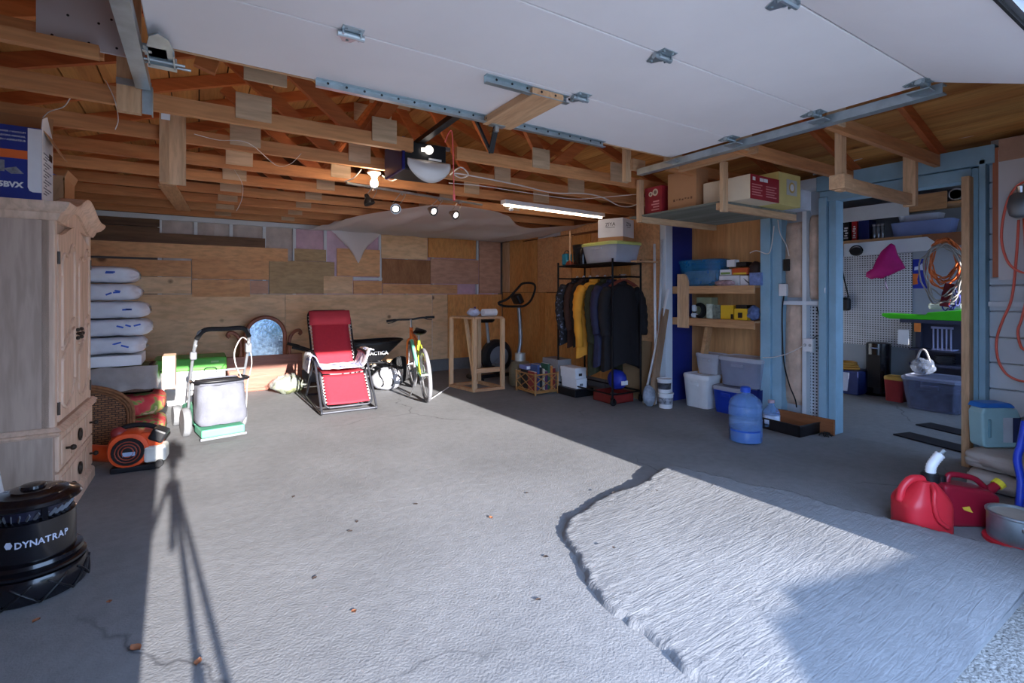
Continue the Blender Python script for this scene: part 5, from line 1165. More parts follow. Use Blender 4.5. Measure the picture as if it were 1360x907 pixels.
def garment(y, top, bot, wid, thick, mat, label, cat, seed, sleeve=True, hang='white', matS=None, xo=0, sl_len=.62, name='jacket', lean=0):
    t = thing(name, label, cat, (RXc, y, RZc), random.uniform(-.06, .06), 'garments on the rolling rack')
    L_ = top-bot; mb = MB(); z0 = top-RZc
    def f(s, k):
        a = 2*math.pi*s; c, sn = math.cos(a), math.sin(a)
        if k < .14: q = k/.14; hw_ = .07+(wid/2-.07)*(q**.75); zz = z0-.035*q-.10*(q**1.6)*abs(c)**1.5; th = .03+(thick/2-.03)*q
        else: q = (k-.14)/.86; hw_ = wid/2*(1+.10*q); zz = z0-.135*abs(c)**1.5-.035*(1-abs(c)**1.5)-(L_-.135)*q; th = thick/2*(1+.25*q)
        fold = .018*noise3(c*3+seed, zz*1.2, sn*2)*min(1, k*3)+.012*math.sin(a*6+seed+zz*2)*min(1, max(0, k-.2)*2)
        return (xo+hw_*c+fold*c, (th+fold)*sn*(1.0)+lean*k, zz)
    mb.grid(f, 34, 26, wrap=True); part('body', mb, mat, t, smooth=True)
    if sleeve:
        for sg in (-1, 1):
            x0 = xo+sg*(wid/2-.02); mb = MB(); pts = smoothpts([(x0-sg*.05, 0, z0-.09), (x0+sg*.02, -.015, z0-.17), (x0+sg*.055, -.03, z0-.32), (x0+sg*.06, -.045, z0-.47), (x0+sg*.045, -.06, z0-sl_len)], 5)
            rs = [.075-.028*i/(len(pts)-1)+.005*math.sin(i*2.1+seed) for i in range(len(pts))]; mb.tube(pts, rs, 12); part('sleeve', mb, matS or mat, t, smooth=True)
        mb = MB(); mb.lathe([(.085, -.0), (.075, .05), (.068, .055), (.07, 0)], (xo, 0, z0-.02), 16, sx=1, sy=.55); part('collar', mb, mat, t, smooth=True)
    hm = white_pl if hang == 'white' else M('red-brown hanger', srgb(130, 62, 48), .5)
    mb = MB(); mb.tube(smoothpts([(0, 0, z0-.05), (0, 0, .0), (.0, 0, .008), (.014, 0, .022), (.0, 0, .030), (-.016, 0, .022), (-.018, 0, .012)], 4), .005, 6); mb.tube([(-.17, 0, z0-.10), (0, 0, z0-.03), (.17, 0, z0-.10)], .008, 6); part('hanger', mb, hm, t, smooth=True)
    return t
blk = M('black cloth', srgb(22, 20, 24), .85, 0, .2, 20); brn = M('dark brown cloth', srgb(58, 34, 26), .85, 0, .2); yel = M('mustard orange cloth', srgb(218, 146, 40), .75, 0, .12, 8)
olv = M('dark olive cloth', srgb(46, 46, 26), .85, 0, .2); nvy = M('navy quilted cloth', srgb(30, 32, 62), .7, 0, .2, 14, bump=.3)
m_, nt, b = _base('black patterned cloth'); vec = _coords(nt)
nt.links.new(_ramp(nt, _noise(nt, vec, 30, 4), [(.54, srgb(20, 20, 24)), (.60, srgb(60, 64, 80)), (.68, srgb(120, 126, 150))]), b.inputs['Base Color']); b.inputs['Roughness'].default_value = .8
garment(5.10, 1.46, .62, .52, .12, m_, 'black jacket with a pale speckled pattern hung deepest on the rack', 'jacket', 1, hang='white', xo=-.02)
garment(4.97, 1.46, .60, .48, .11, brn, 'dark brown coat hung between the speckled and black jackets', 'jacket', 2)
garment(4.85, 1.46, .62, .50, .11, blk, 'short black jacket hung just behind the mustard orange one', 'jacket', 3)
garment(4.71, 1.45, .50, .50, .13, yel, 'mustard orange jacket on a white hanger', 'jacket', 4, xo=-.05, sl_len=.80)
garment(4.57, 1.45, .30, .50, .13, olv, 'long dark olive coat hung beside the mustard orange jacket', 'coat', 5, sl_len=.75)
garment(4.44, 1.44, .42, .52, .14, nvy, 'navy quilted coat on a white hanger', 'coat', 6, xo=-.01)
garment(4.31, 1.42, .38, .54, .14, blk, 'long black coat hung beside the rack end post', 'coat', 7, xo=.02, hang='red')
for k in range(4):
    y = 4.225+.022*k; t = thing('clothes_hanger', 'empty red-brown clothes hanger bunched at the rack end', 'hanger', (RXc, y, RZc), group='empty hangers'); mb = MB()
    mb.tube(smoothpts([(-.018, 0, .012), (-.016, 0, .022), (0, 0, .03), (.014, 0, .022), (0, 0, .0), (0, 0, -.04)], 4), .003, 5); part('hook', mb, steel, t); mb = MB(); mb.tube(smoothpts([(-.2, 0, -.11), (-.1, 0, -.06), (0, 0, -.035), (.1, 0, -.06), (.2, 0, -.11)], 3), .007, 6); part('shoulder_bar', mb, M('red-brown hanger', srgb(130, 62, 48), .5), t)
# things on the floor under the rack
t = thing('blue_bag', 'bright blue bag with a white label on the floor under the rack', 'bag', (4.27, 4.36, .145)); part('bag_body', blob(.10, .13, .12, .08, 9), M('blue cloth bag', srgb(34, 48, 150), .5, 0, .1), t, smooth=True); mb = MB(); mb.box((-.05, -.128, .07), (.05, -.118, .12)); part('label', mb, paper, t)
t = thing('red_tray', 'low red plastic crate on the floor under the rack', 'crate', (4.1, 4.26, 0)); 
for a, b_ in (((0, 0, 0), (.34, .34, .01)), ((0, 0, 0), (.34, .01, .12)), ((0, .33, 0), (.34, .34, .12)), ((0, 0, 0), (.01, .34, .12)), ((.33, 0, 0), (.34, .34, .12))):
    mb = MB(); mb.box(a, b_); part('side', mb, M('dull red plastic', srgb(128, 38, 34), .5), t)
for k in range(2):
    t = thing('shoe', 'grey canvas shoe standing in the red crate under the rack', 'shoe', (4.17+.12*k, 4.30, .012), group='shoes under the rack'); mb = MB(); mb.grid(lambda s, q: ((.045-.012*q)*math.cos(2*math.pi*s)*(1 if q < 1 else .4), .10+.125*math.sin(2*math.pi*s)*(1-.55*q)+(.03*q), .02+.06*q), 18, 6, wrap=True); part('upper', mb, greypl, t, smooth=True); mb = MB(); mb.grid(lambda s, q: ((.047)*math.cos(2*math.pi*s), .10+.13*math.sin(2*math.pi*s), .022*q), 18, 2, wrap=True); mb.f.append(tuple(range(18))); part('sole', mb, white_pl, t)
# leaning brown board behind the rack
mb = MB(); mb.box((0, 0, 0), (.02, .50, .72)); single('tan_board', mb, M('tan hardboard', srgb(150, 118, 84), .8, 0, .06), 'tan hardboard sheet leaning on the wall behind the rack', 'board', (4.575, 4.18, 0), rot=(0, math.radians(6.5), 0))

# ---------------------------------------------------------------- on top of the rack
ZT = KH+.012
def tub(name, label, loc, w_, d_, h_, mat, lidmat, taper=.86, rz=0, cat='bin', lid_h=.03, group=None, handle=True, content=None):
    t = thing(name, label, cat, loc, rz, group); mb = MB(); n = 28; prof = []
    def ring(k, z):
        out = []
        for i in range(n):
            a = 2*math.pi*i/n; c, s = math.cos(a), math.sin(a); q = (abs(c)**8+abs(s)**8)**-.125; out.append((w_/2*k*c*q, d_/2*k*s*q, z))
        return out
    mb.v = [p for k, z in ((taper, 0), (taper+(1-taper)*.92, h_*.92), (1.0, h_*.93), (1.0, h_)) for p in ring(k, z)]
    mb.f = [(j*n+i, j*n+(i+1) % n, (j+1)*n+(i+1) % n, (j+1)*n+i) for j in range(3) for i in range(n)]+[tuple(range(n-1, -1, -1))]
    part('tub', mb, mat, t, smooth='auto')
    if lidmat:
        mb = MB(); mb.v = [p for k, z in ((1.02, h_-.012), (1.03, h_+lid_h*.5), (.97, h_+lid_h), (.90, h_+lid_h), (.88, h_+lid_h*.75)) for p in ring(k, z)]
        mb.f = [(j*n+i, j*n+(i+1) % n, (j+1)*n+(i+1) % n, (j+1)*n+i) for j in range(4) for i in range(n)]+[tuple(4*n+i for i in range(n))]; part('lid', mb, lidmat, t, smooth='auto')
    if handle:
        for s in (-1, 1):
            mb = MB(); mb.box((s*w_/2*.98-.012, -d_*.15, h_*.72), (s*w_/2*.98+.012, d_*.15, h_*.86)); part('handle', mb, mat, t, bevel=.006)
    if content:
        mb = MB(); mb.box((-w_*taper*.44, -d_*taper*.44, .01), (w_*taper*.44, d_*taper*.44, h_*.62)); part('contents', mb, content, t, bevel=.02)
    return t
cl_pl = M('cloudy clear plastic', srgb(206, 210, 220), .25, 0, .05, alpha=.55)
lime_l = M('lime lid plastic', srgb(196, 204, 120), .4, 0, .05)
tub('storage_tote', 'clear plastic tote with a lime green lid on top of the clothes rack', (4.30, 4.50, ZT), .50, .62, .22, cl_pl, lime_l, .84, content=M('blue and white contents', srgb(120, 130, 160), .8, 0, .5, 12))
t = thing('printed_carton', 'white printed carton with a brown base standing on the lime-lidded tote', 'carton', (4.29, 4.40, ZT+.252), math.radians(20)); 
mb = MB(); mb.box((-.15, -.16, 0), (.15, .16, .07)); part('base_tray', mb, card, t); mb = MB(); mb.box((-.154, -.164, .05), (.154, .164, .27)); part('sleeve', mb, paper, t, bevel=.003)
text('ZIYA', .06, black_pl, t, (0, -.1645, .20), (math.pi/2, 0, 0)); text('ZIYA', .06, black_pl, t, (-.1545, 0, .20), (math.pi/2, 0, -math.pi/2))
mb = MB(); mb.box((-.05, -.1655, .163), (.05, -.164, .168)); part('print_rule', mb, black_pl, t); mb = MB(); mb.box((-.1555, -.06, .163), (-.154, .06, .168)); part('print_rule', mb, black_pl, t)
t = thing('black_bin', 'tall black plastic bin bag standing on the rack behind the tote', 'bin', (4.24, 4.95, ZT)); mb = MB(); mb.lathe([(.11, 0), (.115, .1), (.12, .25), (.115, .26), (.10, .24)], n=24, power=3); part('bin_body', mb, gb, t, smooth='auto'); mb = MB(); mb.lathe([(.118, .20), (.125, .262), (.112, .262)], n=24, power=3); part('bag_rim', mb, black_pl, t, smooth=True)
t = thing('teal_pouch', 'teal cloth lunch pouch on the rack corner', 'bag', (4.14, 5.16, ZT)); teal = M('teal cloth', srgb(44, 130, 150), .7, 0, .1); mb = MB(); mb.box((-.055, -.05, 0), (.055, .05, .16)); part('pouch', mb, teal, t, bevel=.02); mb = MB(); mb.tube(arc((0, 0, .16), .04, 0, 180, 8), .006, 6); part('strap', mb, black_pl, t); mb = MB(); mb.box((-.05, -.053, .02), (.05, -.05, .07)); part('pocket', mb, M('pale teal cloth', srgb(120, 190, 200), .7), t)
t = thing('plunger', 'wooden-handled plunger standing on the rack between pouch and bin', 'plunger', (4.10, 5.05, ZT)); mb = MB(); mb.lathe([(.055, 0), (.058, .012), (.045, .035), (.02, .05), (.015, .06)], n=20); part('cup', mb, M('brick rubber', srgb(150, 70, 48), .6), t, smooth='auto'); mb = MB(); mb.cyl((0, 0, .05), (0, 0, .45), .010, n=10); part('handle', mb, pine, t)
single('shelf_board', MB().box((0, 0, 0), (.36, .10, .018)), pineX, 'short pale board lying across the near end of the rack top', 'board', (4.30, 4.07, ZT-.002), 0)
# ---------------------------------------------------------------- leaning pipes, plank, tubs by the white post
def lean(name, p0, p1, r, mat, label, cat, group=None, plank=None):
    mb = MB()
    if plank: mb.bar((0, 0, 0), p1-p0, plank[0], plank[1], (1, 0, 0))
    else: mb.tube([(0, 0, 0), p1-p0], r, 12)
    return single(name, mb, mat, label, cat, p0, group=group, smooth=not plank)
V = Vector
lean('white_pipe', V((4.52, 3.98, .012)), V((4.66, 4.13, 1.90)), .016, white_pl, 'tallest white plastic pipe leaning at the plywood wall corner', 'pipe')
lean('white_pipe', V((4.60, 4.05, .012)), V((4.685, 4.03, 1.95)), .014, M('grey-white pipe', srgb(190, 194, 200), .4), 'greyish upright pipe leaning beside the tall white pipe', 'pipe')
lean('white_pipe', V((4.42, 4.08, .012)), V((4.66, 3.92, 1.35)), .015, white_pl, 'shorter white pipe leaning crosswise behind the old plank', 'pipe')
lean('old_plank', V((4.42, 3.96, .02)), V((4.655, 3.955, 1.12)), 0, WOOD('old grey plank', srgb(130, 100, 78), srgb(176, 146, 118), 2, 6, rv=0), 'weathered wooden plank leaning on the white corner post', 'plank', plank=(.025, .10))
t = thing('wrapped_jug', 'clear crinkled plastic jug standing by the rack back wheel', 'jug', (4.40, 3.98, 0)); part('jug', blob(.075, .075, .12, .1, 5), M('crinkled clear jug', srgb(160, 170, 186), .2, 0, .3, 20, alpha=.7, bump=.5), t, smooth=True)
def pail(label, loc, r, h_, lab):
    t = thing('plastic_tub', label, 'tub', loc); mb = MB(); mb.lathe([(r*.86, 0), (r*.88, .005), (r, h_*.9), (r*1.03, h_*.92), (r*1.03, h_*.96)], n=28); part('tub', mb, white_pl, t, smooth='auto'); mb = MB(); mb.lathe([(r*1.06, h_*.93), (r*1.06, h_), (r*.98, h_), (r*.96, h_-.008), (0, h_-.008)], n=28); part('lid', mb, white_pl, t, smooth='auto')
    mb = MB(); mb.lathe([(r*.905, h_*.22), (r*.985, h_*.72)], n=28); part('label', mb, lab, t, smooth=True)
labm = M('dark printed label', srgb(60, 62, 72), .5, 0, .8, 26)
labm2 = M('speckled printed label', srgb(140, 142, 150), .5, 0, .8, 30)
pb = PZ(884, 541); pail('lower white plastic tub with a speckled label by the corner post', pb, .085, .17, labm2); pail('upper white plastic tub with a dark label, stacked by the corner post', pb+V((-.01, .01, .171)), .078, .16, labm)
# ================================================================ ALCOVE SHELVES
SX0, SX1 = 4.86, XA-.002
SY0, SY1 = yp2+.004, yA+.005
zs1, zs2 = 1.385, 1.015        # tops of the two shelves
t = thing('alcove_shelf', 'two-tier pine shelf with a rounded end panel in the alcove', 'shelf', (SX0, SY0, 0)); sl_ = SY1-SY0; sdp = SX1-SX0
alc = WOOD('honey pine', srgb(184, 132, 88), srgb(220, 174, 126), 1, 5, rv=.1)
for z in (zs1, zs2):
    mb = MB(); mb.box((0, 0, z-.02), (sdp, sl_, z)); part('shelf_board', mb, alc, t)
    mb = MB(); mb.box((-.022, 0, z-.085), (0, sl_, z+.002)); part('front_lip', mb, alc, t, bevel=.003)
ye = PX(917, 390, SX0).y-SY0
mb = MB(); mb.prism([(ye, .90), (ye+.15, .90), (ye+.15, 1.53), (ye+.05, 1.53), (ye+.02, 1.50), (ye, 1.44)], -.047, -.023, 'x'); part('end_panel', mb, pine, t)
mb = MB(); mb.bar((.18, .85, .0), (.10, .62, .93), .04, .09, (1, 0, 0)); part('brace', mb, alc, t)
def sbox(u0, u1, v0, zb, X): 
    y0, y1 = sorted((PX(u0, 390, X).y, PX(u1, 390, X).y)); return y0, y1, PX((u0+u1)/2, v0, X).z
def shelf_item(name, label, u0, u1, v0, zb, X, depth, mat, cat, bevel=.004, extra=None, group=None):
    y0, y1, z1 = sbox(u0, u1, v0, zb, X); t = thing(name, label, cat, (X, y0, zb+.001), group=group)
    mb = MB(); mb.box((0, 0, 0), (depth, y1-y0, z1-zb)); part('body', mb, mat, t, bevel=bevel)
    if extra: extra(t, y1-y0, z1-zb)
    return t
blue_cl = M('translucent blue plastic', srgb(40, 120, 176), .2, 0, .08, alpha=.62)
y0, y1, z1 = sbox(900, 955, 347, zs1, 4.93)
tub('blue_tote', 'translucent blue plastic tote on the top shelf of the alcove', ((4.93+.12), (y0+y1)/2, zs1+.001), .24, y1-y0, z1-zs1, blue_cl, blue_cl, .86, lid_h=.02, content=M('pale papers', srgb(190, 200, 190), .8, 0, .3, 14))
def band(c, fz0, fz1, nm='label'):
    def f(t, L_, h_):
        mb = MB(); mb.box((-.0015, L_*.08, h_*fz0), (0, L_*.92, h_*fz1)); part(nm, mb, c, t)
    return f
shelf_item('small_carton', 'white small carton with a green label lying on a book box', 956, 971, 358, zs1+.122, 4.97, .12, paper, 'box', extra=band(M('green label', srgb(120, 150, 80), .6), .1, .5))
shelf_item('orange_box', 'orange and red box lying on white boxes on the top shelf', 972, 993, 356, zs1+.122, 4.96, .16, M('orange red card', srgb(196, 84, 44), .5, 0, .08), 'box', extra=band(M('yellow print', srgb(220, 180, 60), .5), .0, .3))
shelf_item('white_carton', 'white flat box directly under the green-labelled carton', 955, 982, 366, zs1, 4.96, .17, paper, 'box')
shelf_item('white_carton', 'white flat box directly under the orange box', 983, 994, 366, zs1, 4.96, .17, paper, 'box')
shelf_item('white_cube', 'small white box perched on top of the orange box', 965, 976, 345, zs1+.212, 5.00, .08, paper, 'box')
shelf_item('black_case', 'black case lying behind the orange box', 977, 991, 348, zs1+.212, 5.02, .12, black_pl, 'case')
t = thing('dark_backpack', 'dark brown backpack at the alcove shelf end beside the blue post', 'backpack', (5.07, SY0+.115, zs1+.001)); part('pack', blob(.09, .10, .13, .1, 6), M('dark brown nylon', srgb(60, 44, 40), .7, 0, .2), t, smooth=True); mb = MB(); mb.tube(smoothpts([(-.09, -.08, .08), (-.11, 0, .02), (-.1, .1, .1)], 4), .008, 6); part('strap', mb, greypl, t)
shelf_item('clear_case', 'clear blue parts case in front of the brown backpack', 995, 1010, 362, zs1, 4.90, .05, M('blue clear plastic', srgb(120, 140, 190), .3, 0, .3, 20), 'case')
t = thing('plastic_bag', 'plastic bag of red and white packets drooping over the top shelf edge', 'bag', (4.885, PX(962, 390, 4.88).y, zs1+.002)); part('bag_body', blob(.05, .12, .03, .25, 3), M('mottled packets', srgb(180, 150, 156), .5, 0, .5, 30, bump=.5), t, smooth=True)
# second shelf
shelf_item('white_jar', 'small white jar stacked on another by the shelf end panel', 918, 923, 405, zs2+.075, 4.93, .05, white_pl, 'jar', bevel=.015)
shelf_item('white_jar', 'squat white jar standing under its twin by the end panel', 917, 923, 416, zs2, 4.92, .06, white_pl, 'jar', bevel=.015)
t = thing('black_coil', 'coil of black cable on the second shelf beside the white jars', 'cable coil', (4.97, PX(928, 390, 4.97).y, zs2+.002)); mb = MB()
for k in range(5): mb.tube([(.012*math.sin(a*.4+k)+.012*k-.02, .065*math.cos(a*.3307), .085+(.065+.004*k)*math.sin(a*.3307)) for a in range(19)], .012, 6, closed=True)
part('coil', mb, black_rub, t, smooth=True)
shelf_item('tan_file', 'tall drab green file box standing on the second shelf', 925, 945, 395, zs2, 5.04, .12, M('drab tan card', srgb(150, 152, 120), .7), 'file box')
pkt = M('green and white packet print', srgb(196, 206, 190), .5, 0, .35, 16)
shelf_item('seed_packet', 'white and green packet leaning before the tan file box', 938, 946, 404, zs2, 4.93, .03, pkt, 'packet')
shelf_item('seed_packet', 'dark-edged green packet next to the yellow bin', 947, 956, 405, zs2, 4.93, .04, M('dark packet print', srgb(110, 120, 110), .5, 0, .6, 20), 'packet')
ybin = M('yellow plastic', srgb(226, 180, 44), .4, 0, .05)
def ylab(t, L_, h_):
    mb = MB(); mb.box((-.0015, L_*.35, h_*.2), (0, L_*.7, h_*.65)); part('emblem', mb, black_pl, t)
def ylab2(t, L_, h_):
    mb = MB(); mb.box((-.0015, L_*.02, h_*.05), (0, L_*.2, h_*.4)); part('emblem', mb, black_pl, t); mb = MB(); mb.box((.0, 0, h_), (.15, L_, h_+.004)); part('lid', mb, ybin, t)
shelf_item('yellow_bin', 'yellow plastic bin with a lid on the second shelf', 957, 974, 406, zs2, 4.93, .16, ybin, 'bin', extra=ylab2)
def ylid(t, L_, h_):
    ylab(t, L_, h_); mb = MB(); mb.box((.01, .01, h_), (.15, L_-.01, h_+.04)); part('lid', mb, black_pl, t, bevel=.006)
shelf_item('yellow_bin', 'yellow plastic bin with black contents and a bird-like emblem', 975, 992, 410, zs2, 4.90, .16, ybin, 'bin', extra=ylid)
t = thing('work_gloves', 'blue and grey bundle of work gloves at the second shelf end', 'gloves', (4.97, SY0+.085, zs2+.002)); part('bundle', blob(.07, .065, .075, .3, 12), M('blue grey cloth', srgb(100, 116, 160), .8, 0, .5, 22), t, smooth=True)
shelf_item('white_switch', 'narrow white plastic strip standing beside the shelf end panel', 891, 894.5, 408, zs2, 4.88, .03, white_pl, 'strip')
# bins on the alcove floor
wp = PZ(929, 540); tub('white_bin', 'tall white plastic bin with a lid on the alcove floor', (4.93, 3.66, 0), .28, .34, .34, white_pl, white_pl, .84, lid_h=.035)
tub('blue_bin', 'blue plastic bin with a cloudy lid beside the tall white bin', (4.98, 3.28, 0), .34, .36, .26, M('deep blue plastic', srgb(30, 62, 170), .35, 0, .06), cl_pl, .86)
tub('navy_bin', 'navy plastic bin behind the blue post', (5.02, 3.02, 0), .30, .17, .30, M('navy plastic', srgb(24, 34, 100), .4), None, .9)
tub('clear_bin', 'small cloudy plastic bin with a lid behind the tall white bin', (5.06, 3.62, .376), .24, .30, .20, cl_pl, cl_pl, .84)
tub('clear_bin', 'large clear plastic bin stacked on the blue and navy bins', (5.03, 3.17, .306), .34, .50, .28, M('grey clear plastic', srgb(170, 176, 200), .2, 0, .06, alpha=.5), cl_pl, .86, content=M('grey contents', srgb(120, 124, 150), .8, 0, .3, 10))
# ================================================================ boxes on the hung shelf
BZ = HZ+.0175
rc_ = carton('red_carton', 'tall red carton with two pale round pictures at the end of the hung shelf', (3.55, 3.06, BZ), (.13, .20, .25), M('red printed card', srgb(150, 36, 48), .5, 0, .25, 9), lid=False)
for y_, z_, r_ in ((.13, .185, .022), (.075, .195, .032)):
    mb = MB(); mb.lathe([(0, -.0015), (r_, -.0015), (r_, 0)], (0, y_, z_), 18, axis='x'); pp = part('round_picture', mb, M('cream print', srgb(222, 204, 180), .6), rc_); mb = MB(); mb.lathe([(0, -.0025), (r_*.55, -.0025), (r_*.55, -.0015)], (0, y_, z_), 16, axis='x'); part('picture_centre', mb, M('taupe print', srgb(130, 106, 96), .6), pp)
for i in range(4):
    mb = MB(); mb.box((-.0015, .03, .03+.025*i), (0, .12-.02*(i % 2), .042+.025*i)); part('print_line', mb, M('pinkish print', srgb(220, 140, 140), .6), rc_)
t = carton('brown_carton', 'plain brown cardboard carton on the hung shelf', (3.56, 2.70, BZ), (.16, .30, .33), card, lid=False)
for i in range(7):
    mb = MB(); mb.box((-.0012, .04+.03*i, .075+.004*(i % 3)), (0, .04+.03*i+.018, .095-.005*(i % 2))); part('print_mark', mb, M('faint brown print', srgb(120, 84, 58), .8), t)
t = thing('fixture_carton', 'long cream carton with a dark red printed end on the hung shelf', 'carton', (3.60, 2.24, BZ)); mb = MB(); mb.box((0, 0, 0), (.40, .42, .19)); part('carton', mb, M('cream card', srgb(224, 206, 178), .75, 0, .04), t, bevel=.003); mb = MB(); mb.box((0, -.002, 0), (.40, -.0005, .19)); e_ = part('red_end', mb, M('dark red print', srgb(156, 30, 42), .5, 0, .05), t)
for x0_, x1_ in ((.03, .065), (.125, .175), (.18, .235)):
    mb = MB(); mb.box((x0_, -.003, .145), (x1_, -.002, .172)); part('print_block', mb, paper, e_)
for i in range(5):
    mb = MB(); mb.box((.02, -.003, .03+.02*i), (.16-.02*(i % 2), -.002, .038+.02*i)); part('print_line', mb, M('pinkish print', srgb(220, 140, 140), .6), e_); mb = MB(); mb.box((.21, -.003, .03+.02*i), (.36-.03*(i % 2), -.002, .038+.02*i)); part('print_line', mb, M('pinkish print', srgb(220, 140, 140), .6), e_)
t = thing('yellow_carton', 'pale yellow carton with a round picture beside the red-ended carton', 'carton', (4.03, 2.26, BZ)); mb = MB(); mb.box((0, 0, 0), (.34, .36, .27)); part('carton', mb, M('pale yellow card', srgb(222, 206, 130), .7, 0, .05), t, bevel=.003)
mb = MB(); mb.box((.12, -.002, .09), (.28, -.0005, .22)); pc = part('picture', mb, M('picture grey', srgb(196, 196, 190), .6), t); mb = MB(); mb.lathe([(0, -.0035), (.045, -.0035), (.045, -.002)], (.20, 0, .155), 20, axis='y'); part('disc_print', mb, M('ochre print', srgb(206, 170, 90), .6), pc); mb = MB(); mb.lathe([(0, -.0045), (.03, -.0045), (.03, -.0035)], (.20, 0, .155), 20, axis='y'); part('disc_print', mb, paper, pc)
single('pale_box', MB().box((0, 0, 0), (.16, .22, .17)), M('pale blue-white card', srgb(196, 204, 216), .6), 'small pale blue-white box at the hung shelf edge by the yellow carton', 'box', (4.42, 2.28, BZ), bevel=.004)
# ================================================================ stud bay fittings
def onbay(u0, u1, v0, v1, X): 
    a = PX(u0, v1, X); b_ = PX(u1, v0, X); return min(a.y, b_.y), max(a.y, b_.y), min(a.z, b_.z), max(a.z, b_.z)
def fitting(name, label, u0, u1, v0, v1, X, dep, mat, cat, sub=None):
    y0, y1, z0, z1 = onbay(u0, u1, v0, v1, X); t = thing(name, label, cat, (X, y0, z0)); mb = MB(); mb.box((-dep, 0, 0), (0, y1-y0, z1-z0)); part('housing', mb, mat, t, bevel=.004)
    if sub: sub(t, y1-y0, z1-z0)
    return t
def sockets(t, L_, h_):
    for q in (.25, .75):
        mb = MB(); mb.lathe([(0, -.048), (.013, -.048), (.015, -.044)], (0, L_*q, h_*.5), 14, axis='x'); part('socket', mb, M('socket grey', srgb(170, 170, 172), .5), t)
fitting('socket_box', 'white double socket box on the white stud of the insulated bay', 1069, 1082, 450, 466, XR-.001, .045, white_pl, 'socket', sockets)
fitting('junction_box', 'white junction box beside the insulation batt below the black box', 1037, 1047, 377, 393, XR-.032, .04, white_pl, 'junction box')
fitting('black_box', 'small black electrical box on the bay post above the white junction box', 1043, 1049.5, 344, 360, XR-.001, .04, black_pl, 'box')
def bcable(pts, X, r, mat, label, cat='cable'): return cable('cable', [PX(u, v, X) for u, v in pts], r, mat, label, cat)
bcable(((1041, 393), (1039, 410), (1039, 440), (1041, 480), (1048, 510), (1056, 530), (1058, 541)), XR-.045, .007, black_rub, 'black cable dropping down the insulated bay to the tray')
bcable(((1085, 408), (1088, 420), (1092, 432)), XR-.03, .006, black_rub, 'short black cable slanting across the perforated strip')
bcable(((1081, 448), (1088, 446), (1090, 455), (1087, 463), (1092, 466)), XR-.055, .005, black_rub, 'black plug lead looping from the white double socket')
bcable(((1069, 458), (1050, 468), (1030, 474), (1013, 475)), XR-.07, .005, white_wire, 'white lead drooping from the double socket across the blue post')
bcable(((1033, 292), (1036, 310), (1044, 325), (1048, 340)), XR-.055, .005, white_wire, 'white cable running down to the small black box')
bcable(((1028, 300), (1025, 325), (1020, 337), (1005, 333), (996, 336)), XR-.085, .005, white_wire, 'white cable draping from the hung shelf to the alcove')
def latch(u, v, lab):
    p = PX(u, v, XR-.05); t = thing('latch', lab, 'latch', p); mb = MB(); mb.box((-.012, -.012, -.04), (0, .012, .04)); part('plate', mb, galv, t); mb = MB(); mb.cyl((-.02, 0, -.03), (-.02, 0, .02), .006, n=8); part('bolt', mb, steel, t)
latch(1097, 385, 'steel barrel latch on the blue door jamb')
# brown board at the foot of the bay
mb = MB(); a, b_ = PX(1032, 540, 4.92), PX(1109, 560, 4.92); mb.box((0, 0, 0), (.025, a.y-b_.y, .145)); single('brown_board', mb, WOOD('stained brown board', srgb(120, 70, 38), srgb(160, 98, 58), 1, 4, rv=0), 'stained brown board lying along the foot of the insulated bay', 'board', (4.895, b_.y, .0))
# ================================================================ water jugs and black tray
blu_w = M('clear blue jug plastic', srgb(120, 160, 214), .12, 0, .06, alpha=.42, bump=.05); blu_d = M('blue jug water', srgb(26, 66, 160), .1, 0, .08, alpha=.8)
jp = PZ(990, 586); t = thing('water_jug', 'large ribbed blue water cooler jug on the concrete floor', 'water jug', jp)
mb = MB(); mb.lathe([(.115, 0), (.135, .015), (.137, .10), (.13, .11), (.137, .12), (.137, .20), (.13, .21), (.137, .22), (.137, .30), (.13, .315), (.135, .33), (.12, .37), (.08, .405), (.038, .425), (.033, .45)], n=32); part('body', mb, blu_w, t, smooth='auto')
mb = MB(); mb.lathe([(.112, .003), (.131, .016), (.133, .10), (.133, .125), (0, .126)], n=32); part('water', mb, blu_d, t, smooth='auto')
mb = MB(); mb.lathe([(.042, .435), (.043, .475), (.03, .485), (0, .485)], n=20); part('cap', mb, M('blue cap', srgb(40, 80, 180), .4), t, smooth='auto')
mb = MB(); mb.tube(smoothpts([(.134, -.03, .31), (.155, -.035, .28), (.155, -.035, .20), (.134, -.03, .17)], 4), .012, 8); part('handle', mb, blu_w, t, smooth=True)
tp = PZ(1050, 570); t = thing('boot_tray', 'black plastic tray on the floor at the foot of the insulated bay', 'tray', tp, math.radians(-4)); mb = MB()
for a, b_ in (((-.20, -.21, 0), (.20, .21, .01)), ((-.20, -.21, 0), (.20, -.195, .10)), ((-.20, .195, 0), (.20, .21, .10)), ((-.20, -.21, 0), (-.185, .21, .10)), ((.185, -.21, 0), (.20, .21, .10))): mb.box(a, b_)
part('tray_body', mb, black_pl, t)
mb = MB(); mb.tube([(-.205, -.215, .10), (.205, -.215, .10), (.205, .215, .10), (-.205, .215, .10)], .008, 6, closed=True); part('rim', mb, black_pl, t)
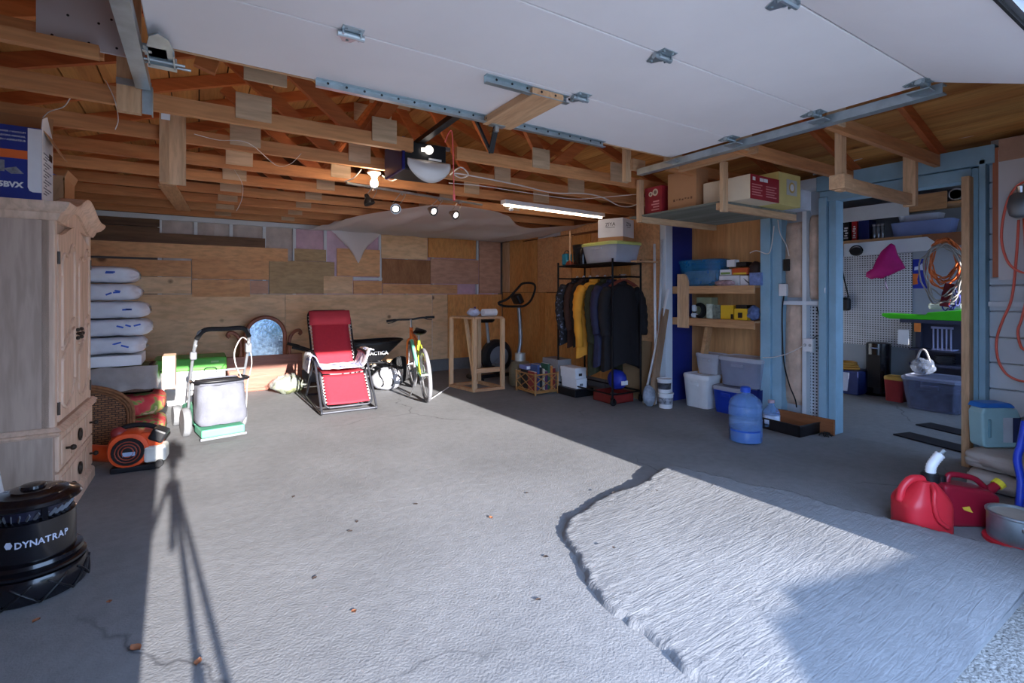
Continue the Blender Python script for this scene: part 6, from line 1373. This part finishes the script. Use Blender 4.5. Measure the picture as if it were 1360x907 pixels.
t = thing('water_bottle', 'small blue water bottle with a white label standing in the black tray', 'water bottle', tp+V((-.12, .12, .012))); mb = MB(); mb.lathe([(.068, 0), (.075, .01), (.075, .14), (.07, .16), (.04, .2), (.025, .215), (.025, .24)], n=24); part('body', mb, blu_w, t, smooth='auto'); mb = MB(); mb.lathe([(.0765, .04), (.0765, .12)], n=24); part('label', mb, M('pale blue label', srgb(190, 206, 236), .5, 0, .3, 20), t, smooth=True); mb = MB(); mb.lathe([(.03, .235), (.03, .26), (0, .26)], n=16); part('cap', mb, M('pinkish cap', srgb(190, 160, 170), .5), t); mb = MB(); mb.lathe([(.066, .004), (.072, .012), (.072, .08), (0, .081)], n=24); part('water', mb, blu_d, t, smooth='auto')
t = thing('cable_tangle', 'small tangle of dark twigs and cable at the door jamb foot', 'tangle', PZ(1097, 579)); mb = MB()
for k in range(7): mb.tube(smoothpts([(.06*math.sin(k*2.1), .05*math.cos(k*1.7), .01), (.03*math.cos(k*3), .03*math.sin(k), .03), (-.06*math.sin(k*1.3), -.05*math.cos(k*2.3), .008)], 3), .004, 5)
part('strands', mb, black_rub, t)

# ================================================================ WORKSHOP CONTENTS
zw = 1.99
t = thing('workshop_shelf', 'long workshop shelf with a white perforated fascia over the pegboard', 'shelf', (7.15, 1.85, zw)); 
mb = MB(); mb.box((0, 0, -.025), (XW-7.15-.002, 1.9, 0)); part('shelf_board', mb, alc, t)
yw = lambda u, X=7.15: PX(u, 390, X).y
mb = MB(); mb.prism([(yw(1245)-1.85, -.11), (yw(1232)-1.85, -.03), (yw(1122)-1.85, -.04), (yw(1122)-1.85, -.21), (yw(1232)-1.85, -.19)], -.02, -.002, 'x'); part('white_fascia', mb, white_paint, t)
mb = MB(); mb.box((-.012, .0, -.15), (-.001, yw(1225)-1.85, -.0)); part('brown_fascia', mb, M('brown hardboard', srgb(140, 92, 62), .7), t)
mb = MB(); mb.box((.0, 0, .33), (XW-7.15-.002, 1.9, .35)); part('upper_board', mb, alc, t)
mb = MB(); mb.box((-.03, yw(1208)-1.85, .24), (-.012, 1.9, .42)); part('upper_fascia', mb, white_paint, t)
mb = MB(); mb.box((-.02, yw(1258)-1.85, .28), (-.001, yw(1207)-1.85, .47)); part('upper_fascia', mb, alc, t)
for k in range(4): mb = MB(); y = 1.87+.6*k; mb.box((.40, y, -.3), (.43, y+.03, .33)); part('bracket', mb, pine, t)
def witem(name, label, u0, u1, v0, X, dep, mat, cat, z=None, bevel=.004, fn=None):
    z = zw+.001 if z is None else z; y0, y1 = sorted((yw(u0, X), yw(u1, X))); z1 = PX((u0+u1)/2, v0, X).z; t = thing(name, label, cat, (X, y0, z)); mb = MB(); mb.box((0, 0, 0), (dep, y1-y0, z1-z)); part('body', mb, mat, t, bevel=bevel)
    if fn: fn(t, y1-y0, z1-z)
    return t
witem('blue_book', 'dark blue box at the end of the workshop shelf', 1114, 1118, 293, 7.25, .2, M('dark blue card', srgb(40, 56, 110), .5), 'box')
def pmarks(m, n_):
    def fn(t, L_, h_):
        for i in range(n_):
            mb = MB(); z_ = h_*(.12+.6*i/n_); mb.box((-.0015, L_*(.2+.1*(i % 2)), z_), (0, L_*(.8-.08*(i % 3)), z_+h_*.36/n_)); part('print_mark', mb, m, t)
    return fn
witem('black_box', 'black box with white upright print on the workshop shelf', 1119, 1128, 293, 7.25, .2, black_pl, 'box', fn=pmarks(paper, 5))
witem('red_box', 'red box with pale upright print on the workshop shelf', 1131, 1138, 291, 7.25, .2, M('signal red card', srgb(180, 30, 40), .5), 'box', fn=pmarks(paper, 6))
witem('blue_case', 'navy blue case between the red box and the jars', 1140, 1154, 292, 7.25, .2, M('navy card', srgb(28, 40, 100), .4), 'case')
for k, u in enumerate((1161, 1166.5, 1172)):
    y = yw(u, 7.26); t = thing('glass_jar', 'silver-lidded glass jar of hardware on the workshop shelf', 'jar', (7.26, y, zw+.001), group='jars on the workshop shelf'); mb = MB(); mb.lathe([(.02, 0), (.022, .01), (.022, .15), (.02, .17)], n=16); part('jar', mb, M('smoky glass', srgb(120, 124, 130), .1, .3, .3, 20), t, smooth='auto'); mb = MB(); mb.lathe([(.023, .165), (.023, .19), (0, .19)], n=16); part('lid', mb, steel, t)
y0, y1 = yw(1270, 7.3), yw(1187, 7.3); tub('blue_tote', 'long translucent blue-grey tote on the workshop shelf', (7.31, (y0+y1)/2, zw+.001), .28, y1-y0, .17, M('blue-grey plastic', srgb(110, 130, 180), .3, 0, .06), None, .9, handle=False)
y0, y1 = yw(1255, 7.4), yw(1200, 7.4); tub('clear_tote', 'shallow clear tote stacked on the long blue-grey tote', (7.33, (y0+y1)/2, zw+.175), .24, y1-y0, .08, M('pale clear plastic', srgb(180, 190, 210), .2, 0, .06), None, .92, handle=False)
t = thing('paper_roll', 'roll of white sheeting on the workshop upper shelf', 'roll', (7.16, yw(1269), zw+.355+.07)); mb = MB()
for r in (.07, .055, .04): mb.lathe([(r, 0), (r, .4), (r-.006, .4), (r-.006, 0), (r, 0)], n=20, axis='x')
part('roll', mb, paper, t, smooth='auto')
single('blue_bundle', blob(.12, .25, .05, .15, 3), M('blue tarpaulin', srgb(40, 60, 160), .5), 'folded blue tarpaulin on the workshop upper shelf', 'tarpaulin', (7.35, 2.55, zw+.352), smooth=True)
# hanging on pegboard
def wp_(u, v, X=None): return PX(u, v, XW-.06 if X is None else X)
t = thing('fabric_hat', 'magenta fabric rain hat hanging on the pegboard', 'hat', wp_(1178, 330, 7.12)); mag = M('magenta nylon', srgb(190, 24, 120), .6, 0, .12, 8); cpt = wp_(1178, 330, 7.12)
out = [(1184, 323), (1189, 326), (1192, 338), (1198, 347), (1203, 356), (1196, 359), (1186, 364), (1178, 367), (1172, 370), (1164, 369), (1158, 371), (1151, 368), (1152, 362), (1160, 357), (1165, 345), (1172, 333)]
pts2 = [wp_(u, v, 7.12)-cpt for u, v in out]; cen = sum((p for p in pts2), V())/len(pts2); mb = MB(); n = len(pts2)
for k, (sc_, dx) in enumerate(((1, 0), (.97, -.035), (.7, -.06), (.3, -.075))):
    for i, p in enumerate(pts2): q = cen+(p-cen)*sc_; mb.v.append((q.x+dx+.012*noise3(i*1.7, k*2.0), q.y, q.z))
mb.f = [(k*n+i, k*n+(i+1) % n, (k+1)*n+(i+1) % n, (k+1)*n+i) for k in range(3) for i in range(n)]+[tuple(3*n+i for i in range(n)), tuple(range(n-1, -1, -1))]; part('crown', mb, mag, t, smooth=True)
mb = MB(); mb.tube(smoothpts([wp_(u, v, 7.1)-cpt for u, v in ((1177, 366), (1176, 376), (1179, 385))], 3), .006, 6); part('chin_strap', mb, M('dark violet cord', srgb(40, 24, 70), .7), t)
t = thing('ear_defenders', 'black ear defenders hanging on the workshop fascia', 'ear defenders', wp_(1137, 334, 7.1)); mb = MB(); mb.lathe([(0, -.03), (.06, -.03), (.07, -.01), (.07, .02), (0, .02)], n=20, axis='x', sy=.8); part('ear_cup', mb, black_pl, t, smooth='auto'); mb = MB(); mb.tube(arc((0, 0, 0), .075, 0, 180, 12, 'yz'), .008, 6); part('headband', mb, black_pl, t)
t = thing('shoulder_bag', 'black bag hanging by a long strap inside the workshop doorway', 'bag', wp_(1121, 402, XW-.07)); o_ = wp_(1121, 402, XW-.07); mb = MB(); mb.cbox((0, 0, -.02), (.08, .16, .18)); part('bag_body', mb, black_pl, t, bevel=.03); mb = MB(); mb.tube([wp_(1116, 345, XW-.06)-o_, wp_(1121, 370, XW-.06)-o_, wp_(1127, 395, XW-.06)-o_], .010, 6); part('strap', mb, black_pl, t)
# poster
y0, y1, z0, z1 = onbay(1212.5, 1232, 343.5, 383, XW-.003)
t = thing('blue_poster', 'deep blue poster with orange and white shapes on the grey workshop wall', 'poster', (XW-.003, y0, z0)); L_ = y1-y0; h_ = z1-z0
mb = MB(); mb.box((-.002, 0, 0), (0, L_, h_)); part('sheet', mb, M('royal blue print', srgb(36, 52, 160), .5), t)
mb = MB(); mb.prism([(L_*.65, h_*.15), (L_, h_*.12), (L_, h_*.5), (L_*.62, h_*.5), (L_*.7, h_*.32)], -.003, -.002, 'x'); part('orange_print', mb, M('orange poster print', srgb(210, 110, 50), .5), t); mb = MB(); mb.prism([(L_*.22, h_*.62), (L_*.5, h_*.62), (L_*.52, h_*.78), (L_*.4, h_*.85), (L_*.2, h_*.8)], -.003, -.002, 'x'); mb.prism([(L_*.58, h_*.64), (L_*.9, h_*.62), (L_*.88, h_*.74), (L_*.6, h_*.76)], -.003, -.002, 'x'); part('white_print', mb, M('pale poster print', srgb(190, 200, 226), .5), t)
# coils of cord by the post
def coil(name, label, u, v, X, r, mat, n, sd, loops=1, ry=1.4):
    c = PX(u, v, X); t = thing(name, label, 'cord coil', c); rnd = random.Random(sd)
    for k in range(n):
        mb = MB(); rr = r*(.75+.4*rnd.random()); ph = rnd.random()*6; oy = rnd.uniform(-.03, .03); pts = [(rnd.uniform(-.02, .02), oy+rr*math.cos(a*.3491+ph)*(.75+.1*math.sin(a+k)), -ry*rr+ry*rr*math.sin(a*.3491+ph)+.02*math.sin(a*2+k)) for a in range(18)]
        mb.tube(smoothpts(pts+[pts[0]], 2), .008, 5, closed=False); part('loop', mb, mat, t, smooth=True)
coil('extension_cord', 'coiled orange extension cord hanging by the pine doorway post', 1254, 318, 7.0, .20, M('orange cable', srgb(214, 110, 54), .5), 9, 3)
coil('extension_cord', 'coiled white extension cord hanging with the orange one', 1251, 326, 6.95, .23, M('dull white cord', srgb(150, 146, 140), .6), 5, 4)
coil('extension_cord', 'small dark blue cord hanging below the orange coil', 1262, 385, 6.98, .08, M('dark blue cable', srgb(40, 46, 110), .5), 3, 5)
single('red_strap', MB().cbox((0, 0, 0), (.03, .09, .26)), M('dark red webbing', srgb(110, 24, 32), .7), 'dark red strap hanging beneath the cord coils', 'strap', PX(1258, 392, 6.97), rot=(.2, 0, 0), bevel=.01)
# bench with things on and below it
t = thing('workbench', 'dark workbench along the workshop wall under the green tray', 'workbench', (6.98, 1.65, 0)); dk = M('dark painted bench', srgb(58, 62, 84), .6, 0, .1)
by1 = yw(1193, 6.98)-1.65
mb = MB(); mb.box((.04, 0, .96), (.60, by1, 1.0)); part('bench_top', mb, dk, t)
mb = MB(); mb.box((.30, 0, .44), (.60, by1, .47)); part('shelf', mb, dk, t); mb = MB(); mb.box((.30, 0, .62), (.60, by1, .64)); part('shelf', mb, dk, t)
mb = MB(); mb.box((.58, 0, 0), (.60, by1, .96)); part('back_panel', mb, dk, t)
for y in (0, by1-.05):
    mb = MB(); mb.box((.50, y, 0), (.56, y+.05, .96)); part('leg', mb, dk, t)
grn = M('vivid green plastic', srgb(70, 200, 40), .4, 0, .06)
y0, y1 = yw(1276, 6.9), yw(1165, 6.9); t = thing('green_tray', 'vivid green long tool tray on the workbench', 'tray', (7.02, y0, 1.001)); L_ = y1-y0; mb = MB(); mb.prism([(0, 0), (L_*.9, .0), (L_, .025), (L_, .06), (L_*.9, .065), (L_*.45, .055), (L_*.42, .085), (.03, .12), (0, .09)], 0, .16, 'x'); part('tray_body', mb, grn, t, bevel=.008)
t = thing('glass_box', 'clear plastic cover with white paper lying on the green tray', 'box', (7.04, y0+.02, 1.122)); mb = MB(); mb.box((0, 0, 0), (.12, L_*.4, .07)); part('cover', mb, M('foggy clear plastic', srgb(200, 214, 210), .2, 0, .2, 12, alpha=.7), t, bevel=.02)
witem('notepad', 'white sheet pinned to the workbench front', 1192, 1207, 438, 7.02, .003, paper, 'paper', z=.70)
single('paper_slip', MB().box((0, 0, 0), (.01, .06, .10)), M('orange cord', srgb(226, 130, 60), .6), 'small orange tag hanging under the green tray', 'tag', (7.01, yw(1222, 7.0), .86))
t = thing('wire_rack', 'pale blue plastic drying rack on the workbench shelf', 'rack', (7.28, yw(1266, 7.28), .641)); mb = MB(); mb.box((0, 0, 0), (.18, .20, .012)); part('base', mb, M('pale lilac plastic', srgb(150, 156, 196), .4), t)
for k in range(5): mb = MB(); mb.cyl((0, .02+.04*k, .01), (0, .02+.04*k, .26), .008, n=8); part('bar', mb, M('pale lilac plastic', srgb(150, 156, 196), .4), t)
mb = MB(); mb.box((-.01, 0, .25), (.01, .20, .275)); part('top_bar', mb, M('pale lilac plastic', srgb(150, 156, 196), .4), t)
t = thing('dish_stack', 'dark dishes stacked on the lower workbench shelf', 'dishes', (7.45, yw(1255, 7.45), .471)); mb = MB()
for k in range(4): mb.lathe([(.05, .02*k), (.10, .02*k+.03), (.095, .02*k+.032), (.045, .02*k+.005)], n=20)
part('dishes', mb, greypl, t, smooth='auto')
y0, y1 = yw(1282, 6.9), yw(1200, 6.9); tub('clear_bin', 'large smoky clear storage bin on the workshop floor', (7.04, (y0+y1)/2, 0), .50, y1-y0, .34, M('smoky clear plastic', srgb(110, 118, 150), .2, 0, .1, alpha=.6), M('smoky lid plastic', srgb(150, 158, 186), .25, 0, .05, alpha=.75), .84, content=M('dark odds and ends', srgb(80, 80, 96), .8, 0, .6, 16))
def glassbag(u, v, label, s, sd): 
    p = PX(u, v, 6.98); t = thing('crystal_bag', label, 'bag', (p.x, p.y, .375)); part('bag_body', blob(.10*s, .14*s, .12*s, .2, sd), M('clear cellophane', srgb(110, 120, 140), .15, 0, .4, 24, alpha=.6, bump=.7, bsc=30), t, smooth=True); mb = MB(); mb.tube(smoothpts([(0, -.08*s, .18*s), (0, -.03*s, .34*s), (0, .03*s, .34*s), (0, .08*s, .18*s)], 4), .012, 6); part('handle_loop', mb, M('pale cord', srgb(190, 180, 180), .6), t)
glassbag(1226, 480, 'crinkled cellophane gift bag standing on the large smoky bin', .8, 2)
tp2 = PZ(1168, 521); t = thing('tower_heater', 'tall glossy black tower heater on the workshop floor', 'heater', (7.42, 2.86, 0)); mb = MB(); mb.lathe([(.15, 0), (.15, .02), (.125, .03), (.135, .60), (.13, .66), (.10, .675), (0, .675)], n=28); part('tower', mb, gb, t, smooth='auto'); mb = MB(); mb.box((-.137, -.04, .60), (-.13, .04, .61)); part('display', mb, M('pale blue display', srgb(150, 170, 210), .3), t); mb = MB(); mb.box((-.137, -.07, .10), (-.128, .07, .52)); part('grille', mb, black_pl, t)
tpb = (7.16, 2.57, 0); tub('red_bucket', 'dull red bucket with a yellow lid between heater and smoky bin', tpb, .20, .20, .27, M('dull red bucket', srgb(140, 40, 44), .5), M('dull yellow lid', srgb(190, 150, 70), .5), .86, handle=False)
t = thing('blue_crate', 'dark blue crate with a white side panel on the workshop floor', 'crate', (7.10, 2.96, 0)); mb = MB(); mb.box((0, 0, 0), (.40, .48, .30)); part('crate_body', mb, M('dark blue crate plastic', srgb(36, 50, 100), .5), t, bevel=.01); mb = MB(); mb.prism([(.12, .04), (.30, .04), (.40, .10), (.48, .10), (.48, .28), (.10, .28)], -.006, 0, 'x'); part('white_panel', mb, M('dull white plastic', srgb(180, 188, 210), .5), t)
t = thing('yellow_hose', 'coil of yellow-brown hose lying on the dark blue crate', 'hose', (7.28, 3.2, .301)); mb = MB()
for k in range(3): mb.tube([((.10+.02*k)*math.cos(a*.35), (.17-.02*k)*math.sin(a*.35), .02+.03*k) for a in range(18)], .018, 8, closed=True)
part('coil', mb, M('ochre hose', srgb(180, 130, 50), .5), t, smooth=True)
single('prop_post', MB().box((0, 0, 0), (.04, .07, .30)), M('ochre wood', srgb(170, 116, 60), .7), 'short ochre wooden post standing on the blue crate by the pegboard', 'post', (7.52, 2.98, .0), bevel=.003)
for k, (u, v, lab) in enumerate(((1228, 585, 'dark rubber floor mat nearer to the doorway sill'), (1256, 571, 'dark rubber floor mat farther inside the workshop'))):
    p = PZ(u, v); mb = MB(); mb.box((-.11, -.36, 0), (.11, .26, .012)); o_ = single('floor_mat', mb, M('dark rubber mat', srgb(22, 24, 34), .7, 0, .2, 30), lab, 'mat', (p.x+.02, p.y-.05, -.003), math.radians(-14), bevel=.004)

# ================================================================ RIGHT EDGE: board with orange cord, jug, sacks, fuel cans
t = thing('white_backboard', 'white hanging backboard with a brown edge on the clapboard wall', 'backboard', (4.93, .45, 1.40)); mb = MB(); mb.box((0, 0, 0), (.02, yw(1326, 4.93)-.45, .95)); part('board', mb, white_board, t); mb = MB(); mb.box((.005, yw(1326, 4.93)-.45, .02), (.04, yw(1318, 4.93)-.45, .97)); part('edge_strip', mb, M('brown edge board', srgb(170, 106, 78), .7), t); mb = MB(); mb.box((-.012, 0, .86), (-.001, yw(1327, 4.93)-.45, 1.02)); part('top_strip', mb, M('tan hardboard strip', srgb(186, 150, 128), .8), t)
pr = lambda u, v: PX(u, v, 4.88)
t = thing('work_light', 'grey caged work light hanging on the white backboard', 'work light', pr(1356, 272)); mb = MB(); mb.lathe([(.03, -.09), (.06, -.07), (.075, 0), (.06, .07), (.03, .09)], n=16, sx=.55); part('cage', mb, M('grey cast metal', srgb(130, 138, 146), .4, .6, .1), t, smooth='auto')
mb = MB(); mb.lathe([(.02, .08), (.025, .13), (0, .14)], n=12); part('hook', mb, steel, t)
cor = M('coral orange cord', srgb(236, 110, 92), .5)
cable('extension_cord', [pr(u, v) for u, v in ((1375, 238), (1352, 246), (1338, 268), (1331, 300), (1331, 325), (1340, 350), (1358, 362), (1375, 360))], .008, cor, 'coral orange cord making the big loop on the white backboard', 'cord')
cable('extension_cord', [PX(u, v, 4.90) for u, v in ((1353, 292), (1350, 340), (1344, 395), (1332, 425), (1324, 450), (1325, 475), (1335, 495), (1352, 505), (1372, 508))], .008, cor, 'coral orange cord hanging from the work light down the clapboards', 'cord')
cable('extension_cord', [PX(u, v, 4.86) for u, v in ((1360, 290), (1364, 380), (1358, 420), (1352, 440), (1357, 462), (1372, 468))], .008, cor, 'coral orange cord hanging straight below the work light', 'cord')
sackm = M('pale sand sack', srgb(186, 178, 172), .85, 0, .1, 6, bump=.4, bsc=10)
for k, (x, y, z, rz_, lab) in enumerate(((4.60, 1.00, .0, .1, 'lower pale sand sack slumped on the floor under the jug'), (4.66, 1.0, .118, -.1, 'upper pale sand sack under the blue-capped jug'))):
    t = thing('sand_sack', lab, 'sack', (x, y, z), rz_); part('sack_body', sack(.52, .40, .115, 20+k*5), sackm, t, smooth=True); mb = MB(); mb.tube(smoothpts([(-.2, -.19, .06), (0, -.2, .065), (.2, -.19, .06)], 3), .005, 5); part('seam', mb, sackm, t)
jm = M('aqua jug plastic', srgb(160, 200, 206), .3, 0, .06)
p = V((4.72, 1.11, .234)); t = thing('washer_jug', 'aqua washer-fluid jug with a bright blue top standing on the sand sacks', 'jug', p, math.radians(-32)); mb = MB()
oc = [(-.12, 0), (.12, 0), (.13, .05), (.13, .20), (.10, .27), (-.02, .28), (-.13, .28), (-.15, .24), (-.14, .02)]
mb.prism(oc, -.055, .055, 'y'); part('body', mb, jm, t, bevel=.025, seg=3)
mb = MB(); mb.prism([(-.155, .275), (.09, .275), (.05, .31), (-.13, .31)], -.06, .06, 'y'); part('blue_top', mb, M('bright blue plastic', srgb(44, 120, 210), .35), t, bevel=.012)
mb = MB(); mb.box((-.005, -.058, .04), (.115, -.056, .21)); lb = part('label', mb, M('jug label', srgb(200, 206, 214), .5), t); mb = MB(); mb.box((.06, -.0595, .04), (.115, -.058, .21)); part('label_band', mb, M('label navy', srgb(40, 50, 90), .5), lb); mb = MB()
mb = MB(); mb.box((-.11, -.062, .07), (-.085, .062, .20)); part('grip_recess', mb, M('deep aqua', srgb(120, 164, 176), .4), t, bevel=.008)
t = thing('litter_bag', 'crumpled printed plastic bag wedged beside the washer-fluid jug', 'bag', (4.84, .90, .238)); part('bag_body', blob(.08, .11, .12, .3, 15), M('printed plastic film', srgb(150, 160, 180), .3, 0, .7, 24, bump=.6), t, smooth=True)
# blue pump hose
cable('blue_hose', [PX(1362, 560, 4.1), PX(1356, 590, 4.05), PX(1351, 610, 4.02), PX(1356, 640, 4.0), PX(1354, 668, 3.96), PX(1352, 694, 3.95)], .02, M('bright blue hose', srgb(40, 76, 220), .35), 'bright blue plastic pump handle standing behind the paint pail', 'hose')
# red fuel cans
fr = M('bright red can plastic', srgb(206, 44, 56), .35, 0, .06); fd = M('dark red can plastic', srgb(150, 26, 48), .35, 0, .06)
t = thing('fuel_can', 'bright red fuel can with a white ribbed spout beside the ramp', 'fuel can', (3.385, 1.10, 0), math.radians(-33))
mb = MB(); mb.grid(lambda s, k: ((.125 if k < .55 else .125-.085*((k-.55)/.45)**1.3)*(lambda c, q: c*q)(math.cos(2*math.pi*s), (abs(math.cos(2*math.pi*s))**4+abs(math.sin(2*math.pi*s))**4)**-.25)+.03*max(0, k-.55), (.10 if k < .6 else .10-.055*((k-.6)/.4)**1.3)*math.sin(2*math.pi*s)*(abs(math.cos(2*math.pi*s))**4+abs(math.sin(2*math.pi*s))**4)**-.25, .27*k), 32, 14, wrap=True); mb.f += [tuple(range(32)), tuple(13*32+i for i in range(32))]; part('can_body', mb, fr, t, smooth='auto')
mb = MB(); mb.tube(smoothpts([(.035, 0, .26), (.0, -.085, .245), (-.015, -.104, .18), (.0, -.108, .10), (.06, -.104, .05)], 5), .012, 8); part('grip_ridge', mb, fr, t, smooth=True)
mb = MB(); mb.tube(smoothpts([(.03, 0, .27), (-.05, 0, .275), (-.105, 0, .22), (-.12, 0, .15)], 4), .02, 10); part('handle', mb, fr, t, smooth=True)
mb = MB(); mb.lathe([(.042, .262), (.044, .30), (.036, .31)], (.05, 0, 0), 20); part('collar', mb, black_pl, t, smooth='auto')
mb = MB(); pts = smoothpts([(.05, 0, .30), (.055, 0, .34), (.075, 0, .375), (.105, 0, .41)], 6); mb.tube(pts, [.023+.003*(i % 2) for i in range(len(pts))], 14); part('spout', mb, white_pl, t, smooth=True); mb = MB(); mb.cyl(pts[-1], pts[-1]+V((.02, 0, .022)), .012, n=10); part('nozzle', mb, galv, t)
t = thing('fuel_can', 'dark red jerry can with a yellow cap beside the paint pail', 'fuel can', (3.67, 1.01, 0), math.radians(-33))
mb = MB(); mb.prism([(-.15, 0), (.15, 0), (.155, .10), (.16, .17), (.11, .20), (-.11, .235), (-.15, .235)], -.075, .075, 'y'); part('can_body', mb, fd, t, bevel=.02, seg=3)
mb = MB(); mb.tube(smoothpts([(-.08, 0, .22), (-.07, 0, .262), (-.03, 0, .27), (.06, 0, .252), (.10, 0, .23), (.14, 0, .19)], 4), .016, 10); part('handle', mb, fd, t, smooth=True)
mb = MB(); mb.cyl((.13, 0, .16), (.21, 0, .215), .028, .022, n=14); part('spout', mb, fd, t, smooth='auto'); mb = MB(); mb.cyl((.20, 0, .208), (.225, 0, .225), .03, n=14); part('yellow_cap', mb, M('yellow cap plastic', srgb(226, 206, 60), .4), t)
mb = MB(); mb.cyl((-.115, 0, .23), (-.115, 0, .262), .026, n=14); part('vent_cap', mb, black_pl, t); mb = MB(); mb.prism([(-.06, .115), (-.02, .12), (-.01, .10), (.0, .085), (-.02, .09), (-.05, .10)], -.0775, -.0755, 'y'); part('yellow_sticker', mb, M('yellow sticker', srgb(236, 196, 70), .5), t)
t = thing('paint_pail', 'open galvanised paint pail with a grey dried top by the ramp', 'pail', (3.60, .765, .02)); mb = MB(); mb.lathe([(.115, 0), (.118, .01), (.118, .125), (.124, .13), (.124, .14), (.112, .14), (.112, .125), (0, .122)], n=32); part('pail_body', mb, galv, t, smooth='auto'); mb = MB(); mb.lathe([(.112, .126), (0, .128)], n=32); part('dried_paint', mb, M('dried grey paint', srgb(186, 180, 170), .8), t)
for a in (3.6, 5.6):
    mb = MB(); mb.sphere((.12*math.cos(a), .12*math.sin(a), .09), .014); part('ear', mb, galv, t)
mb = MB(); mb.tube([(.118*math.cos(a), .118*math.sin(a)-.0, .09+.03*math.sin((a-3.6)/2*math.pi)*-1) for a in [3.6+.2*i for i in range(11)]], .003, 6); part('bail', mb, steel, t)
single('red_disc', MB().lathe([(0, 0), (.135, 0), (.135, .016), (.12, .019), (0, .017)], n=32), fr, 'flat red plastic lid lying under the paint pail', 'lid', (3.60, .765, 0), smooth='auto')
# ================================================================ dry leaves on the floor
lm = [M('dry brown leaf', srgb(150, 96, 66), .8, 0, .2), M('dark leaf', srgb(60, 48, 44), .8, 0, .2)]
mb = MB(); mb.grid(lambda s, k: ((s-.5)*.05*(math.sin(math.pi*min(1, k*1.05))**.8+.05), (k-.5)*.07, .002+.010*abs(s-.5)*2+.008*k*k), 5, 7); lf = [None, None]
spots = [(652, 688, 0), (700, 655, 1), (725, 740, 1), (474, 693, 1), (465, 706, 1), (470, 813, 0), (418, 768, 1), (180, 862, 0), (48, 825, 0), (815, 665, 1), (872, 662, 1), (815, 741, 1), (552, 670, 1), (263, 880, 0), (715, 797, 1), (145, 800, 0), (390, 660, 1)]
for i, (u, v, k) in enumerate(spots):
    p = PZ(u, v, .001)
    if 1.5 < p.x < 3.4 and p.y < 2.35: p.z = .05 if p.x < 2.6 else .075
    rz_ = (i*1.9) % 6.28
    lab = ('curled dry brown leaf lying on the concrete floor', 'small dark leaf scrap lying on the concrete floor')[k]; grp = ('brown leaves on the floor', 'dark leaf scraps on the floor')[k]
    if lf[k] is None: lf[k] = single('dry_leaf', mb, lm[k], lab, 'leaf', p, rz_, grp, smooth=True); o_ = lf[k]
    else: o_ = lf[k].copy(); C.objects.link(o_); o_.location = p; o_.rotation_euler = (0, 0, rz_)
    s_ = (.55 if k else .9)*(.7+.5*((i*7) % 5)/5); s_ *= .65; o_.scale = (s_, s_, s_)
# ================================================================ the photographer's tripod at the opening and an unseen hedge added outside to shade the ramp
t = thing('camera_tripod', 'black camera tripod at the garage opening whose long shadow falls inside', 'tripod', (.0, -.10, 0))
tm = M('black anodised', srgb(24, 24, 26), .4, .3, .1)
for a in (75, 195, 315):
    a = math.radians(a); mb = MB(); mb.cyl((.03*math.cos(a), .03*math.sin(a), 1.06), (.26*math.cos(a), .26*math.sin(a), .45), .014, n=10); mb.cyl((.26*math.cos(a), .26*math.sin(a), .45), (.42*math.cos(a), .42*math.sin(a), .01), .011, n=10); mb.cyl((.25*math.cos(a), .25*math.sin(a), .48), (.27*math.cos(a), .27*math.sin(a), .42), .02, n=10); part('leg', mb, tm, t)
mb = MB(); mb.cyl((0, 0, .80), (0, 0, 1.18), .016, n=10); mb.cyl((0, 0, 1.02), (0, 0, 1.08), .045, n=14); part('centre_column', mb, tm, t)
mb = MB(); mb.sphere((0, 0, 1.19), .035); part('ball_head', mb, tm, t, smooth=True)
t = thing('photo_camera', 'black camera body on the tripod at the garage opening', 'camera', (0, -.10, 1.225)); mb = MB(); mb.box((-.075, -.04, 0), (.075, .03, .115)); part('body', mb, tm, t, bevel=.012); mb = MB(); mb.box((-.03, -.03, .115), (.03, .03, .15)); part('viewfinder', mb, tm, t, bevel=.008)
t = thing('added_hedge', 'unseen low green hedge added outside to shade the ramp corner', 'hedge', (0, 0, -.03))
mb = MB()  # hedge form invented, sized so its shadow falls on the ramp corner
def hedge(s, k):
    a = 2*math.pi*s; c, sn = math.cos(a), math.sin(a); q = (abs(c)**6+abs(sn)**6)**(-1/6); e = 1 if k < .8 else math.sqrt(max(.0, 1-((k-.8)/.2)**2))*.6+.4 if k < 1 else .3
    p = V((3.25+1.6*c*q*e, -2.1+.35*sn*q*e, .84*k)); n_ = .06*noise3(p.x*6, p.y*6, p.z*6); return (p.x+n_*c, p.y+n_*sn, max(0, p.z+n_*k))
mb.grid(hedge, 120, 20, wrap=True); part('foliage', mb, M('hedge leaves', srgb(60, 90, 44), .8, 0, .4, 30, bump=1, bsc=60), t, smooth=True)
